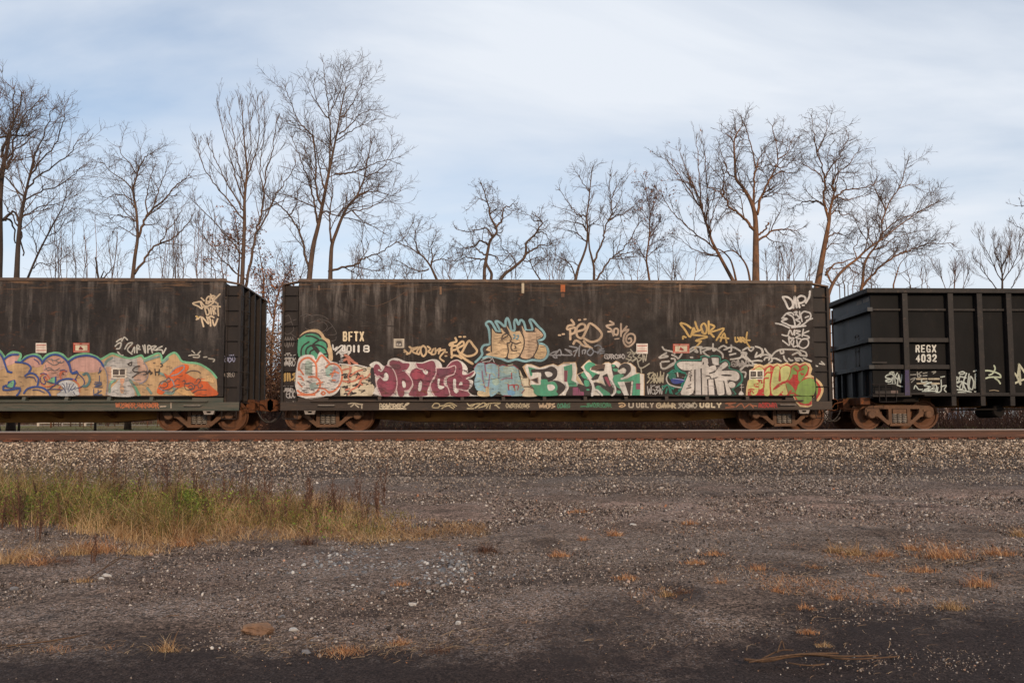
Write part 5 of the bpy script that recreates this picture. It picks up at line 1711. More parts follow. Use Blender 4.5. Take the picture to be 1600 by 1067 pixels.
T('low brushy reddish treetop just clearing the gondola rim, left of the upright fan', 46, 21, [('1490 458 1492 440 1492 425', 3, 1, dict(GR, lo=.0)), ('1480 458 1474 442 1470 430', 2, .8, dict(GR, lo=0)), ('1502 458 1508 440 1512 428', 2, .8, dict(GR, lo=0))], M_BARKR, M_TWIGR, up=.6, gnarl=.08, L1=1.3, dens=1.3, spread=(18, 42))
T('tree beyond the right edge, only its branch tips reaching into the photo', 33, 22,
  [('1668 450 1662 400 1656 350 1652 310 1650 270', 12, 3, dict(GR, lo=.6)), ('1655 360 1640 345 1622 330 1606 322 1596 322', 4, 1.2), ('1662 400 1636 372 1608 366 1584 350', 4, 1.2), ('1652 310 1634 296 1620 280 1612 262', 3.5, 1.1), ('1660 410 1636 396 1610 396', 3.5, 1)],
  M_BARKD, M_TWIG, up=.25, gnarl=.14, L1=.8, dens=1.0)


# slim saplings in the gaps
def sapling(px, ytop, Y, seed, w=3.0, label=None, leaf=0.0, red=False):
    r = random.Random(seed)
    t = Tree(Y, seed, up=.45, gnarl=.13, L1=1.05 * Y / 40, dens=.64, spread=(20, 55), leaf=leaf)
    n = r.randint(2, 4)
    for k in range(n):
        dx = r.uniform(-14, 14)
        x0 = px + dx * .75
        dx *= .6
        top = ytop + r.uniform(0, 34) * (k > 0)
        pts = [(x0 + dx * u + r.gauss(0, 1.6), 446 + (top - 446) * u) for u in (0, .3, .6, 1)]
        t.limb(' '.join('%.1f %.1f' % p for p in pts), w * (1 if k == 0 else .75), .9, ground=True, depth=0.0, lo=.05)
    return t.finish('bare_sapling', label or 'one of the slim bare saplings filling the gaps low behind the bigger trees', 'bare saplings behind the train', M_BARKR if red else M_BARK, M_TWIGR if red else M_TWIG)


for k, (px, yt) in enumerate(((84, 352), (100, 345), (128, 352), (146, 345), (166, 372), (183, 378), (245, 352), (262, 345), (286, 350), (306, 335), (326, 345), (345, 372), (442, 392), (462, 398), (545, 388), (572, 402), (600, 410), (650, 418), (705, 418), (728, 425), (800, 418), (862, 392), (880, 412), (960, 425), (985, 412), (1040, 398), (1056, 385), (1082, 405), (1205, 372), (1222, 385), (1236, 395), (1258, 392), (1316, 420), (1330, 430), (1372, 428), (1420, 432), (1440, 425))):
    sapling(px, yt, 44 + (k * 37 % 10), 400 + k, 1.7 + (k % 3) * .4, leaf=.05 if k % 4 == 0 else 0, red=k % 3 == 0)


# ---------------------------------------------------------------- brush below the trees
def brush():
    r = np.random.default_rng(61)
    def stems(n, px0, px1, ya, yb, h0, h1, tilt):
        y = r.uniform(ya, yb, n)
        x = np.array([W(p, 600, yy).x for p, yy in zip(r.uniform(px0, px1, n), y)])
        h = r.uniform(h0, h1, n)
        b = np.stack([x, y, np.interp(y, GY, GZ) + H - .05], axis=1)
        d = np.stack([r.normal(size=n) * tilt, r.normal(size=n) * tilt * .5, np.ones(n)], axis=1)
        d /= np.linalg.norm(d, axis=1, keepdims=True)
        c = r.normal(size=(n, 3)) * .25 * h[:, None]
        t = np.array([0, .35, .7, 1.0])
        P = b[:, None, :] + d[:, None, :] * (t * 1)[None, :, None] * h[:, None, None] + c[:, None, :] * (t * (1 - t) * 1.4)[None, :, None] + np.array([0, 0, -1.0])[None, None, :] * (h * .22)[:, None, None] * (t ** 2)[None, :, None]
        Rr = (.004 + .004 * h)[:, None] * (1 - .7 * t)[None, :] * r.uniform(.6, 1.3, n)[:, None]
        return tubes_arrays(P, Rr, 3)
    A = [stems(9500, 330, 1330, 31.0, 35.5, .35, 1.5, .75), stems(2600, 1330, 1700, 33, 44, .6, 2.4, .35), stems(500, -60, 330, 31, 34, .2, .7, .8)]
    stuff('undergrowth', join_arrays(A), M_TWIGR)
    # leafy bank seen through the gap between the cars
    A = [stems(1500, 330, 500, 35, 39, 1.5, 4.4, .35)]
    stuff('thicket', join_arrays(A), M_TWIGR)
    n = 26000
    y = r.uniform(34.5, 40, n)
    x = np.array([W(p, 600, yy).x for p, yy in zip(r.uniform(335, 500, n), y)])
    z = np.interp(y, GY, GZ) + H + 4.35 * r.uniform(0, 1, n) ** .8 * (1 + .06 * np.sin(x * 5))
    stuff('thicket_foliage', leaf_arrays(np.stack([x, y, z], axis=1), r.uniform(.03, .08, n), r), blade_mat('thicket_leaf', ((0.0, lin((84, 62, 50))), (0.5, lin((122, 92, 72))), (1.0, lin((152, 118, 92))))))
    n = 9000
    y = r.uniform(31, 35, n)
    x = np.array([W(p, 600, yy).x for p, yy in zip(r.uniform(380, 1320, n), y)])
    z = np.interp(y, GY, GZ) + H + .5 * r.uniform(0, 1, n) ** 2
    stuff('leaf_cover', leaf_arrays(np.stack([x, y, z], axis=1), r.uniform(.025, .06, n), r), M_DEADLEAF)
    A = [stems(5200, -200, 1800, 66, 88, 2.0, 6.0, .3)]
    stuff('far_woods', join_arrays(A), M_TWIGR)


brush()
# ---------------------------------------------------------------- paint on the cars: lettering, tags, numbers, placards
ZK = 1596 / 160.0
LAYER = 0.0007


class Piece:
    """one painted piece lying on a car's sheet: filled shapes and spray strokes, each a hair in front of the last"""
    def __init__(s, car, y, tile, base=0):
        s.car, s.y, s.t, s.k = car, y, tile, base
        s.v, s.f, s.m, s.mats = [], [], [], []

    def mi(s, mat):
        if mat not in s.mats:
            s.mats.append(mat)
        return s.mats.index(mat)

    def pt(s, p, tile, off):
        tx, ty = tile or s.t
        w = W(tx + p[0] / ZK, ty + p[1] / ZK, s.y)
        return (w.x, s.y - off, w.z)

    def f_(s, rgb, pts, smooth=True, tile=None, wear=.35, k=4):
        P = pxs(pts)
        if smooth:
            P = cr(P, True, k)
        if smooth:
            s.s_(rgb, 9, [tuple(q) for q in P[::2]], closed=True, tile=tile, soft=False, mat=mist(rgb))
        off = .0015 + s.k * LAYER
        s.k += 1
        V = [s.pt(p, tile, off) for p in P]
        b = len(s.v)
        s.v += V
        m = s.mi(paint(rgb, wear))
        for t in tessellate_polygon([[Vector((v[0], v[2], 0)) for v in V]]):
            s.f.append([b + i for i in t]); s.m.append(m)
        return s

    def s_(s, rgb, w, *strokes, smooth=True, closed=False, tile=None, wear=.35, step=True, soft=True, mat=None):
        """strokes of width w (tenths of a photo pixel)"""
        if soft and w >= 9 and step and smooth:
            s.s_(rgb, w + 9, *strokes, smooth=smooth, closed=closed, tile=tile, soft=False, mat=mist(rgb))
        m = s.mi(mat or paint(rgb, wear))
        for st in strokes:
            P = pxs(st) if isinstance(st, str) else st
            if smooth and len(P) > 2:
                P = cr(P, closed, 4)
                if closed:
                    P.append(P[0])
            elif closed:
                P = list(P) + [P[0]]
            off = .0015 + s.k * LAYER
            n = len(P)
            A = np.array(P, float)
            d = np.empty_like(A)
            if n > 2:
                d[1:-1] = A[2:] - A[:-2]
            d[0] = A[1] - A[0]; d[-1] = A[-1] - A[-2]
            d /= np.linalg.norm(d, axis=1, keepdims=True) + 1e-9
            nr = np.stack([-d[:, 1], d[:, 0]], axis=1) * w / 2
            b = len(s.v)
            for i in range(n):
                o = off + LAYER * .7 * i / n
                s.v.append(s.pt(A[i] + nr[i], tile, o)); s.v.append(s.pt(A[i] - nr[i], tile, o))
            for i in range(n - 1):
                s.f.append([b + 2 * i, b + 2 * i + 1, b + 2 * i + 3, b + 2 * i + 2]); s.m.append(m)
            for e, sg in ((0, -1), (n - 1, 1)):           # round ends
                c = len(s.v)
                o = off + LAYER * .7 * e / n
                a0 = math.atan2(nr[e][1], nr[e][0])
                for j in range(1, 4):
                    an = a0 - sg * math.pi * j / 4
                    s.v.append(s.pt((A[e][0] + math.cos(an) * w / 2, A[e][1] + math.sin(an) * w / 2), tile, o))
                i0, i1 = b + 2 * e, b + 2 * e + 1
                s.f.append([i0, c, c + 1, c + 2, i1]); s.m.append(m)
        s.k += 1 if step else 0
        return s

    def scrapes(s, rgb, box, n, l, seed, w=5, wear=.3, tile=None, slant=.12):
        """short dry sideways scuffs"""
        r = random.Random(seed)
        x0, y0, x1, y1 = box
        for _ in range(n):
            x, y = r.uniform(x0, x1), r.uniform(y0, y1)
            ln = l * r.uniform(.4, 1.3)
            s.s_(rgb, w * r.uniform(.5, 1.2), [(x, y), (x + ln * .5, y + r.gauss(0, ln * .06)), (x + ln, y + ln * r.gauss(0, slant))], tile=tile, wear=wear, step=False)
        s.k += 1
        return s

    def scrawl(s, rgb, box, n, seed, w=14, wear=.35, tile=None):
        """quick letter-like loops filling a box, written left to right"""
        r = random.Random(seed)
        x0, y0, x1, y1 = box
        cw = (x1 - x0) / n
        h = y1 - y0
        for i in range(n):
            a = x0 + cw * i
            kind = r.randint(0, 4)
            j = lambda v: v + r.uniform(-.07, .07)
            pts = {0: [(.1, 1), (.2, .1), (.8, .5), (.35, .6), (.9, 1)], 1: [(.9, .1), (.2, .2), (.15, .8), (.8, .95), (.85, .5), (.4, .5)], 2: [(.1, .1), (.25, .95), (.5, .35), (.7, .95), (.95, .05)], 3: [(.15, .2), (.9, .1), (.3, .5), (.9, .6), (.1, 1)], 4: [(.5, 0), (.1, .5), (.5, 1), (.95, .5), (.5, .05)]}[kind]
            s.s_(rgb, w, [(a + j(px) * cw * 1.12, y0 + j(py) * h) for px, py in pts], tile=tile, wear=wear, step=(i % 3 == 2))
        s.k += 1
        return s

    def done(s, name, label=None):
        org = origin(s.car)
        me = raw_mesh(name, np.array(s.v) - np.array(tuple(org)), s.f, s.mats, s.m)
        o = link(name, me, s.car)
        if label: o['label'] = label
        return o


# letters on a 4 wide, 6 high grid, straight strokes
FONT = {'A': ['0 6 2 0 4 6', '1 4 3 4'], 'B': ['0 0 0 6', '0 0 3 0 3.6 .8 3.6 2.2 3 3 0 3', '3 3 3.8 3.8 3.8 5.2 3 6 0 6'], 'E': ['3.6 0 0 0 0 6 3.6 6', '0 3 3 3'], 'F': ['3.6 0 0 0 0 6', '0 3 3 3'], 'G': ['3.9 1.4 3.3 .1 .8 .1 0 1 0 5 .8 6 3.9 6 3.9 3.6 2.5 3.6'], 'R': ['0 6 0 0 3 0 3.7 .8 3.7 2.3 3 3 0 3', '2.2 3 3.8 6'], 'T': ['0 0 4 0', '2 0 2 6'], 'X': ['0 0 4 6', '4 0 0 6'],
        'U': ['0 0 0 5 .9 6 3.1 6 4 5 4 0'], 'L': ['0 0 0 6 3.6 6'], 'Y': ['0 0 2 3 4 0', '2 3 2 6'], '0': ['.8 0 3.2 0 4 1 4 5 3.2 6 .8 6 0 5 0 1 .8 0'], '1': ['2 0 2 6'], '8': ['.8 0 3.2 0 3.8 .8 3.8 2.2 3.2 3 .8 3 .2 2.2 .2 .8 .8 0', '.8 3 0 3.9 0 5.1 .8 6 3.2 6 4 5.1 4 3.9 3.2 3'], '4': ['3 6 3 0 0 4.2 4 4.2'], '3': ['0 .8 .8 0 3.2 0 3.9 .9 3.9 2.2 3.1 2.9 1.6 2.9', '3.1 2.9 4 3.9 4 5.1 3.2 6 .8 6 0 5.2'], '2': ['0 1.2 .8 0 3.2 0 4 1 4 2.2 0 5.9 4 5.9'], '6': ['3.8 .9 3 0 .9 0 0 1 0 5 .9 6 3.1 6 4 5 4 3.7 3.1 2.8 .4 2.8'], 'S': ['3.8 .9 3 0 .9 0 .1 .9 .1 2 .9 2.8 3.1 3.1 3.9 4 3.9 5.1 3.1 6 .9 6 0 5.1'], 'H': ['0 0 0 6', '4 0 4 6', '0 3 4 3'], 'M': ['0 6 0 0 2 3 4 0 4 6'], 'I': ['2 0 2 6'], 'N': ['0 6 0 0 4 6 4 0'], 'D': ['0 0 0 6 2.4 6 4 4.8 4 1.2 2.4 0 0 0'], 'O': ['.8 0 3.2 0 4 1 4 5 3.2 6 .8 6 0 5 0 1 .8 0'], 'C': ['3.8 1 3 0 .9 0 0 1 0 5 .9 6 3 6 3.8 5'], 'K': ['0 0 0 6', '3.8 0 .2 3.2 3.9 6'], 'P': ['0 6 0 0 3.2 0 4 .9 4 2.4 3.2 3.3 0 3.3'], 'V': ['0 0 2 6 4 0'], 'Z': ['0 0 4 0 0 6 4 6']}


def letters(p, text, x0, y0, x1, y1, w, rgb, tile=None, gap=.28, wear=.25):
    """condensed block letters filling a box"""
    n = len(text)
    cw = (x1 - x0) / (n + (n - 1) * gap)
    x = x0
    for c in text:
        for st in FONT.get(c, []):
            q = pxs(st)
            p.s_(rgb, w, [(x + w / 2 + a / 4 * (cw - w), y0 + w / 2 + b / 6 * (y1 - y0 - w)) for a, b in q], smooth=False, tile=tile, wear=wear)
        x += cw * (1 + gap)


WHT, CRM, TAN, YEL, ORG, RED = (232, 224, 216), (226, 208, 178), (222, 188, 146), (206, 168, 102), (226, 128, 88), (190, 44, 40)
GRN, TEAL, BLK, PUR, LBL, BLU = (76, 160, 124), (20, 128, 108), (42, 36, 38), (140, 66, 84), (150, 188, 200), (44, 78, 146)
GRY, CHK, LIM, LEAF, SKIN, PINK = (150, 146, 144), (98, 90, 86), (206, 204, 130), (130, 158, 76), (206, 166, 122), (212, 164, 152)
YW = YS            # plane of the box side
YL = YS + 0.108    # plane of the ladder corners
YSI = YS + 0.011   # plane of the sill


def graffiti_middle():
    c = car_b
    TA, TB, TC, TD, TE, TF, TG_, TH, TI, TK, TL, TM_ = (440, 545), (580, 545), (440, 470), (730, 545), (860, 545), (1000, 545), (1150, 545), (1030, 480), (730, 480), (600, 480), (870, 480), (1150, 440)
    # chalky ghost scrolls
    p = Piece(c, YW, TC)
    p.s_(CHK, 7, '290 245 340 220 400 205 480 240', '350 330 345 270 400 230 440 225', '430 350 480 330 530 320', '560 300 590 285 620 295', '580 350 650 330 710 390 690 450 630 490', '640 300 720 320 790 390 740 430 700 470', '790 390 830 450 850 520 720 530', '500 225 600 225 680 255 730 290', '370 420 390 440 420 440', '500 430 540 410', '850 560 840 610 780 625', '640 520 665 505', wear=.7)
    p.done('graffiti_scroll', 'faint grey chalky scrolls')
    p = Piece(c, YL, TC)
    p.s_(CHK, 8, '10 260 110 220', '110 220 150 320 60 360 20 430 70 520 140 510 200 555 235 560', '150 320 190 440 130 510', '180 305 230 288', '20 400 60 385', wear=.6)
    p.scrawl((112, 104, 100), (5, 560, 190, 720), 5, 3, 10, .6)
    p.done('graffiti_scroll', 'faint grey scrolls on the corner sheet')
    # green head with tan halo
    p = Piece(c, YW, TC)
    p.f_(TAN, '268 575 330 500 430 455 560 448 640 510 680 575 745 610 760 680 785 760 795 915 740 930 720 800 600 600 280 600')
    p.f_(GRN, '262 600 300 565 360 525 450 505 560 525 625 590 690 640 712 720 705 790 725 850 600 900 400 880 262 860')
    p.f_(BLK, '470 700 540 715 600 800 590 850 520 780', wear=.5)
    p.s_(BLK, 20, '275 575 360 518 450 495 560 515 612 565', '380 550 480 555 575 600', '490 680 570 622 640 618 700 660 712 720', '305 850 308 760 350 690 425 640', '385 860 380 770 430 710 520 690 600 700 680 750 722 845', '440 850 450 790 500 760', '560 790 620 830 700 830', wear=.4)
    p.done('graffiti_figure', 'round green curled shape with tan halo')
    # white and orange bubble letters
    p = Piece(c, YW, TA, 8)
    p.f_(WHT, '250 215 330 112 430 92 500 112 540 175 592 50 660 100 772 195 870 222 950 322 972 430 940 560 862 680 790 722 700 733 250 733', k=3)
    p.f_((176, 190, 176), '375 210 430 190 470 230 470 400 420 410 370 380', wear=.7)
    p.f_((170, 198, 184), '690 290 740 260 800 300 770 420 700 420', wear=.8)
    p.f_((184, 178, 182), '800 280 880 300 910 400 880 520 800 500', wear=.7)
    p.f_((160, 176, 168), '440 560 520 520 570 560 540 620 460 620', wear=.6)
    p.s_(ORG, 26, '268 330 280 230 340 160 430 140 500 190 540 260 545 430', '545 205 622 100 700 170 742 215', '690 292 740 242 830 235 900 280 945 380 932 500 870 610 790 668 720 668', '425 440 500 435 570 465 605 540 580 630 510 695 400 712 310 692 250 650')
    p.s_(ORG, 20, '255 715 380 722 520 718', '760 400 830 358 890 380', '785 432 810 380 830 330', '548 545 590 530 640 520', '600 612 680 630 745 690', '620 690 650 665 680 690 650 715 620 695', '260 300 300 340 340 400', '265 430 310 440 340 490', '258 520 290 560 320 590', '790 490 840 490', wear=.5)
    p.scrapes((70, 66, 72), (280, 460, 560, 690), 34, 60, 5, 7)
    p.scrapes((80, 80, 88), (560, 190, 880, 640), 50, 60, 6, 6)
    p.scrapes((90, 96, 92), (290, 210, 500, 400), 24, 60, 7, 6)
    p.done('graffiti_lettering', 'white bubble letters outlined in orange')
    # cream scribble block
    p = Piece(c, YW, TA, 18)
    p.f_(CRM, '930 240 1080 255 1250 290 1415 282 1410 400 1385 500 1440 580 1445 690 1400 732 920 732 915 640 960 500', smooth=False, wear=.75)
    r = random.Random(12)
    for k in range(26):
        x, y = r.uniform(940, 1380), r.uniform(300, 710)
        p.s_(BLK, r.uniform(12, 24), [(x, y), (x + r.uniform(20, 60), y + r.uniform(-25, 10)), (x + r.uniform(50, 110), y + r.uniform(-10, 30)), (x + r.uniform(0, 60), y + r.uniform(10, 45))], wear=.3, step=k % 6 == 5)
    p.s_((212, 130, 104), 22, '1060 240 1080 330 1040 430 1080 510 1160 480 1200 420', '960 330 1050 310 1080 350', '1080 420 1180 350 1260 330', '1150 500 1240 420 1270 440 1220 520 1260 560', '1040 710 1090 640 1180 590 1240 500', '1230 480 1330 450 1380 390', '950 500 1050 520', '1000 640 1060 620')
    p.s_((208, 132, 108), 34, '990 100 1050 130 1080 180 1180 240', '970 180 1030 160 1060 230 1080 290', '1060 150 1110 190')
    p.s_(WHT, 14, '905 235 1010 245 1090 262 1150 248 1250 270 1330 290')
    p.f_(CRM, '1310 590 1380 555 1440 590 1440 660 1390 705 1320 680')
    p.done('graffiti_lettering', 'dense cream, black and salmon scribble')
    # reporting marks
    p = Piece(c, YW, TC, 30)
    letters(p, 'BFTX', 956, 478, 1288, 634, 26, (238, 214, 176), gap=.2)
    p.done('reporting_mark', 'cream stencilled letters BFTX')
    p = Piece(c, YW, TC, 30)
    letters(p, '0', 1012, 690, 1094, 806, 25, (234, 226, 214))
    for x in (985, 1130, 1202):
        p.s_((234, 226, 214), 32, [(x, 704), (x, 792)], smooth=False)
    letters(p, '8', 1272, 690, 1376, 806, 25, (234, 226, 214))
    p.done('car_number', 'white number 10118 partly overpainted')
    p = Piece(c, YW, TC, 40)
    p.s_(WHT, 18, '800 690 815 760 870 720 840 780', '850 770 930 700 960 720 890 800', '960 700 950 780 1010 760', '880 800 960 820 1060 800 1040 840', '920 830 960 860 930 870', '860 830 900 790 980 790', '990 790 1070 800 1040 830')
    p.s_(GRY, 16, '930 900 960 915', '905 945 955 950', '930 925 945 930')
    p.done('graffiti_tag', 'white scrawl over the first digits')
    # square stencil with a letter
    p = Piece(c, YW, TK)
    p.f_((222, 206, 184), '150 490 316 490 316 634 150 634', False)
    p.f_((48, 40, 38), '178 515 290 515 290 612 178 612', False)
    p.s_((222, 206, 184), 10, '196 530 272 530', '186 520 186 606', '282 520 282 606', smooth=False)
    p.f_((226, 214, 200), '200 560 262 560 262 600 200 600', False)
    letters(p, 'F', 214, 565, 250, 596, 9, (60, 50, 46))
    p.done('stencil_square', 'white square stencil with a small F')
    # tan tags
    p = Piece(c, YW, TK)
    p.s_(TAN, 24, '318 668 390 722 428 655 392 612 440 640 545 622 440 680 500 722', '560 620 510 700 540 735 560 700', '680 612 725 650 690 690 745 722', '770 650 735 730 800 722 800 640', '812 682 880 640 852 722', '850 690 905 668 955 672 870 782 932 842')
    p.s_(TAN, 26, '612 602 655 645 655 720 612 765 575 705 575 640', closed=True)
    p.s_(TAN, 22, '312 698 330 698', '350 732 372 732', '962 702 982 702', '955 760 978 760', smooth=False)
    p.done('graffiti_tag', 'tan scrawled tag with dots, below the square stencil')
    p = Piece(c, YW, TK)
    p.s_(TAN, 30, '1112 480 1128 535 1045 560 1020 592 1080 580 1052 640 1060 765', '1055 612 1130 600 1135 650 1062 672', '1150 588 1222 532 1245 585 1150 642 1180 710 1215 700 1270 600 1328 522 1395 600 1450 680 1400 742 1290 762 1205 715', '1052 782 1085 752 1150 762 1210 795', smooth=True)
    p.s_(TAN, 34, '1180 740 1270 812 1380 880')
    p.s_(TAN, 24, '1170 461 1200 461', '1240 461 1270 461', smooth=False)
    p.done('graffiti_tag', 'tan tag with two dots above, reading FEO')
    # purple piece
    p = Piece(c, YW, TB, 24)
    p.f_(WHT, '-25 250 60 200 130 215 195 270 250 250 268 190 340 150 430 155 540 200 690 210 800 212 920 170 1020 170 1090 230 1110 295 1190 288 1250 205 1340 170 1440 220 1500 300 1510 380 1590 342 1650 328 1590 430 1500 470 1590 500 1560 600 1510 660 1590 725 1590 733 140 733 85 580 70 480 40 400 20 300', k=3)
    p.f_(BLK, '0 300 60 320 60 470 85 560 20 540 -10 400', wear=.2)
    p.f_(PUR, '40 300 75 240 125 262 160 350 150 420 100 440 60 400')
    p.f_(PUR, '92 560 100 490 150 430 152 350 198 282 260 262 330 312 385 400 400 500 385 610 322 728 158 731 120 650', k=3)
    p.f_(PUR, '290 262 292 200 340 170 420 182 500 225 600 232 560 320 500 330 480 345 560 370 602 440 640 500 640 560 590 640 520 655 508 731 432 731 402 600 412 480 380 370 320 285', k=3)
    p.f_(PUR, '692 226 800 230 920 190 980 202 1008 290 1008 380 952 490 912 560 872 660 860 731 600 731 622 640 660 570 640 480 602 420 632 340 700 302 735 300', k=3)
    p.f_(PUR, '1030 310 1190 302 1308 272 1288 392 1168 432 1150 480 1138 560 1198 600 1210 731 990 731 942 650 932 560 972 500 1012 420', k=3)
    p.f_(PUR, '1192 282 1262 205 1340 184 1408 242 1424 330 1420 400 1500 400 1600 350 1570 410 1470 460 1525 500 1532 570 1490 640 1360 622 1420 642 1490 662 1530 731 1242 731 1202 600 1182 520 1192 452 1288 402 1310 290', k=3)
    p.f_((168, 72, 90), '640 380 720 320 800 380 830 440 760 480 660 460', wear=.6)
    p.f_((160, 70, 92), '120 540 220 520 360 500 350 620 250 640', wear=.7)
    p.f_((110, 60, 70), '300 260 420 240 460 300 360 320', wear=.6)
    p.f_((124, 62, 84), '1040 330 1180 320 1260 330 1160 420 1060 430', wear=.6)
    p.f_(WHT, '202 400 238 375 270 425 255 488 200 496 165 462 205 448')
    p.f_(WHT, '485 510 522 512 540 560 532 602 498 596')
    p.f_(WHT, '752 520 790 520 776 642 735 642')
    p.f_(WHT, '808 338 882 335 878 388 846 398 818 368')
    p.f_(WHT, '1040 475 1072 480 1062 565 1142 590 1092 628 1045 600')
    p.f_(WHT, '1280 490 1320 485 1322 600 1362 650 1330 690 1288 650')
    p.f_(WHT, '1385 518 1420 520 1424 560 1362 568', False)
    p.s_((226, 190, 190), 13, '250 258 320 290 375 380 402 480 402 590 370 680 322 730', '525 345 600 430 640 500 642 560 590 640 520 656', '692 230 728 300 800 322 850 358', '1010 295 1010 390 952 490 922 560 942 650 985 731', '1030 302 1190 297 1312 266 1290 395 1162 440 1140 550 1200 610 1232 731', '70 480 95 590 150 722', '60 400 100 432 130 425 180 470', '1180 285 1250 205 1340 178', '1340 625 1420 640 1500 662', wear=.2)
    p.s_(WHT, 20, '268 240 285 190 340 165 420 178', '120 330 160 345 200 285', '690 218 640 300 600 330')
    p.scrapes((86, 50, 58), (100, 280, 1560, 720), 130, 70, 15, 6, slant=.25)
    p.scrapes((150, 84, 60), (150, 640, 1000, 720), 14, 80, 16, 8)
    p.s_((60, 38, 42), 5, '640 485 900 498 1200 522 1560 540', wear=.1)
    p.done('graffiti_lettering', 'purple bubble letters with white outline')
    # pale blue letters
    p = Piece(c, YW, TD, 44)
    p.f_(CRM, '812 332 872 440 950 452 962 570 1050 622 1085 731 846 731 870 640')
    p.f_((216, 190, 150), '270 590 350 600 350 731 180 731 170 660', wear=.6)
    p.f_(LBL, '108 300 170 230 260 220 300 238 380 228 460 250 492 300 490 470 525 470 520 620 410 728 352 726 342 590 290 600 282 672 240 655 150 642 110 520 142 400', k=3)
    p.f_((152, 186, 190), '488 300 530 262 600 270 720 268 792 312 802 400 832 500 852 580 890 640 852 700 842 731 580 731 512 680 490 640 532 490 622 462 490 470', k=3)
    p.f_((176, 200, 184), '400 480 480 480 500 530 450 570 400 540', wear=.5)
    p.f_((178, 200, 190), '560 290 680 280 720 360 600 400', wear=.5)
    p.f_((120, 172, 208), '640 640 740 670 720 720 640 710', wear=.4)
    p.s_((150, 112, 132), 16, '275 240 285 330 302 420', '232 350 245 470 275 600', '352 395 340 500 330 600', '490 260 492 360 490 455', '530 482 610 458 700 462')
    p.s_((176, 60, 66), 12, '690 378 692 460', '635 550 648 640', '650 572 730 562 795 575 785 640', '735 580 745 650', '720 560 722 600', '290 598 330 598', '850 550 860 570')
    p.s_((146, 60, 74), 9, '100 305 170 218 250 212 292 240 340 218 430 228 490 268 570 248 612 268 722 260 795 312', '570 728 680 731', '850 690 890 640')
    p.s_((190, 184, 180), 10, '220 185 320 140 380 160 340 200', '390 140 420 210', '240 205 330 200')
    p.s_((80, 90, 88), 6, '110 520 280 495 480 455 700 420', wear=.2)
    p.scrapes((196, 204, 170), (130, 240, 840, 700), 60, 60, 25, 9, slant=.3)
    p.scrapes((104, 110, 104), (130, 250, 840, 700), 18, 50, 26, 5, slant=.3)
    p.s_((58, 48, 46), 10, '880 590 960 590 1040 625', '870 450 930 452')
    p.done('graffiti_lettering', 'pale blue bubble letters M and a')
    # black, green and white block letters
    p = Piece(c, YW, TE, 56)
    o = '-427 280 -377 235 -297 240 -167 290 -67 260 43 230 110 262 150 245 205 222 395 208 416 300 412 400 470 372 528 345 468 290 560 200 602 180 650 215 720 247 800 245 850 210 910 208 950 232 1020 186 1080 215 1092 242 1150 212 1250 222 1330 290 1338 370 1460 392 1462 725 -205 725 -262 600 -330 562 -325 480 -365 430'
    p.f_((216, 180, 140), o.replace('-427 280', '-440 280').replace('602 180', '602 168').replace('205 222', '200 212'), False, k=2)
    p.k += 1
    p.f_((236, 226, 214), '-405 285 -368 248 -297 252 -167 302 -67 272 43 243 115 275 155 258 210 236 385 220 404 300 400 410 470 385 540 350 482 290 562 212 602 192 650 225 720 257 800 255 850 222 905 220 950 244 1020 198 1070 222 1092 250 1150 222 1245 232 1320 295 1328 378 1450 400 1450 725 -205 725 -250 600 -318 555 -312 490 -350 430', False)
    p.f_(GRN, '-350 280 -222 312 -282 330 -282 420 -312 430', False)
    p.f_(BLK, '-287 322 -167 320 -77 310 13 275 93 320 104 400 73 460 13 500 -47 515 -67 482 -147 472 -150 370 -287 370', k=3)
    p.f_(WHT, '-87 370 -27 360 28 388 12 425 -50 435')
    p.f_((150, 124, 108), '-318 480 -190 440 -185 545 -220 540', False)
    p.f_(BLK, '-290 485 -205 455 -200 530', False)
    p.f_(BLK, '0 500 110 500 200 550 232 600 200 662 130 718 95 722 90 560 50 510', k=3)
    p.f_(GRN, '-147 485 -57 480 -37 520 53 512 103 570 103 640 83 662 103 690 93 725 -210 725 -267 605 -302 560 -157 562', k=3)
    p.f_(WHT, '-47 565 33 560 68 602 33 645 -30 645')
    p.f_(GRN, '205 280 335 240 342 400 322 490 402 530 412 588 290 588 258 500 270 340 215 340', False)
    p.f_(PUR, '212 340 265 340 256 512 214 512', False)
    p.f_(BLK, '285 592 412 586 424 542 500 562 560 590 640 566 652 622 622 700 640 725 235 725 250 680 282 620', False)
    p.f_((150, 76, 110), '345 602 430 600 430 725 345 725', False, wear=.6)
    p.f_((150, 76, 110), '440 610 460 662 517 672 517 725 432 725', False, wear=.6)
    p.f_((214, 186, 150), '408 402 512 568 452 545 398 482', False)
    p.f_(BLK, '425 405 480 375 560 470 610 500 640 560 575 585 520 566', False)
    p.f_(GRN, '472 402 540 358 562 410 578 462 522 462')
    p.f_(GRN, '528 492 592 500 602 570 560 588 528 560')
    p.f_(GRN, '558 632 600 630 602 648 570 648')
    p.f_(GRN, '528 272 602 206 700 250 640 282 610 332 700 382 752 402 740 452 662 470 640 420 600 370 560 342', k=3)
    p.f_((98, 74, 62), '640 282 720 252 852 240 832 345 702 332 630 330', False, wear=.6)
    p.f_(BLK, '700 345 830 345 820 300', False)
    p.f_(BLK, '700 400 770 395 740 470 660 490 600 470 640 466', False)
    p.f_(BLK, '660 535 700 520 790 545 862 590 812 420 880 385 942 570 985 620 962 722 920 700 770 575 690 600', False)
    p.f_((224, 206, 182), '690 520 790 490 870 580 800 540', False)
    p.f_((160, 72, 92), '832 440 882 440 942 575 912 592 852 490', False)
    p.f_(GRN, '700 590 742 570 922 690 930 725 800 725 760 662 700 622', False)
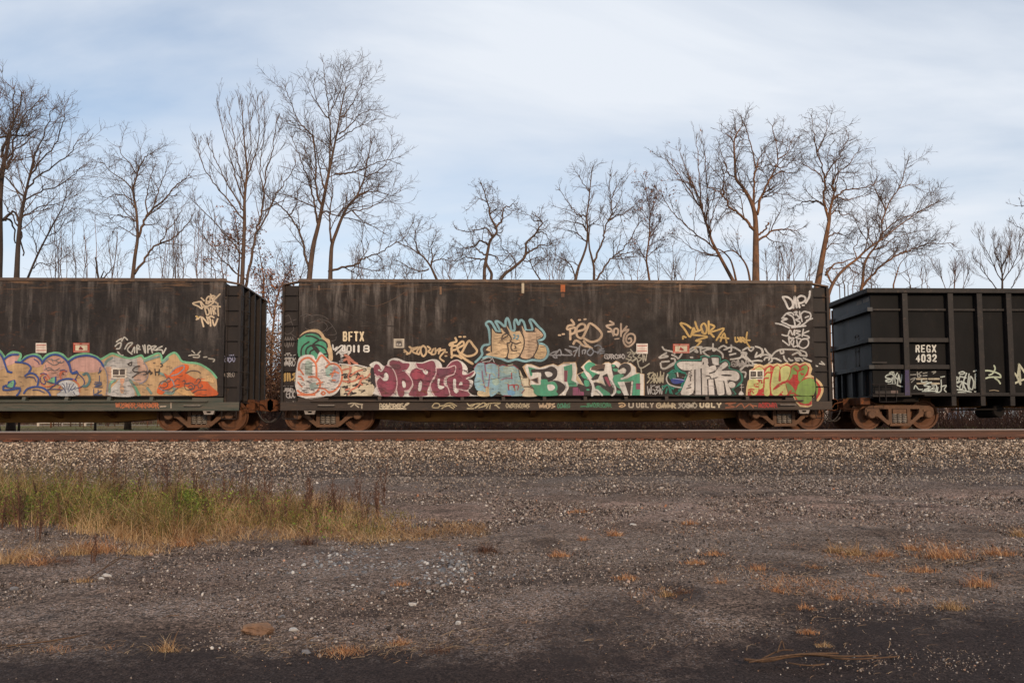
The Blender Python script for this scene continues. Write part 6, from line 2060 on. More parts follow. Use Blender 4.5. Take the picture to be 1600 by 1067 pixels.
    p.f_(BLK, '945 240 1000 250 1050 300 1042 360 1085 390 980 420 958 330', False)
    p.f_(GRN, '958 252 1000 255 990 287 962 282')
    p.f_(GRN, '972 310 1042 316 1030 352 980 346')
    p.f_(BLK, '1060 300 1110 242 1180 230 1240 270 1242 350 1180 415 1120 462 1100 392 1165 382 1182 320 1132 290 1070 325', k=3)
    p.f_(GRN, '990 412 1090 390 1142 410 1100 470 1180 470 1310 402 1388 380 1390 725 1268 725 1290 500 1180 512 1050 520 1102 642 1000 572 968 470', False)
    p.f_(WHT, '1040 520 1140 512 1225 725 1140 725', False)
    p.f_(BLK, '1150 530 1255 512 1238 725 1215 725', False)
    p.f_(BLK, '1010 582 1095 642 1142 725 995 725 1018 640', False)
    p.f_(GRN, '1018 662 1070 650 1092 682 1050 697')
    p.f_((150, 70, 100), '1328 540 1392 540 1392 632 1328 632', False)
    p.s_(WHT, 34, '530 352 600 460 655 560 662 640 645 725')
    p.s_(WHT, 24, '940 490 1000 600 1002 680 955 725', '650 655 722 645 800 722', '1100 470 1180 440 1240 380')
    p.s_(WHT, 24, '240 540 262 600 240 660 190 700')
    p.s_((54, 44, 44), 5, '940 570 1150 574 1400 545', '280 545 420 540', '0 210 300 235', wear=.1)
    p.done('graffiti_lettering', 'green, black and white block letters')
    # tags in the middle height
    p = Piece(c, YW, TL)
    p.s_((206, 176, 146), 32, '228 200 270 270 180 290 160 340 205 362 210 500', '205 335 285 320 278 392 222 420', '312 380 430 342 440 282 380 262 312 322 312 430 352 478 402 470 470 340 520 252 650 342 702 432 650 510 540 540 452 502 402 470', '260 570 292 520 350 540 400 590 485 612', '420 530 470 590 545 642')
    p.s_((206, 176, 146), 26, '340 200 366 197', '425 190 452 187', '28 435 58 435', '88 420 116 418', smooth=False)
    p.done('graffiti_tag', 'tan tag with looped drop shape, reading FEO')
    p = Piece(c, YW, TL)
    p.s_((190, 164, 142), 26, '830 220 890 265 770 290 850 350 882 440', '800 380 872 380', '892 430 892 352 930 332 958 362 940 430 900 420', '1000 260 1000 450', '1005 400 1090 300', '1005 382 1120 348 1055 430 1040 530 1082 602 1142 602 1212 530 1212 442 1150 412 1092 450 1080 522 1122 560 1162 530 1150 482 1118 492')
    p.s_((190, 164, 142), 18, '905 496 970 488', smooth=False)
    p.done('graffiti_tag', 'tan tag ending in a spiral, reading TOK')
    p = Piece(c, YW, TL)
    p.s_((150, 148, 150), 17, '-125 740 -50 700 20 690 -60 760 -20 790', '-110 745 -20 750 100 740', '10 690 50 660 70 740 30 745', '-20 690 0 790', '130 655 235 690 140 660 240 740 100 745', '200 610 330 640 262 690', '330 640 300 700 272 762', '345 762 360 600 440 590', '400 722 402 672 450 672 432 722')
    p.s_((126, 128, 134), 18, '480 690 530 642 572 690 530 750 482 730', closed=True)
    p.s_((126, 128, 134), 16, '590 610 650 590 700 640 650 705 590 690', '640 690 740 682', '660 660 730 650', '670 722 735 710', '640 720 680 650')
    p.done('graffiti_tag', 'grey tag in a long row below the tan FEO')
    p = Piece(c, YW, TL)
    p.scrawl((176, 168, 164), (740, 730, 1055, 800), 6, 8, 14)
    p.done('graffiti_tag', 'small pale tag above the block letters')
    p = Piece(c, YW, TL)
    p.scrawl((168, 160, 142), (1085, 680, 1400, 860), 4, 9, 17, .6)
    p.s_((168, 160, 142), 17, '1250 800 1300 950 1440 880', '1310 940 1320 1020', '1150 660 1200 720', '1080 800 1180 830 1240 790', wear=.6)
    p.done('graffiti_tag', 'cream grey branching tag below the white placard')
    p = Piece(c, YW, TF, 4)
    p.scrawl((190, 178, 150), (105, 350, 370, 540), 5, 11, 16, .5)
    p.done('graffiti_tag', 'small cream scribble right of the block letters')
    p = Piece(c, YW, TF, 4)
    p.scrawl((196, 190, 184), (110, 560, 350, 710), 4, 13, 11, .4)
    p.done('graffiti_tag', 'small white scribble below the cream one, right of the block letters')
    # placards
    p = Piece(c, YW - .004, TL)
    p.f_((236, 222, 208), '1240 566 1418 566 1418 724 1240 724', False, wear=.1)
    p.s_((192, 92, 72), 13, '1258 604 1400 602', '1258 686 1400 684', smooth=False, wear=.5)
    p.s_((214, 160, 140), 6, '1256 640 1400 644', '1256 660 1400 660', '1250 580 1408 580', smooth=False)
    p.done('placard', 'small white placard with red lines')
    p = Piece(c, YW - .004, TH)
    p.f_((196, 82, 58), '214 570 470 570 470 716 214 716', False, wear=.2)
    p.f_((238, 222, 190), '250 604 436 604 436 690 250 690', False, wear=.1)
    p.s_((232, 190, 170), 9, '230 586 300 586', '330 584 455 586', '230 704 455 704', smooth=False, wear=.2)
    p.f_((166, 40, 32), '312 672 330 616 388 664 372 676', False, wear=.1)
    p.done('placard', 'red bordered placard with dark red triangle')
    # the yellow tag and dirt
    p = Piece(c, YW, TH)
    p.s_(YEL, 28, '492 322 420 270 330 252 400 350 482 462 532 322 552 382 505 420', '560 230 582 300 604 355', '540 382 600 372 652 350', '690 402 652 302 700 252 742 330 720 412 668 390', '770 220 772 410', '775 262 862 300 792 382 850 462')
    p.s_(YEL, 24, '795 392 900 360 1010 330 950 420 892 512', '500 430 640 442 752 462 660 490 568 522 655 530', '955 530 1010 402 1050 555', '950 470 1080 488', '370 492 372 455 415 470', '655 530 600 590 560 640')
    p.s_(YEL, 22, '1182 470 1190 540 1242 520 1222 472', '1262 470 1262 540', '1282 542 1290 472 1332 500 1292 512 1340 552', '1370 392 1358 530 1412 622', '1305 515 1412 515', closed=False)
    p.done('graffiti_tag', 'mustard yellow tags, the small one reading DIRT')
    # white tags at the right end
    p = Piece(c, YW, TM_)
    p.s_(WHT, 26, '728 245 770 320 822 422 882 382 872 300 802 242 730 240', '912 238 893 412', '918 238 946 402', '902 332 936 330', '952 262 990 402', '950 260 1010 222 1072 242 1080 292 1020 332 975 330', '1152 152 1140 240 1088 332')
    p.s_(WHT, 24, '1035 370 1062 370', smooth=False)
    p.done('graffiti_tag', 'white tag reading DAP with an exclamation mark')
    p = Piece(c, YW, TM_)
    p.s_((204, 198, 192), 20, '720 572 762 520 802 490 872 490 900 522', '715 572 802 580 708 618 790 660 870 692 1085 688', '800 502 892 560 922 690', '930 500 992 572 930 592 1002 642 950 690', '1090 470 1152 490 1162 560 1082 640 1020 682', '1030 622 1010 520 1050 470 1092 468', '1080 562 1130 540', '1100 606 1190 575', '618 650 720 672 832 722', '868 716 1080 690', '905 480 950 470 930 520', '990 470 1000 560')
    p.s_((214, 206, 198), 18, '718 828 802 842 842 752 882 832 912 752 912 832', '930 762 1002 772 940 802 1002 832 930 872 1000 890', '1050 742 1030 852', '1132 770 1032 822 1122 852 1132 882 1010 902', '820 852 862 890', '728 920 780 960 832 992 820 882', '820 890 902 880 852 942 902 1012', '902 922 890 1012 942 1002', '945 912 962 1012')
    p.s_((214, 206, 198), 18, '1002 932 980 1002 1052 1040 1122 992 1122 912 1052 892', closed=True)
    p.done('graffiti_tag', 'white stacked tags near the right end')
    # scrolls
    p = Piece(c, YW, TH, 2)
    SC = (196, 188, 178)
    p.s_(SC, 23, '50 620 80 662 150 680 200 692 242 722', '440 692 490 650 540 622 662 620', '470 702 520 672 560 650', '660 645 740 632 880 652 980 722 992 782', '838 572 842 680 892 650', '680 692 740 662 802 650', '690 702 730 740 780 772', '930 642 970 612 1012 602 1062 642 1010 662', '1060 642 1120 622 1180 632 1262 682', '1122 590 1122 680 1090 690', '1302 672 1370 632 1470 628 1432 682 1392 650', '1500 612 1582 642 1602 722 1500 772', '1280 702 1360 712 1352 762 1420 832', '1100 742 1190 722', '1290 742 1260 790 1180 805 1112 812', '1310 752 1340 802 1402 832', '0 782 60 740 112 712', '10 792 120 772 130 760 60 745', '40 852 152 842', '20 872 30 930 62 962 130 942 240 882', '200 742 260 770 292 802', '350 732 310 790', '190 800 240 805 250 850', '490 780 520 782', '560 640 600 700 560 690', '640 640 650 720', wear=.5)
    p.scrawl((150, 142, 136), (1120, 830, 1400, 930), 5, 21, 18, .5)
    p.s_((180, 172, 164), 14, '1260 960 1330 920 1420 905 1480 915', '1280 1010 1340 1010 1350 1060')
    p.done('graffiti_scroll', 'grey white curling scrolls behind the letters')
    p = Piece(c, YW, TG_, 2)
    p.s_(SC, 23, '560 110 610 50 700 12 840 10 960 22 1010 80', '690 32 700 70 742 60 735 30', '880 92 960 60 1002 100', '1000 22 1080 52 1102 100', '1012 100 1100 112', '450 0 500 70 560 110', '300 130 390 102 470 92 540 122 562 182 510 222', '440 172 460 140 522 140 510 175', '742 112 760 165 800 200', '820 152 850 180 880 180', '920 142 940 180 980 180', '1050 142 1110 170 1172 192', '325 60 300 112', '400 0 422 60 382 122', '80 62 150 92 132 132 90 122', '150 132 220 192 330 182 402 190', '0 152 60 140 90 120', '32 180 30 220 60 262', '105 200 120 252', '170 182 250 200 262 235 320 242', '70 332 130 272 200 255 262 260', '930 150 1000 150 1040 190', '560 150 620 150 700 190', '80 360 150 370 140 440', wear=.5)
    p.done('graffiti_scroll', 'grey white curling scrolls above the red outlined letters')
    # TKK
    p = Piece(c, YW, TF, 10)
    p.s_(TEAL, 18, '420 440 432 390 500 362 600 362', '470 360 520 330 560 350', '730 392 690 380 625 360', '730 395 700 450 650 560 620 640', '340 590 440 570 520 630', '350 640 430 560 470 690', '500 700 480 620 560 600', '420 620 400 690', '600 640 640 700')
    p.f_((24, 108, 92), '440 402 500 372 545 390 560 450 500 492 450 452')
    p.f_((40, 62, 140), '490 472 600 462 692 490 640 530 540 545 490 515')
    p.s_((180, 186, 214), 8, '510 462 600 472 690 492')
    p.s_(SC, 17, '432 400 410 470 450 550 560 592 642 602', '580 372 590 430', '560 205 480 240 400 300 330 300', '540 180 560 240')
    p.f_(TEAL, '540 240 585 190 660 168 925 168 938 118 1010 102 1080 125 1130 102 1235 112 1262 162 1250 200 1330 166 1402 230 1400 300 1530 338 1592 400 1602 490 1560 560 1490 600 1450 640 1440 725 595 725 640 620 720 392 600 362 545 320', k=3)
    p.f_(BLK, '568 250 605 205 680 186 945 188 955 130 1010 120 1070 145 1130 120 1220 128 1240 170 1235 230 1330 185 1382 235 1380 310 1510 350 1565 405 1570 490 1530 535 1490 590 1425 630 1425 725 620 725 655 630 735 400 640 340', k=3)
    p.f_((222, 212, 202), '578 252 602 212 700 200 960 206 1000 225 990 302 762 330 650 320')
    p.f_((222, 212, 202), '762 330 850 318 850 600 822 692 760 722 645 718 630 682 742 420', False)
    p.f_((206, 198, 192), '862 310 938 310 952 716 858 716', False)
    p.f_((220, 210, 200), '955 230 972 150 1012 138 1052 152 1072 282 1165 250 1192 300 1180 342 1060 395 1180 368 1222 412 1180 462 1050 472 1048 716 968 716 950 300', False)
    p.f_((218, 210, 202), '1110 142 1222 142 1226 250 1180 255 1130 232', False)
    p.f_((212, 202, 194), '1062 480 1140 470 1158 716 1066 716', False)
    p.f_((222, 212, 202), '1170 362 1280 232 1340 212 1362 262 1262 342 1450 342 1530 382 1540 462 1480 500 1352 490 1420 682 1390 716 1342 690 1300 560 1312 692 1270 716 1202 700 1150 482 1150 402', k=3)
    p.f_(BLK, '1268 405 1350 398 1430 415 1380 427 1280 418', k=3)
    p.f_((222, 212, 202), '1372 540 1420 512 1475 540 1472 590 1422 607 1380 582')
    p.s_(BLK, 14, '852 330 854 700', '950 310 958 700', '1050 478 1060 700', '1152 480 1195 690', '1302 505 1340 690', '1080 382 1130 365 1170 345', '1028 425 1085 428 1100 462 1150 462 1200 445', '1080 270 1060 240', '980 240 985 215')
    p.s_(BLK, 16, '800 335 765 345 800 372 762 398 805 412', '765 432 800 430 785 450 785 495', '790 555 745 570 800 602 725 618', smooth=False)
    p.scrapes((170, 162, 158), (640, 220, 1450, 700), 60, 60, 35, 6)
    p.done('graffiti_lettering', 'white finger like letters TKK with black and teal outline')
    # yellow green letters with red outline, running over the corner sheet
    p = Piece(c, YW, TG_, 14)
    p.f_((224, 192, 140), '150 725 160 600 182 500 208 470 212 330 270 300 292 240 380 240 430 260 500 228 572 240 640 222 700 240 790 212 850 240 930 204 990 235 1070 204 1152 232 1188 312 1160 400 1212 430 1212 725', False)
    p.f_(RED, '180 725 190 600 205 500 225 480 240 330 285 305 360 262 432 305 530 252 582 275 640 245 692 285 790 235 852 268 930 228 988 262 1080 230 1142 290 1122 410 1060 450 1208 450 1208 725', False)
    p.f_(LIM, '205 485 330 480 350 600 320 700 250 718 190 650', k=3)
    p.f_(LIM, '300 312 362 282 420 320 440 420 460 350 500 295 552 300 548 420 525 560 520 716 440 716 432 600 362 632 372 500 440 450 400 380 300 340', k=3)
    p.f_(LIM, '560 430 600 292 650 268 676 302 656 490 702 488 690 322 760 268 830 282 842 340 800 470 720 520 640 560 582 640 650 610 750 540 772 600 800 706 725 712 690 672 662 716 570 716 540 600', k=3)
    p.f_(LEAF, '868 292 930 252 976 292 985 350 1022 290 1080 252 1116 300 1090 380 1002 510 970 500 962 420 902 400 832 488 808 490 850 380', k=3)
    p.f_((120, 148, 76), '778 545 850 562 912 652 900 712 832 712', k=3)
    p.f_((134, 166, 78), '950 620 972 550 1062 482 1208 472 1208 712 940 712', k=3)
    p.s_(RED, 17, '582 632 650 562 740 515 850 510 970 520', '800 500 900 498 972 505', '850 550 900 545 950 560', '900 302 942 342 980 340 1045 312', '1010 382 1025 402 1045 395', '885 412 925 418 900 452', '960 342 952 420 940 480', '440 420 480 370 530 372', '450 460 500 455', '335 545 290 550 290 580 340 590', '390 490 400 530', '540 300 545 420 530 560 540 700', '436 460 430 600', '700 700 720 670', '830 660 860 650 830 690 900 690')
    p.s_(RED, 12, '190 640 230 625 280 635', '200 680 240 650 270 690', '215 640 225 690', wear=.5)
    p.scrapes((190, 190, 120), (200, 300, 830, 700), 40, 60, 45, 6)
    p.s_((216, 200, 186), 8, '60 560 110 560', '80 545 82 690', '60 600 120 598')
    p.f_(WHT, '40 712 70 660 100 680 112 712')
    p.done('graffiti_lettering', 'yellow green letters outlined in red')
    p = Piece(c, YL, TG_)
    p.f_((224, 192, 140), '1214 455 1262 470 1330 532 1362 610 1352 690 1300 790 1200 890 1214 700', k=3)
    p.f_(RED, '1214 480 1262 505 1312 570 1328 640 1310 710 1240 815 1214 845', False)
    p.f_((128, 162, 76), '1214 500 1250 530 1282 600 1272 690 1240 760 1214 800', False)
    p.s_((206, 200, 190), 16, '1225 225 1240 262 1270 270', '1190 170 1210 220', '1330 200 1370 235', '1300 230 1380 245', wear=.6)
    p.done('graffiti_lettering', 'green and red end of the letters on the corner sheet')
    p = Piece(c, YSI, TG_)
    p.f_((224, 192, 140), '888 736 940 736 1180 736 1185 885 1120 912 1000 902 930 832', False)
    p.f_(RED, '905 736 1180 736 1180 868 1130 888 1000 872 940 810', False)
    p.f_((128, 162, 72), '922 736 1180 736 1180 800 1130 850 1062 857 985 825', False)
    p.done('graffiti_lettering', 'green and red foot of the letters on the sill')
    # data panel
    p = Piece(c, YW - .012, TG_, 2)
    p.f_((236, 226, 208), '205 330 436 330 436 478 205 478', False, wear=.1)
    p.f_((52, 42, 40), '226 352 312 352 312 432 226 432', False, wear=.1)
    p.f_((52, 42, 40), '334 352 412 352 412 432 334 432', False, wear=.1)
    p.f_((52, 42, 40), '226 446 412 446 412 460 226 460', False, wear=.1)
    p.s_((156, 144, 132), 6, '242 372 294 372', '242 392 296 390', '242 412 290 412', '350 372 400 372', '350 392 396 392', '350 412 398 410', '252 362 252 420', '382 362 382 420', smooth=False)
    p.done('data_panel', 'white framed panel with two dark squares')
    # tan throw-up with blue outline
    p = Piece(c, YW, TI)
    p.f_(BLK, '230 740 240 640 280 600 360 590 350 300 420 380 520 390 590 300 640 280 690 370 800 360 840 280 920 370 1060 330 1190 430 1090 540 1200 590 1250 690 1200 800 1000 815 760 800 640 830 420 760', wear=.2, k=3)
    p.s_((138, 180, 186), 32, '130 855 232 742 222 655 262 592 350 572 352 470 332 330 292 262 332 222 382 242 440 342 468 378 512 370 472 282 442 222 502 232 588 300 602 202 630 172 662 252 690 358 740 350 732 232 762 192 800 272 830 202 880 232 910 342 922 362 1012 352 1002 282 972 202 1022 202 1100 292 1182 372 1212 442 1180 500 1100 530 1102 562 1170 572 1240 622 1264 702 1232 782 1150 832 1020 822 900 842 760 812 640 842 540 802 430 772 342 762 250 792')
    p.f_(TAN, '372 322 442 402 538 408 522 322 590 400 662 422 690 500 640 572 632 680 618 758 560 790 450 772 292 742 342 712 292 672 362 602 378 680 376 480', k=3)
    p.f_((222, 190, 150), '612 292 690 380 780 378 850 382 880 500 870 640 800 762 700 802 632 770 642 600 690 520 680 440', k=3)
    p.f_((200, 168, 138), '852 292 920 388 1050 370 1062 320 1150 390 1180 452 1090 512 1092 620 1050 732 950 802 832 770 880 640 890 500', k=3)
    p.f_((222, 188, 142), '1102 590 1200 602 1235 680 1210 778 1120 805 1042 770 1100 660', k=3)
    p.s_(BLK, 15, '378 320 374 500 376 692', '540 502 552 442 620 412 682 472 672 540 622 562', '540 505 632 442', '622 570 642 680 620 772', '820 352 882 480 882 620 822 755', '1088 520 1102 620 1030 772', '690 542 760 572 832 548', '705 548 682 620 702 672 772 680', '600 340 622 392', '440 392 540 402', '920 372 1060 380', '745 600 760 640 735 645', '300 680 350 700')
    p.s_((110, 148, 160), 16, '722 432 742 430 740 480 720 482', '775 445 800 442 785 495 765 490')
    p.scrapes((128, 104, 84), (400, 420, 640, 740), 34, 90, 55, 5, slant=.05)
    p.scrapes((120, 98, 82), (890, 420, 1150, 780), 44, 90, 56, 6, slant=.08)
    p.scrapes((128, 104, 84), (650, 500, 880, 760), 22, 70, 57, 5)
    p.done('graffiti_lettering', 'tan letters with faces and pale blue outline')
    # sill tags and corner tags
    p = Piece(c, YSI, TB)
    p.scrawl(CRM, (130, 848, 500, 925), 7, 31, 15, .5); p.s_(CRM, 14, '520 910 540 860 590 845 550 880', '130 935 540 935')
    p.s_((198, 178, 140), 12, '950 900 990 850 1060 860 1050 915 960 915', '1060 890 1130 880 1180 850 1250 845 1330 890', '1100 930 1180 880 1280 930', '1150 900 1250 870 1300 910', wear=.5)
    p.done('graffiti_tag', 'cream scrawl on the sill, left part')
    p = Piece(c, YSI, TA)
    p.s_((200, 184, 160), 16, '1040 855 1120 845 1200 860 1260 865', '1080 900 1130 860', '1150 870 1200 910', '1250 870 1250 925', wear=.5)
    p.done('graffiti_tag', 'pale eye like scrawl on the sill')
    p = Piece(c, YSI, TD)
    p.s_((206, 188, 150), 12, '0 850 60 900 120 860', '20 880 200 850 120 920', '130 920 250 840 300 880 180 915', '270 870 330 860 300 920', '330 850 520 840 430 880', '360 870 350 930', '440 870 500 920', '0 930 100 930', wear=.4)
    p.done('graffiti_tag', 'cream looping scrawl on the sill')
    for a in (((196, 178, 146), (600, 848, 970, 920), 9, 35, 12, .5), ((206, 178, 146), (1115, 845, 1365, 920), 4, 36, 15, .4), ((62, 132, 100), (1400, 848, 1600, 920), 5, 37, 14, .5)):
        p = Piece(c, YSI, TD)
        p.scrawl(*a)
        p.done('graffiti_tag', 'green scrawl on the sill' if a[3] == 37 else 'cream scrawl on the sill')
    p = Piece(c, YSI, TE)
    p.scrawl((62, 138, 100), (560, 840, 950, 910), 8, 38, 14, .5); p.s_((62, 138, 100), 13, '470 900 540 895 600 905')
    p.done('graffiti_tag', 'green scrawl on the sill')
    p = Piece(c, YSI, TE)
    p.s_((214, 180, 140), 15, '1065 850 1130 845 1165 880 1110 905 1075 895 1120 875')
    p.done('graffiti_tag', 'small cream swirl on the sill')
    p = Piece(c, YSI, TE)
    letters(p, 'U', 1215, 838, 1300, 920, 20, (206, 190, 168))
    p.done('graffiti_tag', 'cream letter U on the sill')
    p = Piece(c, YSI, TE)
    letters(p, 'UGLY', 1335, 838, 1610, 920, 20, (206, 190, 168), gap=.15)
    p.done('graffiti_tag', 'cream word UGLY on the sill, thinner than the other')
    p = Piece(c, YSI, TF)
    p.scrawl((206, 186, 154), (255, 838, 555, 918), 5, 39, 20, .4)
    p.done('graffiti_tag', 'cream scribble on the sill after the first word')
    p = Piece(c, YSI, TF)
    p.scrawl((190, 178, 160), (590, 838, 880, 918), 5, 40, 17, .4)
    p.done('graffiti_tag', 'cream scribbles on the sill between two words')
    p = Piece(c, YSI, TF)
    letters(p, 'UGLY', 925, 836, 1270, 920, 26, (222, 204, 174), gap=.12)
    p.done('graffiti_tag', 'cream letters UGLY on the sill')
    p = Piece(c, YSI, TG_)
    p.s_((168, 98, 66), 15, '-160 850 0 840 -120 870 -20 905 -160 915', '0 905 80 850 130 920', '150 905 220 860 270 915', '230 880 320 890', wear=.6)
    p.done('graffiti_tag', 'orange brown scrawl on the sill')
    p = Piece(c, YSI, TG_)
    p.scrawl((180, 48, 44), (355, 835, 640, 915), 7, 42, 12, .4)
    p.done('graffiti_tag', 'red scrawl on the sill')
    p = Piece(c, YL, TA)
    p.scrawl((196, 190, 184), (15, 85, 215, 165), 5, 51, 11); p.scrawl((196, 190, 184), (20, 165, 210, 265), 4, 52, 12)
    p.s_((196, 190, 184), 10, '70 75 130 70')
    p.s_(YEL, 22, '20 500 45 395', '55 495 60 385', '95 495 95 380', '125 385 135 495', '215 380 175 400 210 430 165 480', '205 490 228 485', '20 498 50 500')
    p.scrawl((186, 178, 174), (15, 580, 180, 670), 4, 53, 14); p.scrawl((186, 178, 174), (70, 650, 225, 765), 3, 54, 14)
    p.done('graffiti_tag', 'small white and mustard tags between the ladder rungs')
    p = Piece(c, YL, TA)
    p.scrawl((200, 190, 178), (10, 820, 250, 930), 7, 55, 14)
    p.done('graffiti_tag', 'white scrawl at the foot of the corner ladder')
    # patches of bare repair and spots along the rim
    for x, y, w, h, col in ((687, 446, 3, 14, (150, 110, 78)), (815, 436, 4, 22, (206, 188, 160)), (876, 443, 7, 13, (204, 104, 40)), (877, 456, 5, 8, (120, 74, 44)), (1241, 444, 3, 12, (150, 118, 88)), (1061, 442, 3, 14, (140, 112, 88)), (497, 444, 3, 10, (110, 84, 66))):
        z = ZK
        p = Piece(c, YW, (0, 0))
        p.f_(col, '%f %f %f %f %f %f %f %f' % (x * z, (y + 2) * z, (x + w) * z, (y + 2) * z, (x + w) * z, (y + h) * z, x * z, (y + h) * z), False, wear=.7)
        p.done('paint_patch')
    p = Piece(c, YW, (0, 0))
    z = ZK
    for a in ('468 448 476 470', '560 478 575 472', ):
        pass
    p.s_((34, 29, 27), 14, [(x * z, y * z) for x, y in ((527, 478), (545, 490), (570, 502), (592, 507), (615, 510))], wear=.5)
    p.s_((92, 66, 46), 8, [(x * z, y * z) for x, y in ((566, 474), (585, 478), (610, 470), (640, 452))], wear=.8)
    p.done('dent_crease', 'dark crease lines in the buckled sheet')


graffiti_middle()


def graffiti_left():
    c = car_a
    TP, TQ, TR_ = (0, 540), (130, 540), (270, 540)
    p = Piece(c, YW, TP)
    up = [(-400, 180), (-300, 60), (-120, 40), (0, 85), (80, 182), (130, 140), (200, 102), (310, 122), (322, 180), (282, 240), (350, 228), (400, 172), (540, 136), (620, 162), (660, 212), (740, 142), (870, 112), (980, 142), (1060, 212), (1180, 152), (1350, 126), (1500, 172), (1572, 212), (1700, 142), (1770, 126), (1900, 172), (2040, 200), (2200, 152), (2258, 202), (2450, 122), (2510, 152), (2530, 242), (2632, 150), (2720, 110), (2780, 160), (2850, 250), (3063, 276), (3173, 320), (3293, 402), (3373, 500), (3386, 640), (3386, 778)]
    # cut above into one outline
    body = up + [(-400, 778)]
    p.f_((204, 166, 122), ' '.join('%g %g' % q for q in body), False, wear=.3)
    p.s_((122, 186, 142), 30, [q for q in up[:-2]], smooth=True, wear=.2)
    blu = [(x, y + 34) for x, y in up if x < 1600]
    p.f_(PINK, '90 230 180 165 290 140 255 250 130 310 100 290', k=3)
    p.f_((212, 160, 146), '400 250 470 190 560 180 630 230 660 300 560 340 470 300', k=3)
    p.f_((208, 158, 140), '690 290 760 200 870 165 980 200 1060 280 1080 400 940 520 700 500', k=3, wear=.6)
    p.f_(PINK, '1100 280 1200 190 1350 160 1480 190 1570 270 1600 380 1400 420 1250 400 1110 400', k=3)
    p.f_((206, 172, 150), '-200 130 -20 120 60 250 60 360 -200 420', k=3)
    # grey white S region
    p.f_((198, 192, 186), '1620 270 1690 210 1780 175 2000 215 2190 195 2255 270 2280 420 2255 560 2180 590 2020 545 2100 778 1710 778 1700 700 1860 520 1700 545 1640 360', k=3, wear=.6)
    p.f_((216, 172, 146), '1650 330 1740 330 1745 520 1690 540', False, wear=.5)
    p.f_((212, 172, 150), '2140 220 2230 230 2275 330 2280 470 2230 570 2120 560 2090 480 2160 400', k=3, wear=.6)
    p.f_((222, 176, 142), '1880 620 1930 620 1925 730 1885 730', wear=.6)
    p.f_((226, 170, 138), '1880 520 1940 520 1925 590 1885 590', wear=.6)
    p.s_((124, 150, 140), 34, '1640 300 1670 240 1750 190', '2030 540 2100 640 2160 770', '1710 720 1720 600 1800 540', '2255 240 2400 190 2480 170', '2530 270 2620 200', '2480 420 2580 470 2640 520', '2300 660 2360 740', '2700 560 2720 640 2690 740 2560 730 2480 680', wear=.6)
    p.f_((110, 176, 136), '2090 620 2130 640 2200 778 2150 778', False, wear=.4)
    p.f_((130, 190, 150), '1720 560 1790 540 1740 590', False, wear=.3)
    p.s_((150, 140, 150), 14, '2255 270 2300 350 2310 460 2270 550 2180 590', '1580 300 1640 360 1675 460 1680 600 1660 760')
    # orange wash
    OR = (224, 100, 42)
    p.f_(OR, '2560 430 2640 470 2700 380 2780 320 2900 290 2950 340 2900 420 2980 480 3060 520 3200 520 3260 600 3340 680 3373 700 3373 778 3000 778 3060 720 2960 730 2900 660 2820 700 2740 640 2600 700 2520 760 2450 720 2500 600 2620 560', k=3, wear=.55)
    p.f_((226, 178, 120), '2900 640 3000 740 3040 770 2880 770 2760 700', k=3, wear=.5)
    p.f_((226, 184, 132), '3120 540 3240 520 3220 470 3290 480 3340 580 3250 560', k=3, wear=.5)
    p.s_((150, 148, 150), 16, '2660 430 2740 350 2860 310 2870 360 2780 440 2680 470', '2520 600 2580 540 2680 530 2720 620', '2480 660 2560 700 2680 720')
    p.s_((96, 84, 82), 11, '2480 620 2520 560 2590 560 2620 620 2560 660 2500 640', '2600 530 2640 500 2660 550 2620 570', '2540 690 2640 680 2720 630 2800 610', '2730 560 2760 520 2800 530', '2850 560 2880 540 2900 590 2960 600', '2880 600 2980 580 3040 640 2990 690 2900 680 2880 620', '2940 640 2990 620 3000 670 2950 670', '3060 550 3100 510 3130 540 3090 600', '3040 620 3090 620 3100 660 3160 640 3150 610', '2900 430 2990 390 3090 400 3130 430', '3010 740 3100 690 3220 690', '2690 720 2780 660', '2420 270 2400 270', wear=.4)
    # black signature
    p.s_((56, 50, 48), 15, '2185 320 2120 330 2075 380 2110 410 2170 420 2120 460 2070 495', '2180 420 2260 400 2290 440 2240 450', '2290 400 2300 440 2340 380', '2350 400 2310 410 2380 420 2350 445', '2420 365 2430 460', '2490 370 2480 460', '2425 415 2490 405', '2050 260 2000 290 2050 310 2060 250', '2510 280 2540 310 2510 330', wear=.2)
    # blue outlines
    p.s_(BLU, 26, '0 120 50 190 90 300 130 400 190 415', '75 210 140 160 210 140 290 140', '250 255 350 265 440 290 490 350 460 410', '330 260 400 205 480 165 560 165 630 205 665 260', '660 280 720 200 800 150 880 140 960 165 1040 230 1090 320 1110 410', '1080 250 1180 185 1340 155 1480 180 1570 245 1620 320', '400 470 460 430 540 440 600 500 605 560 590 620', '380 740 440 670 560 640 680 660 760 720 790 770', '60 690 60 640 110 620', '60 690 150 690 210 680 320 670 300 740 270 770', '110 640 200 650 320 660', '890 590 930 550 1020 520 1120 520 1190 545', '1080 250 1100 330 1120 420', wear=.2)
    p.f_(BLU, '110 420 190 410 130 380', False); p.f_(BLU, '130 560 240 530 260 580 230 650 120 650', False)
    p.f_((124, 190, 142), '125 630 170 580 220 550 205 645')
    p.f_(BLU, '1110 420 1210 385 1235 430 1130 452', False); p.f_(BLU, '800 500 890 480 885 590 860 610', False)
    p.f_((124, 190, 142), '745 565 800 515 862 490 860 585', False)
    p.s_((212, 112, 78), 14, '640 560 640 480 690 440 740 450 780 510', '690 510 720 495 740 530 700 550', '650 590 700 630 780 635 880 600', '950 500 945 430 985 400 1050 400', '980 410 950 470 960 520', '1150 530 1230 600 1250 680 1230 770', '920 680 950 630')
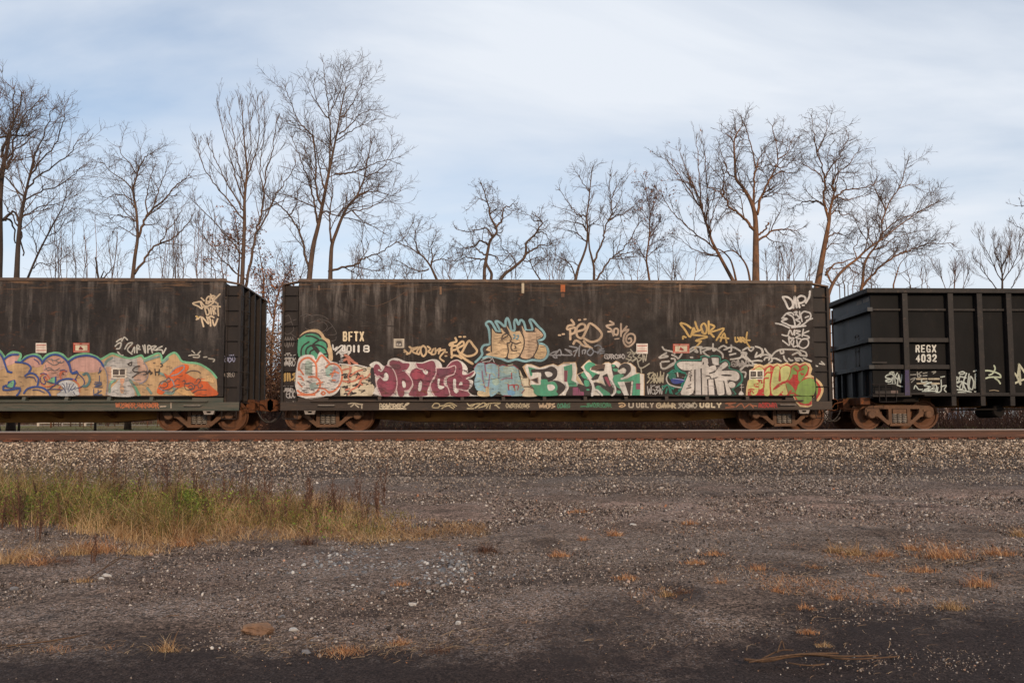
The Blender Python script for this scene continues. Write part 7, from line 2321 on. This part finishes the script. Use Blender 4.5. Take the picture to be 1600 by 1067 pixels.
    p.s_((64, 70, 120), 12, '640 500 640 560 690 600 720 570 690 500 720 480', '640 440 690 432 740 450', '740 560 850 590 950 610 990 650 1000 700', '760 690 870 610 940 560', '750 680 900 680 1000 700 1120 770', '1230 430 1180 530', '1240 450 1310 520 1320 600 1260 650 1110 700', '950 390 1000 380 1050 400', '410 500 470 485 540 500 570 560', '520 690 600 690 700 730', '540 210 600 250 620 290', '900 760 980 700')
    p.f_((206, 206, 206), '925 590 1020 545 1130 555 1210 620 1235 720 1220 776 900 776 1000 690 985 640', k=3, wear=.7)
    p.s_((92, 100, 124), 9, '985 590 1020 640 1030 720', '1050 580 1055 680', '1100 600 1070 700', '1160 600 1080 720', '1190 640 1130 700', '1000 660 1040 740', '1150 720 1180 760', '1110 690 1230 660')
    p.s_((90, 128, 132), 34, '1310 450 1360 430 1400 480 1405 560 1360 625 1310 630', wear=.6)
    p.s_((76, 86, 116), 11, '1570 340 1560 420 1590 380 1540 430', '1560 470 1560 560', '1480 600 1600 590 1500 620 1600 610 1480 640 1600 650', '1490 570 1590 570', '1470 680 1480 760 1590 700', '1540 690 1540 770 1590 760', '1470 770 1600 765', wear=.5)
    p.s_((96, 110, 116), 8, '700 260 780 210 860 230 940 200', '740 240 840 300 900 290 960 240', '700 380 780 340 860 390 940 350', '720 300 740 380 800 370', '820 200 840 270', '880 240 960 270 1010 240', wear=.4)
    p.f_((58, 44, 44), '980 430 1000 425 1010 445 990 455', False)
    p.scrapes((120, 96, 80), (-100, 300, 3300, 770), 90, 60, 65, 5)
    p.scrapes((150, 146, 142), (1640, 220, 2280, 770), 50, 70, 66, 6)
    p.done('graffiti_mural', 'long tan, pink and blue mural with pale green edge and orange wash')
    p = Piece(c, YW, TQ, 40)
    p.f_((236, 222, 204), '446 352 684 352 684 508 446 508', False, wear=.1)
    p.f_((58, 46, 42), '470 372 560 372 560 456 470 456', False, wear=.1)
    p.f_((58, 46, 42), '578 372 656 372 656 456 578 456', False, wear=.1)
    p.f_((58, 46, 42), '470 470 656 470 656 490 470 490', False, wear=.1)
    p.s_((140, 128, 118), 6, '484 394 546 394', '484 416 546 416', '484 436 546 436', '592 394 646 394', '592 416 646 416', '592 436 646 436', smooth=False)
    p.done('data_panel', 'white framed panel with two dark squares')
    p = Piece(c, YW - .004, TP)
    p.f_((236, 220, 204), '556 -40 724 -40 724 112 556 112', False, wear=.1)
    p.s_((186, 88, 74), 14, '572 -8 712 -8', '572 74 712 74', smooth=False, wear=.5)
    p.s_((206, 150, 130), 6, '572 34 710 40', '572 18 700 14', smooth=False)
    p.done('placard', 'small white placard with red lines')
    p = Piece(c, YW - .004, TP)
    p.f_((186, 78, 56), '1140 -44 1396 -44 1396 106 1140 106', False, wear=.2)
    p.f_((238, 222, 190), '1176 -8 1362 -8 1362 76 1176 76', False, wear=.1)
    p.f_((150, 36, 32), '1222 62 1252 6 1302 52 1290 66', False, wear=.1)
    p.s_((232, 190, 170), 8, '1156 -27 1240 -27', '1280 -27 1380 -27', '1156 92 1380 92', smooth=False, wear=.2)
    p.done('placard', 'red bordered placard with dark red triangle')
    p = Piece(c, YW, TQ)
    p.s_((206, 200, 188), 18, '500 10 540 -30 590 -40 570 40 520 50', '520 -60 560 -90 600 -110', '600 -70 640 -130 690 -90', '650 50 700 -30 770 -40 690 60 760 130', '760 100 800 20 800 110', '840 110 840 -10 880 20 850 50 890 60', '930 0 970 120 960 -10', '1010 110 1010 0 1060 20 1020 60', '1080 110 1060 20 1140 10 1080 60 1150 70', '1230 10 1140 60 1230 70 1240 130 1290 40', '540 100 590 150 620 150', wear=.4)
    p.done('graffiti_tag', 'pale grey tag rising to the right over the mural')
    p = Piece(c, YW, TR_)
    p.s_((188, 180, 166), 16, '250 155 330 145 410 150 400 185 320 180', '300 80 340 115', '430 90 390 130', '480 180 530 175', '560 200 650 215 630 250', wear=.5)
    p.done('graffiti_tag', 'little pale fish like tag beside the mural')
    p = Piece(c, YW, (270, 430))
    p.s_((222, 196, 164), 19, '420 412 310 440 390 480 460 522 430 420', '440 410 500 480 590 470 460 500', '445 355 490 400', '520 440 530 360 580 330 570 430 520 440', '590 300 640 420 600 330 660 330 620 380 680 430', '735 295 640 390', '540 410 640 420 540 490', '700 440 710 630', '610 480 740 490')
    p.s_((222, 196, 164), 20, '500 520 530 620 570 590 550 520 500 510', '590 510 600 610', '640 610 620 510 670 520 640 550 670 600', smooth=True)
    p.s_((222, 196, 164), 22, '480 800 450 650 560 760 530 650', '590 790 580 680 540 670 600 640 640 660', '620 700 650 790 700 680', '365 640 400 680', '370 690 430 650')
    p.s_((206, 170, 100), 18, '370 640 400 660')
    p.done('graffiti_tag', 'cream tags DIRT and NYC near the corner')
    p = Piece(c, YSI, TQ)
    p.scrawl((204, 116, 74), (505, 868, 1180, 970), 13, 71, 15, .5)
    p.s_((200, 180, 160), 12, '1200 950 1290 945', '1370 890 1370 970')
    p.done('graffiti_tag', 'orange scrawl on the sill')
    p = Piece(c, YL, TR_)
    p.scrawl((150, 150, 176), (785, 140, 970, 260), 4, 72, 13, .5)
    p.scrawl((140, 130, 122), (790, 400, 960, 490), 5, 73, 9, .6)
    p.done('graffiti_tag', 'violet white scrawl between the ladder rungs')


graffiti_left()


def marks_right():
    c = car_c
    yi = YS + .159
    TN, TO = (1350, 540), (1440, 540)
    p = Piece(c, yi, TN)
    letters(p, 'REGX', 803, -14, 1124, 108, 22, (236, 232, 220), gap=.22, wear=.05)
    p.done('reporting_mark', 'white block letters REGX')
    p = Piece(c, yi, TN)
    letters(p, '4032', 804, 132, 1132, 258, 27, (236, 232, 220), gap=.2, wear=.05)
    p.done('car_number', 'white number 4032')
    G1 = (198, 204, 194)
    p = Piece(c, yi, TN)
    p.s_(G1, 15, '430 440 350 465 340 500 420 520 345 540 350 560 410 560 440 500', '440 450 520 520', '470 440 440 580', '520 425 480 500 490 590', '540 450 520 600', '545 470 570 580 590 450', '375 600 480 602 560 630 620 640')
    p.s_(G1, 14, '430 410 465 415 425 440 395 430', closed=True)
    p.done('graffiti_tag', 'pale green scrawled tag left of the first rib')
    p = Piece(c, yi, TN)
    p.s_((160, 158, 150), 12, '705 455 810 450', '740 570 800 500 720 530', '830 410 840 490 890 470 850 440 900 410', '920 430 980 420', '920 470 980 465', '1060 410 1120 405 1080 435', wear=.5)
    p.s_((190, 176, 150), 26, '820 518 975 518', '1012 518 1172 518', '830 590 960 588', '1050 590 1170 590', smooth=False, wear=.6)
    p.s_(G1, 14, '780 670 800 620 850 680 910 680', '900 530 900 570 980 560', '980 580 1060 570 930 620 1040 640 930 690 1100 670', '910 710 1130 705', '1060 620 1130 620 1120 720 1200 700 1200 530', '1195 490 1255 480', '1200 640 1280 620 1250 680 1280 720', '990 755 1110 740', '1190 750 1215 748', '1150 650 1140 720', '1000 640 1010 700 1090 640')
    p.done('graffiti_tag', 'pale green scrawl over stencilled data lines')
    p = Piece(c, yi, TO)
    p.s_(G1, 17, '520 490 570 500 520 550 580 570 520 600 570 640', '600 470 580 560 630 560 590 660 640 670 640 580', '630 560 730 612', '700 430 650 580 690 690', '740 440 720 600 740 690', '760 480 740 640 790 680 810 560 770 480', '840 440 830 660', '810 400 870 385', '545 685 660 700 770 722', '570 725 660 730 740 762', '600 480 690 500')
    p.s_(G1, 15, '640 405 675 425 620 445 580 425', closed=True)
    p.s_(G1, 20, '825 716 845 718', smooth=False)
    p.done('graffiti_tag', 'pale green scrawled tag with underline and exclamation mark')
    p = Piece(c, yi, TO)
    p.s_((196, 204, 176), 20, '962 392 1050 390 1150 415 1220 450 1232 490', '1130 312 1145 360 1110 430 1052 460', '972 520 1060 492 1160 490 1232 495', '1140 505 1190 540 1225 590')
    p.s_((170, 150, 120), 12, '1060 700 1130 692 1200 705', smooth=False)
    p.done('graffiti_tag', 'pale arrow like strokes near the right edge')
    p = Piece(c, yi, TO)
    p.s_((206, 204, 176), 26, '1420 402 1480 470 1540 600', '1520 290 1540 600', '1515 290 1560 350 1630 450', '1440 592 1540 545 1620 520', '1500 470 1510 380 1520 300')
    p.done('graffiti_tag', 'pale angular strokes at the right edge')
    p = Piece(c, YS - .0005, TN)
    p.f_((58, 50, 92), '640 380 700 380 716 770 640 770', False, wear=.7)
    p.done('paint_patch', 'violet smear on a rib')
    p = Piece(c, YS - .013, TN)
    p.f_((112, 92, 84), '420 698 530 698 530 740 420 740', False, wear=.4)
    p.done('paint_patch', 'faded plate on the grab iron')
    # number and hand-painted figure on the end sheet, facing left
    me = MB()
    x = XG - .0025
    for k in range(2):
        y = YS + .24 + k * .52
        for j in range(6 if k == 0 else 5):
            me.v += [(x, y + j * .07, ZG_T - .36), (x, y + j * .07 + .05, ZG_T - .36), (x, y + j * .07 + .05, ZG_T - .24), (x, y + j * .07, ZG_T - .24)]
            b = len(me.v) - 4
            me.face([b, b + 1, b + 2, b + 3])
    me.build('car_number', [paint((170, 160, 150), .5)], c, label='small white number blocks on the end sheet')
    q = MB()
    z0 = W(1330, 575, YC).z
    for (ya, yb, za, zb_) in ((0, .07, 0, 1.0), (.0, .30, 0, .06), (.0, .30, .45, .51), (.0, .30, .94, 1.0), (.24, .31, .0, 1.0)):
        q.v += [(x, YC - .55 + ya, z0 + za), (x, YC - .55 + yb, z0 + za), (x, YC - .55 + yb, z0 + zb_), (x, YC - .55 + ya, z0 + zb_)]
        b = len(q.v) - 4
        q.face([b, b + 1, b + 2, b + 3])
    q.build('paint_mark', [paint((104, 96, 92), .7)], c, label='worn grey figure 8 on the end sheet')


marks_right()
# ---------------------------------------------------------------- far side of the street: houses, a fence, a parked car
M_SIDING = mat_plain('pale_siding', lin((226, 214, 206)), lin((206, 196, 190)), 1.5, 0.7, 0.3, 0.1, None, (0.2, 1, 9))
M_SIDING2 = mat_plain('rose_siding', lin((196, 168, 156)), lin((182, 156, 146)), 1.5, 0.7, 0.3, 0.1, None, (0.2, 1, 9))
M_SHINGLE = mat_plain('dark_shingle', lin((70, 66, 66)), lin((52, 50, 52)), 5, 0.85, 0.2, 0.3)
M_GLASS = mat_plain('dark_glass', lin((30, 36, 44)), lin((44, 52, 60)), 1, 0.08, 0.6, 0.0)
M_TRIM = mat_plain('white_trim', lin((226, 224, 220)), lin((208, 206, 202)), 3, 0.6, 0.3, 0.05)
M_CARPAINT = mat_plain('light_blue_paint', lin((150, 162, 170)), lin((140, 154, 164)), 2, 0.25, 0.6, 0.0)
M_TYRE = mat_plain('black_rubber', lin((30, 28, 28)), lin((42, 40, 40)), 8, 0.85, 0.2, 0.2)
M_FENCE = mat_plain('weathered_boards', lin((214, 200, 184)), lin((186, 172, 156)), 4, 0.8, 0.2, 0.2, None, (6, 1, 0.5))


def house(px0, px1, Y, hw, label, mat, deep=8.0):
    a, b = W(px0, 600, Y), W(px1, 600, Y)
    z0 = gz(Y) - .2
    x0, x1 = a.x, b.x
    h = empty('house', ((x0 + x1) / 2, Y + deep / 2, gz(Y)), label, 'house', 'houses across the street')
    m = MB()
    m.box(x0, x1, Y, Y + deep, z0, z0 + hw)
    xm = (Y + Y + deep) / 2
    rise = 1.5
    b_ = len(m.v)
    m.v += [(x0, Y, z0 + hw), (x0, Y + deep, z0 + hw), (x0, xm, z0 + hw + rise), (x1, Y, z0 + hw), (x1, Y + deep, z0 + hw), (x1, xm, z0 + hw + rise)]
    m.face([b_, b_ + 1, b_ + 2]); m.face([b_ + 3, b_ + 5, b_ + 4])
    m.build('wall', [mat], h)
    r = MB()
    o = .35
    for s, ya in ((1, Y - o), (-1, Y + deep + o)):
        zl = z0 + hw - o * rise / (deep / 2)
        r.hexa([(x0 - o, ya, zl + .01), (x1 + o, ya, zl + .01), (x1 + o, xm, z0 + hw + rise + .01), (x0 - o, xm, z0 + hw + rise + .01), (x0 - o, ya, zl + .12), (x1 + o, ya, zl + .12), (x1 + o, xm, z0 + hw + rise + .13), (x0 - o, xm, z0 + hw + rise + .13)])
    r.build('roof', [M_SHINGLE], h)
    n = max(2, int((x1 - x0) / 2.6))
    for k in range(n):
        x = x0 + (k + .5) * (x1 - x0) / n
        for zz in ([1.1] if hw < 4.5 else [1.1, 3.7]):
            w = MB(); w.box(x - .5, x + .5, Y - .05, Y + .02, z0 + zz, z0 + zz + 1.3)
            f = w.build('window', [M_TRIM], h)
            g = MB(); g.box(x - .4, x + .4, Y - .062, Y - .052, z0 + zz + .1, z0 + zz + 1.2); g.build('pane', [M_GLASS], f)
    return h


house(1215, 1345, 70, 5.6, 'pale house seen in slivers through the gap before the black gondola', M_SIDING)
house(1395, 1490, 74, 3.2, 'rose coloured low house glimpsed under the black gondola, behind the brush', M_SIDING2)
house(1590, 1740, 74, 3.4, 'white house glimpsed under the gondola at the right edge', M_SIDING)


def parked_car(px, Y):
    p = W(px, 655, Y)
    z = gz(Y) + .03
    o = empty('parked_car', (p.x, Y, z), 'light blue car parked on the far street, glimpsed under the gondola', 'car')
    b = MB()
    prof = [(-2.15, .28), (-2.2, .62), (-2.05, .78), (-1.2, .86), (-.72, 1.34), (.75, 1.40), (1.5, .92), (2.1, .84), (2.2, .6), (2.15, .28)]
    b.prism([[(p.x + a, z + c) for a, c in prof]], Y - .85, Y + .85)
    b.build('body', [M_CARPAINT], o, bevel=.05)
    g = MB()
    for ya in (Y - .856, Y + .851):
        g.prism([[(p.x - 1.0, z + .9), (p.x - .62, z + 1.27), (p.x + .70, z + 1.32), (p.x + 1.3, z + .93)]], ya, ya + .005)
    g.build('side_window', [M_GLASS], o)
    for s in (-1.35, 1.35):
        for ya in (Y - .80, Y + .62):
            w = MB(); w.lathe([(0, -.09), (.30, -.09), (.33, -.05), (.33, .22), (0, .22)], p.x + s, z + .33, 20, 0, ya)
            t_ = w.build('wheel', [M_TYRE], o)
            h = MB(); h.lathe([(0, -.10), (.18, -.10), (.19, -.088)], p.x + s, z + .33, 16, 0, ya); h.build('hub_cap', [M_TRIM], t_)


parked_car(1535, 60)


def board_fence():
    Y = 52.0
    a, b = W(58, 660, Y), W(150, 660, Y)
    o = empty('board_fence', ((a.x + b.x) / 2, Y, gz(Y)), 'low pale fence glimpsed under the left car beyond the grass', 'fence')
    m = MB()
    m.box(a.x, b.x, Y - .03, Y, gz(Y) + .16, gz(Y) + .34)
    m.build('rail', [M_FENCE], o)
    x = a.x
    while x < b.x:
        q = MB(); q.box(x, x + .10, Y + .001, Y + .10, gz(Y) - .2, gz(Y) + .38); q.build('post', [M_FENCE], o)
        x += 1.4


board_fence()
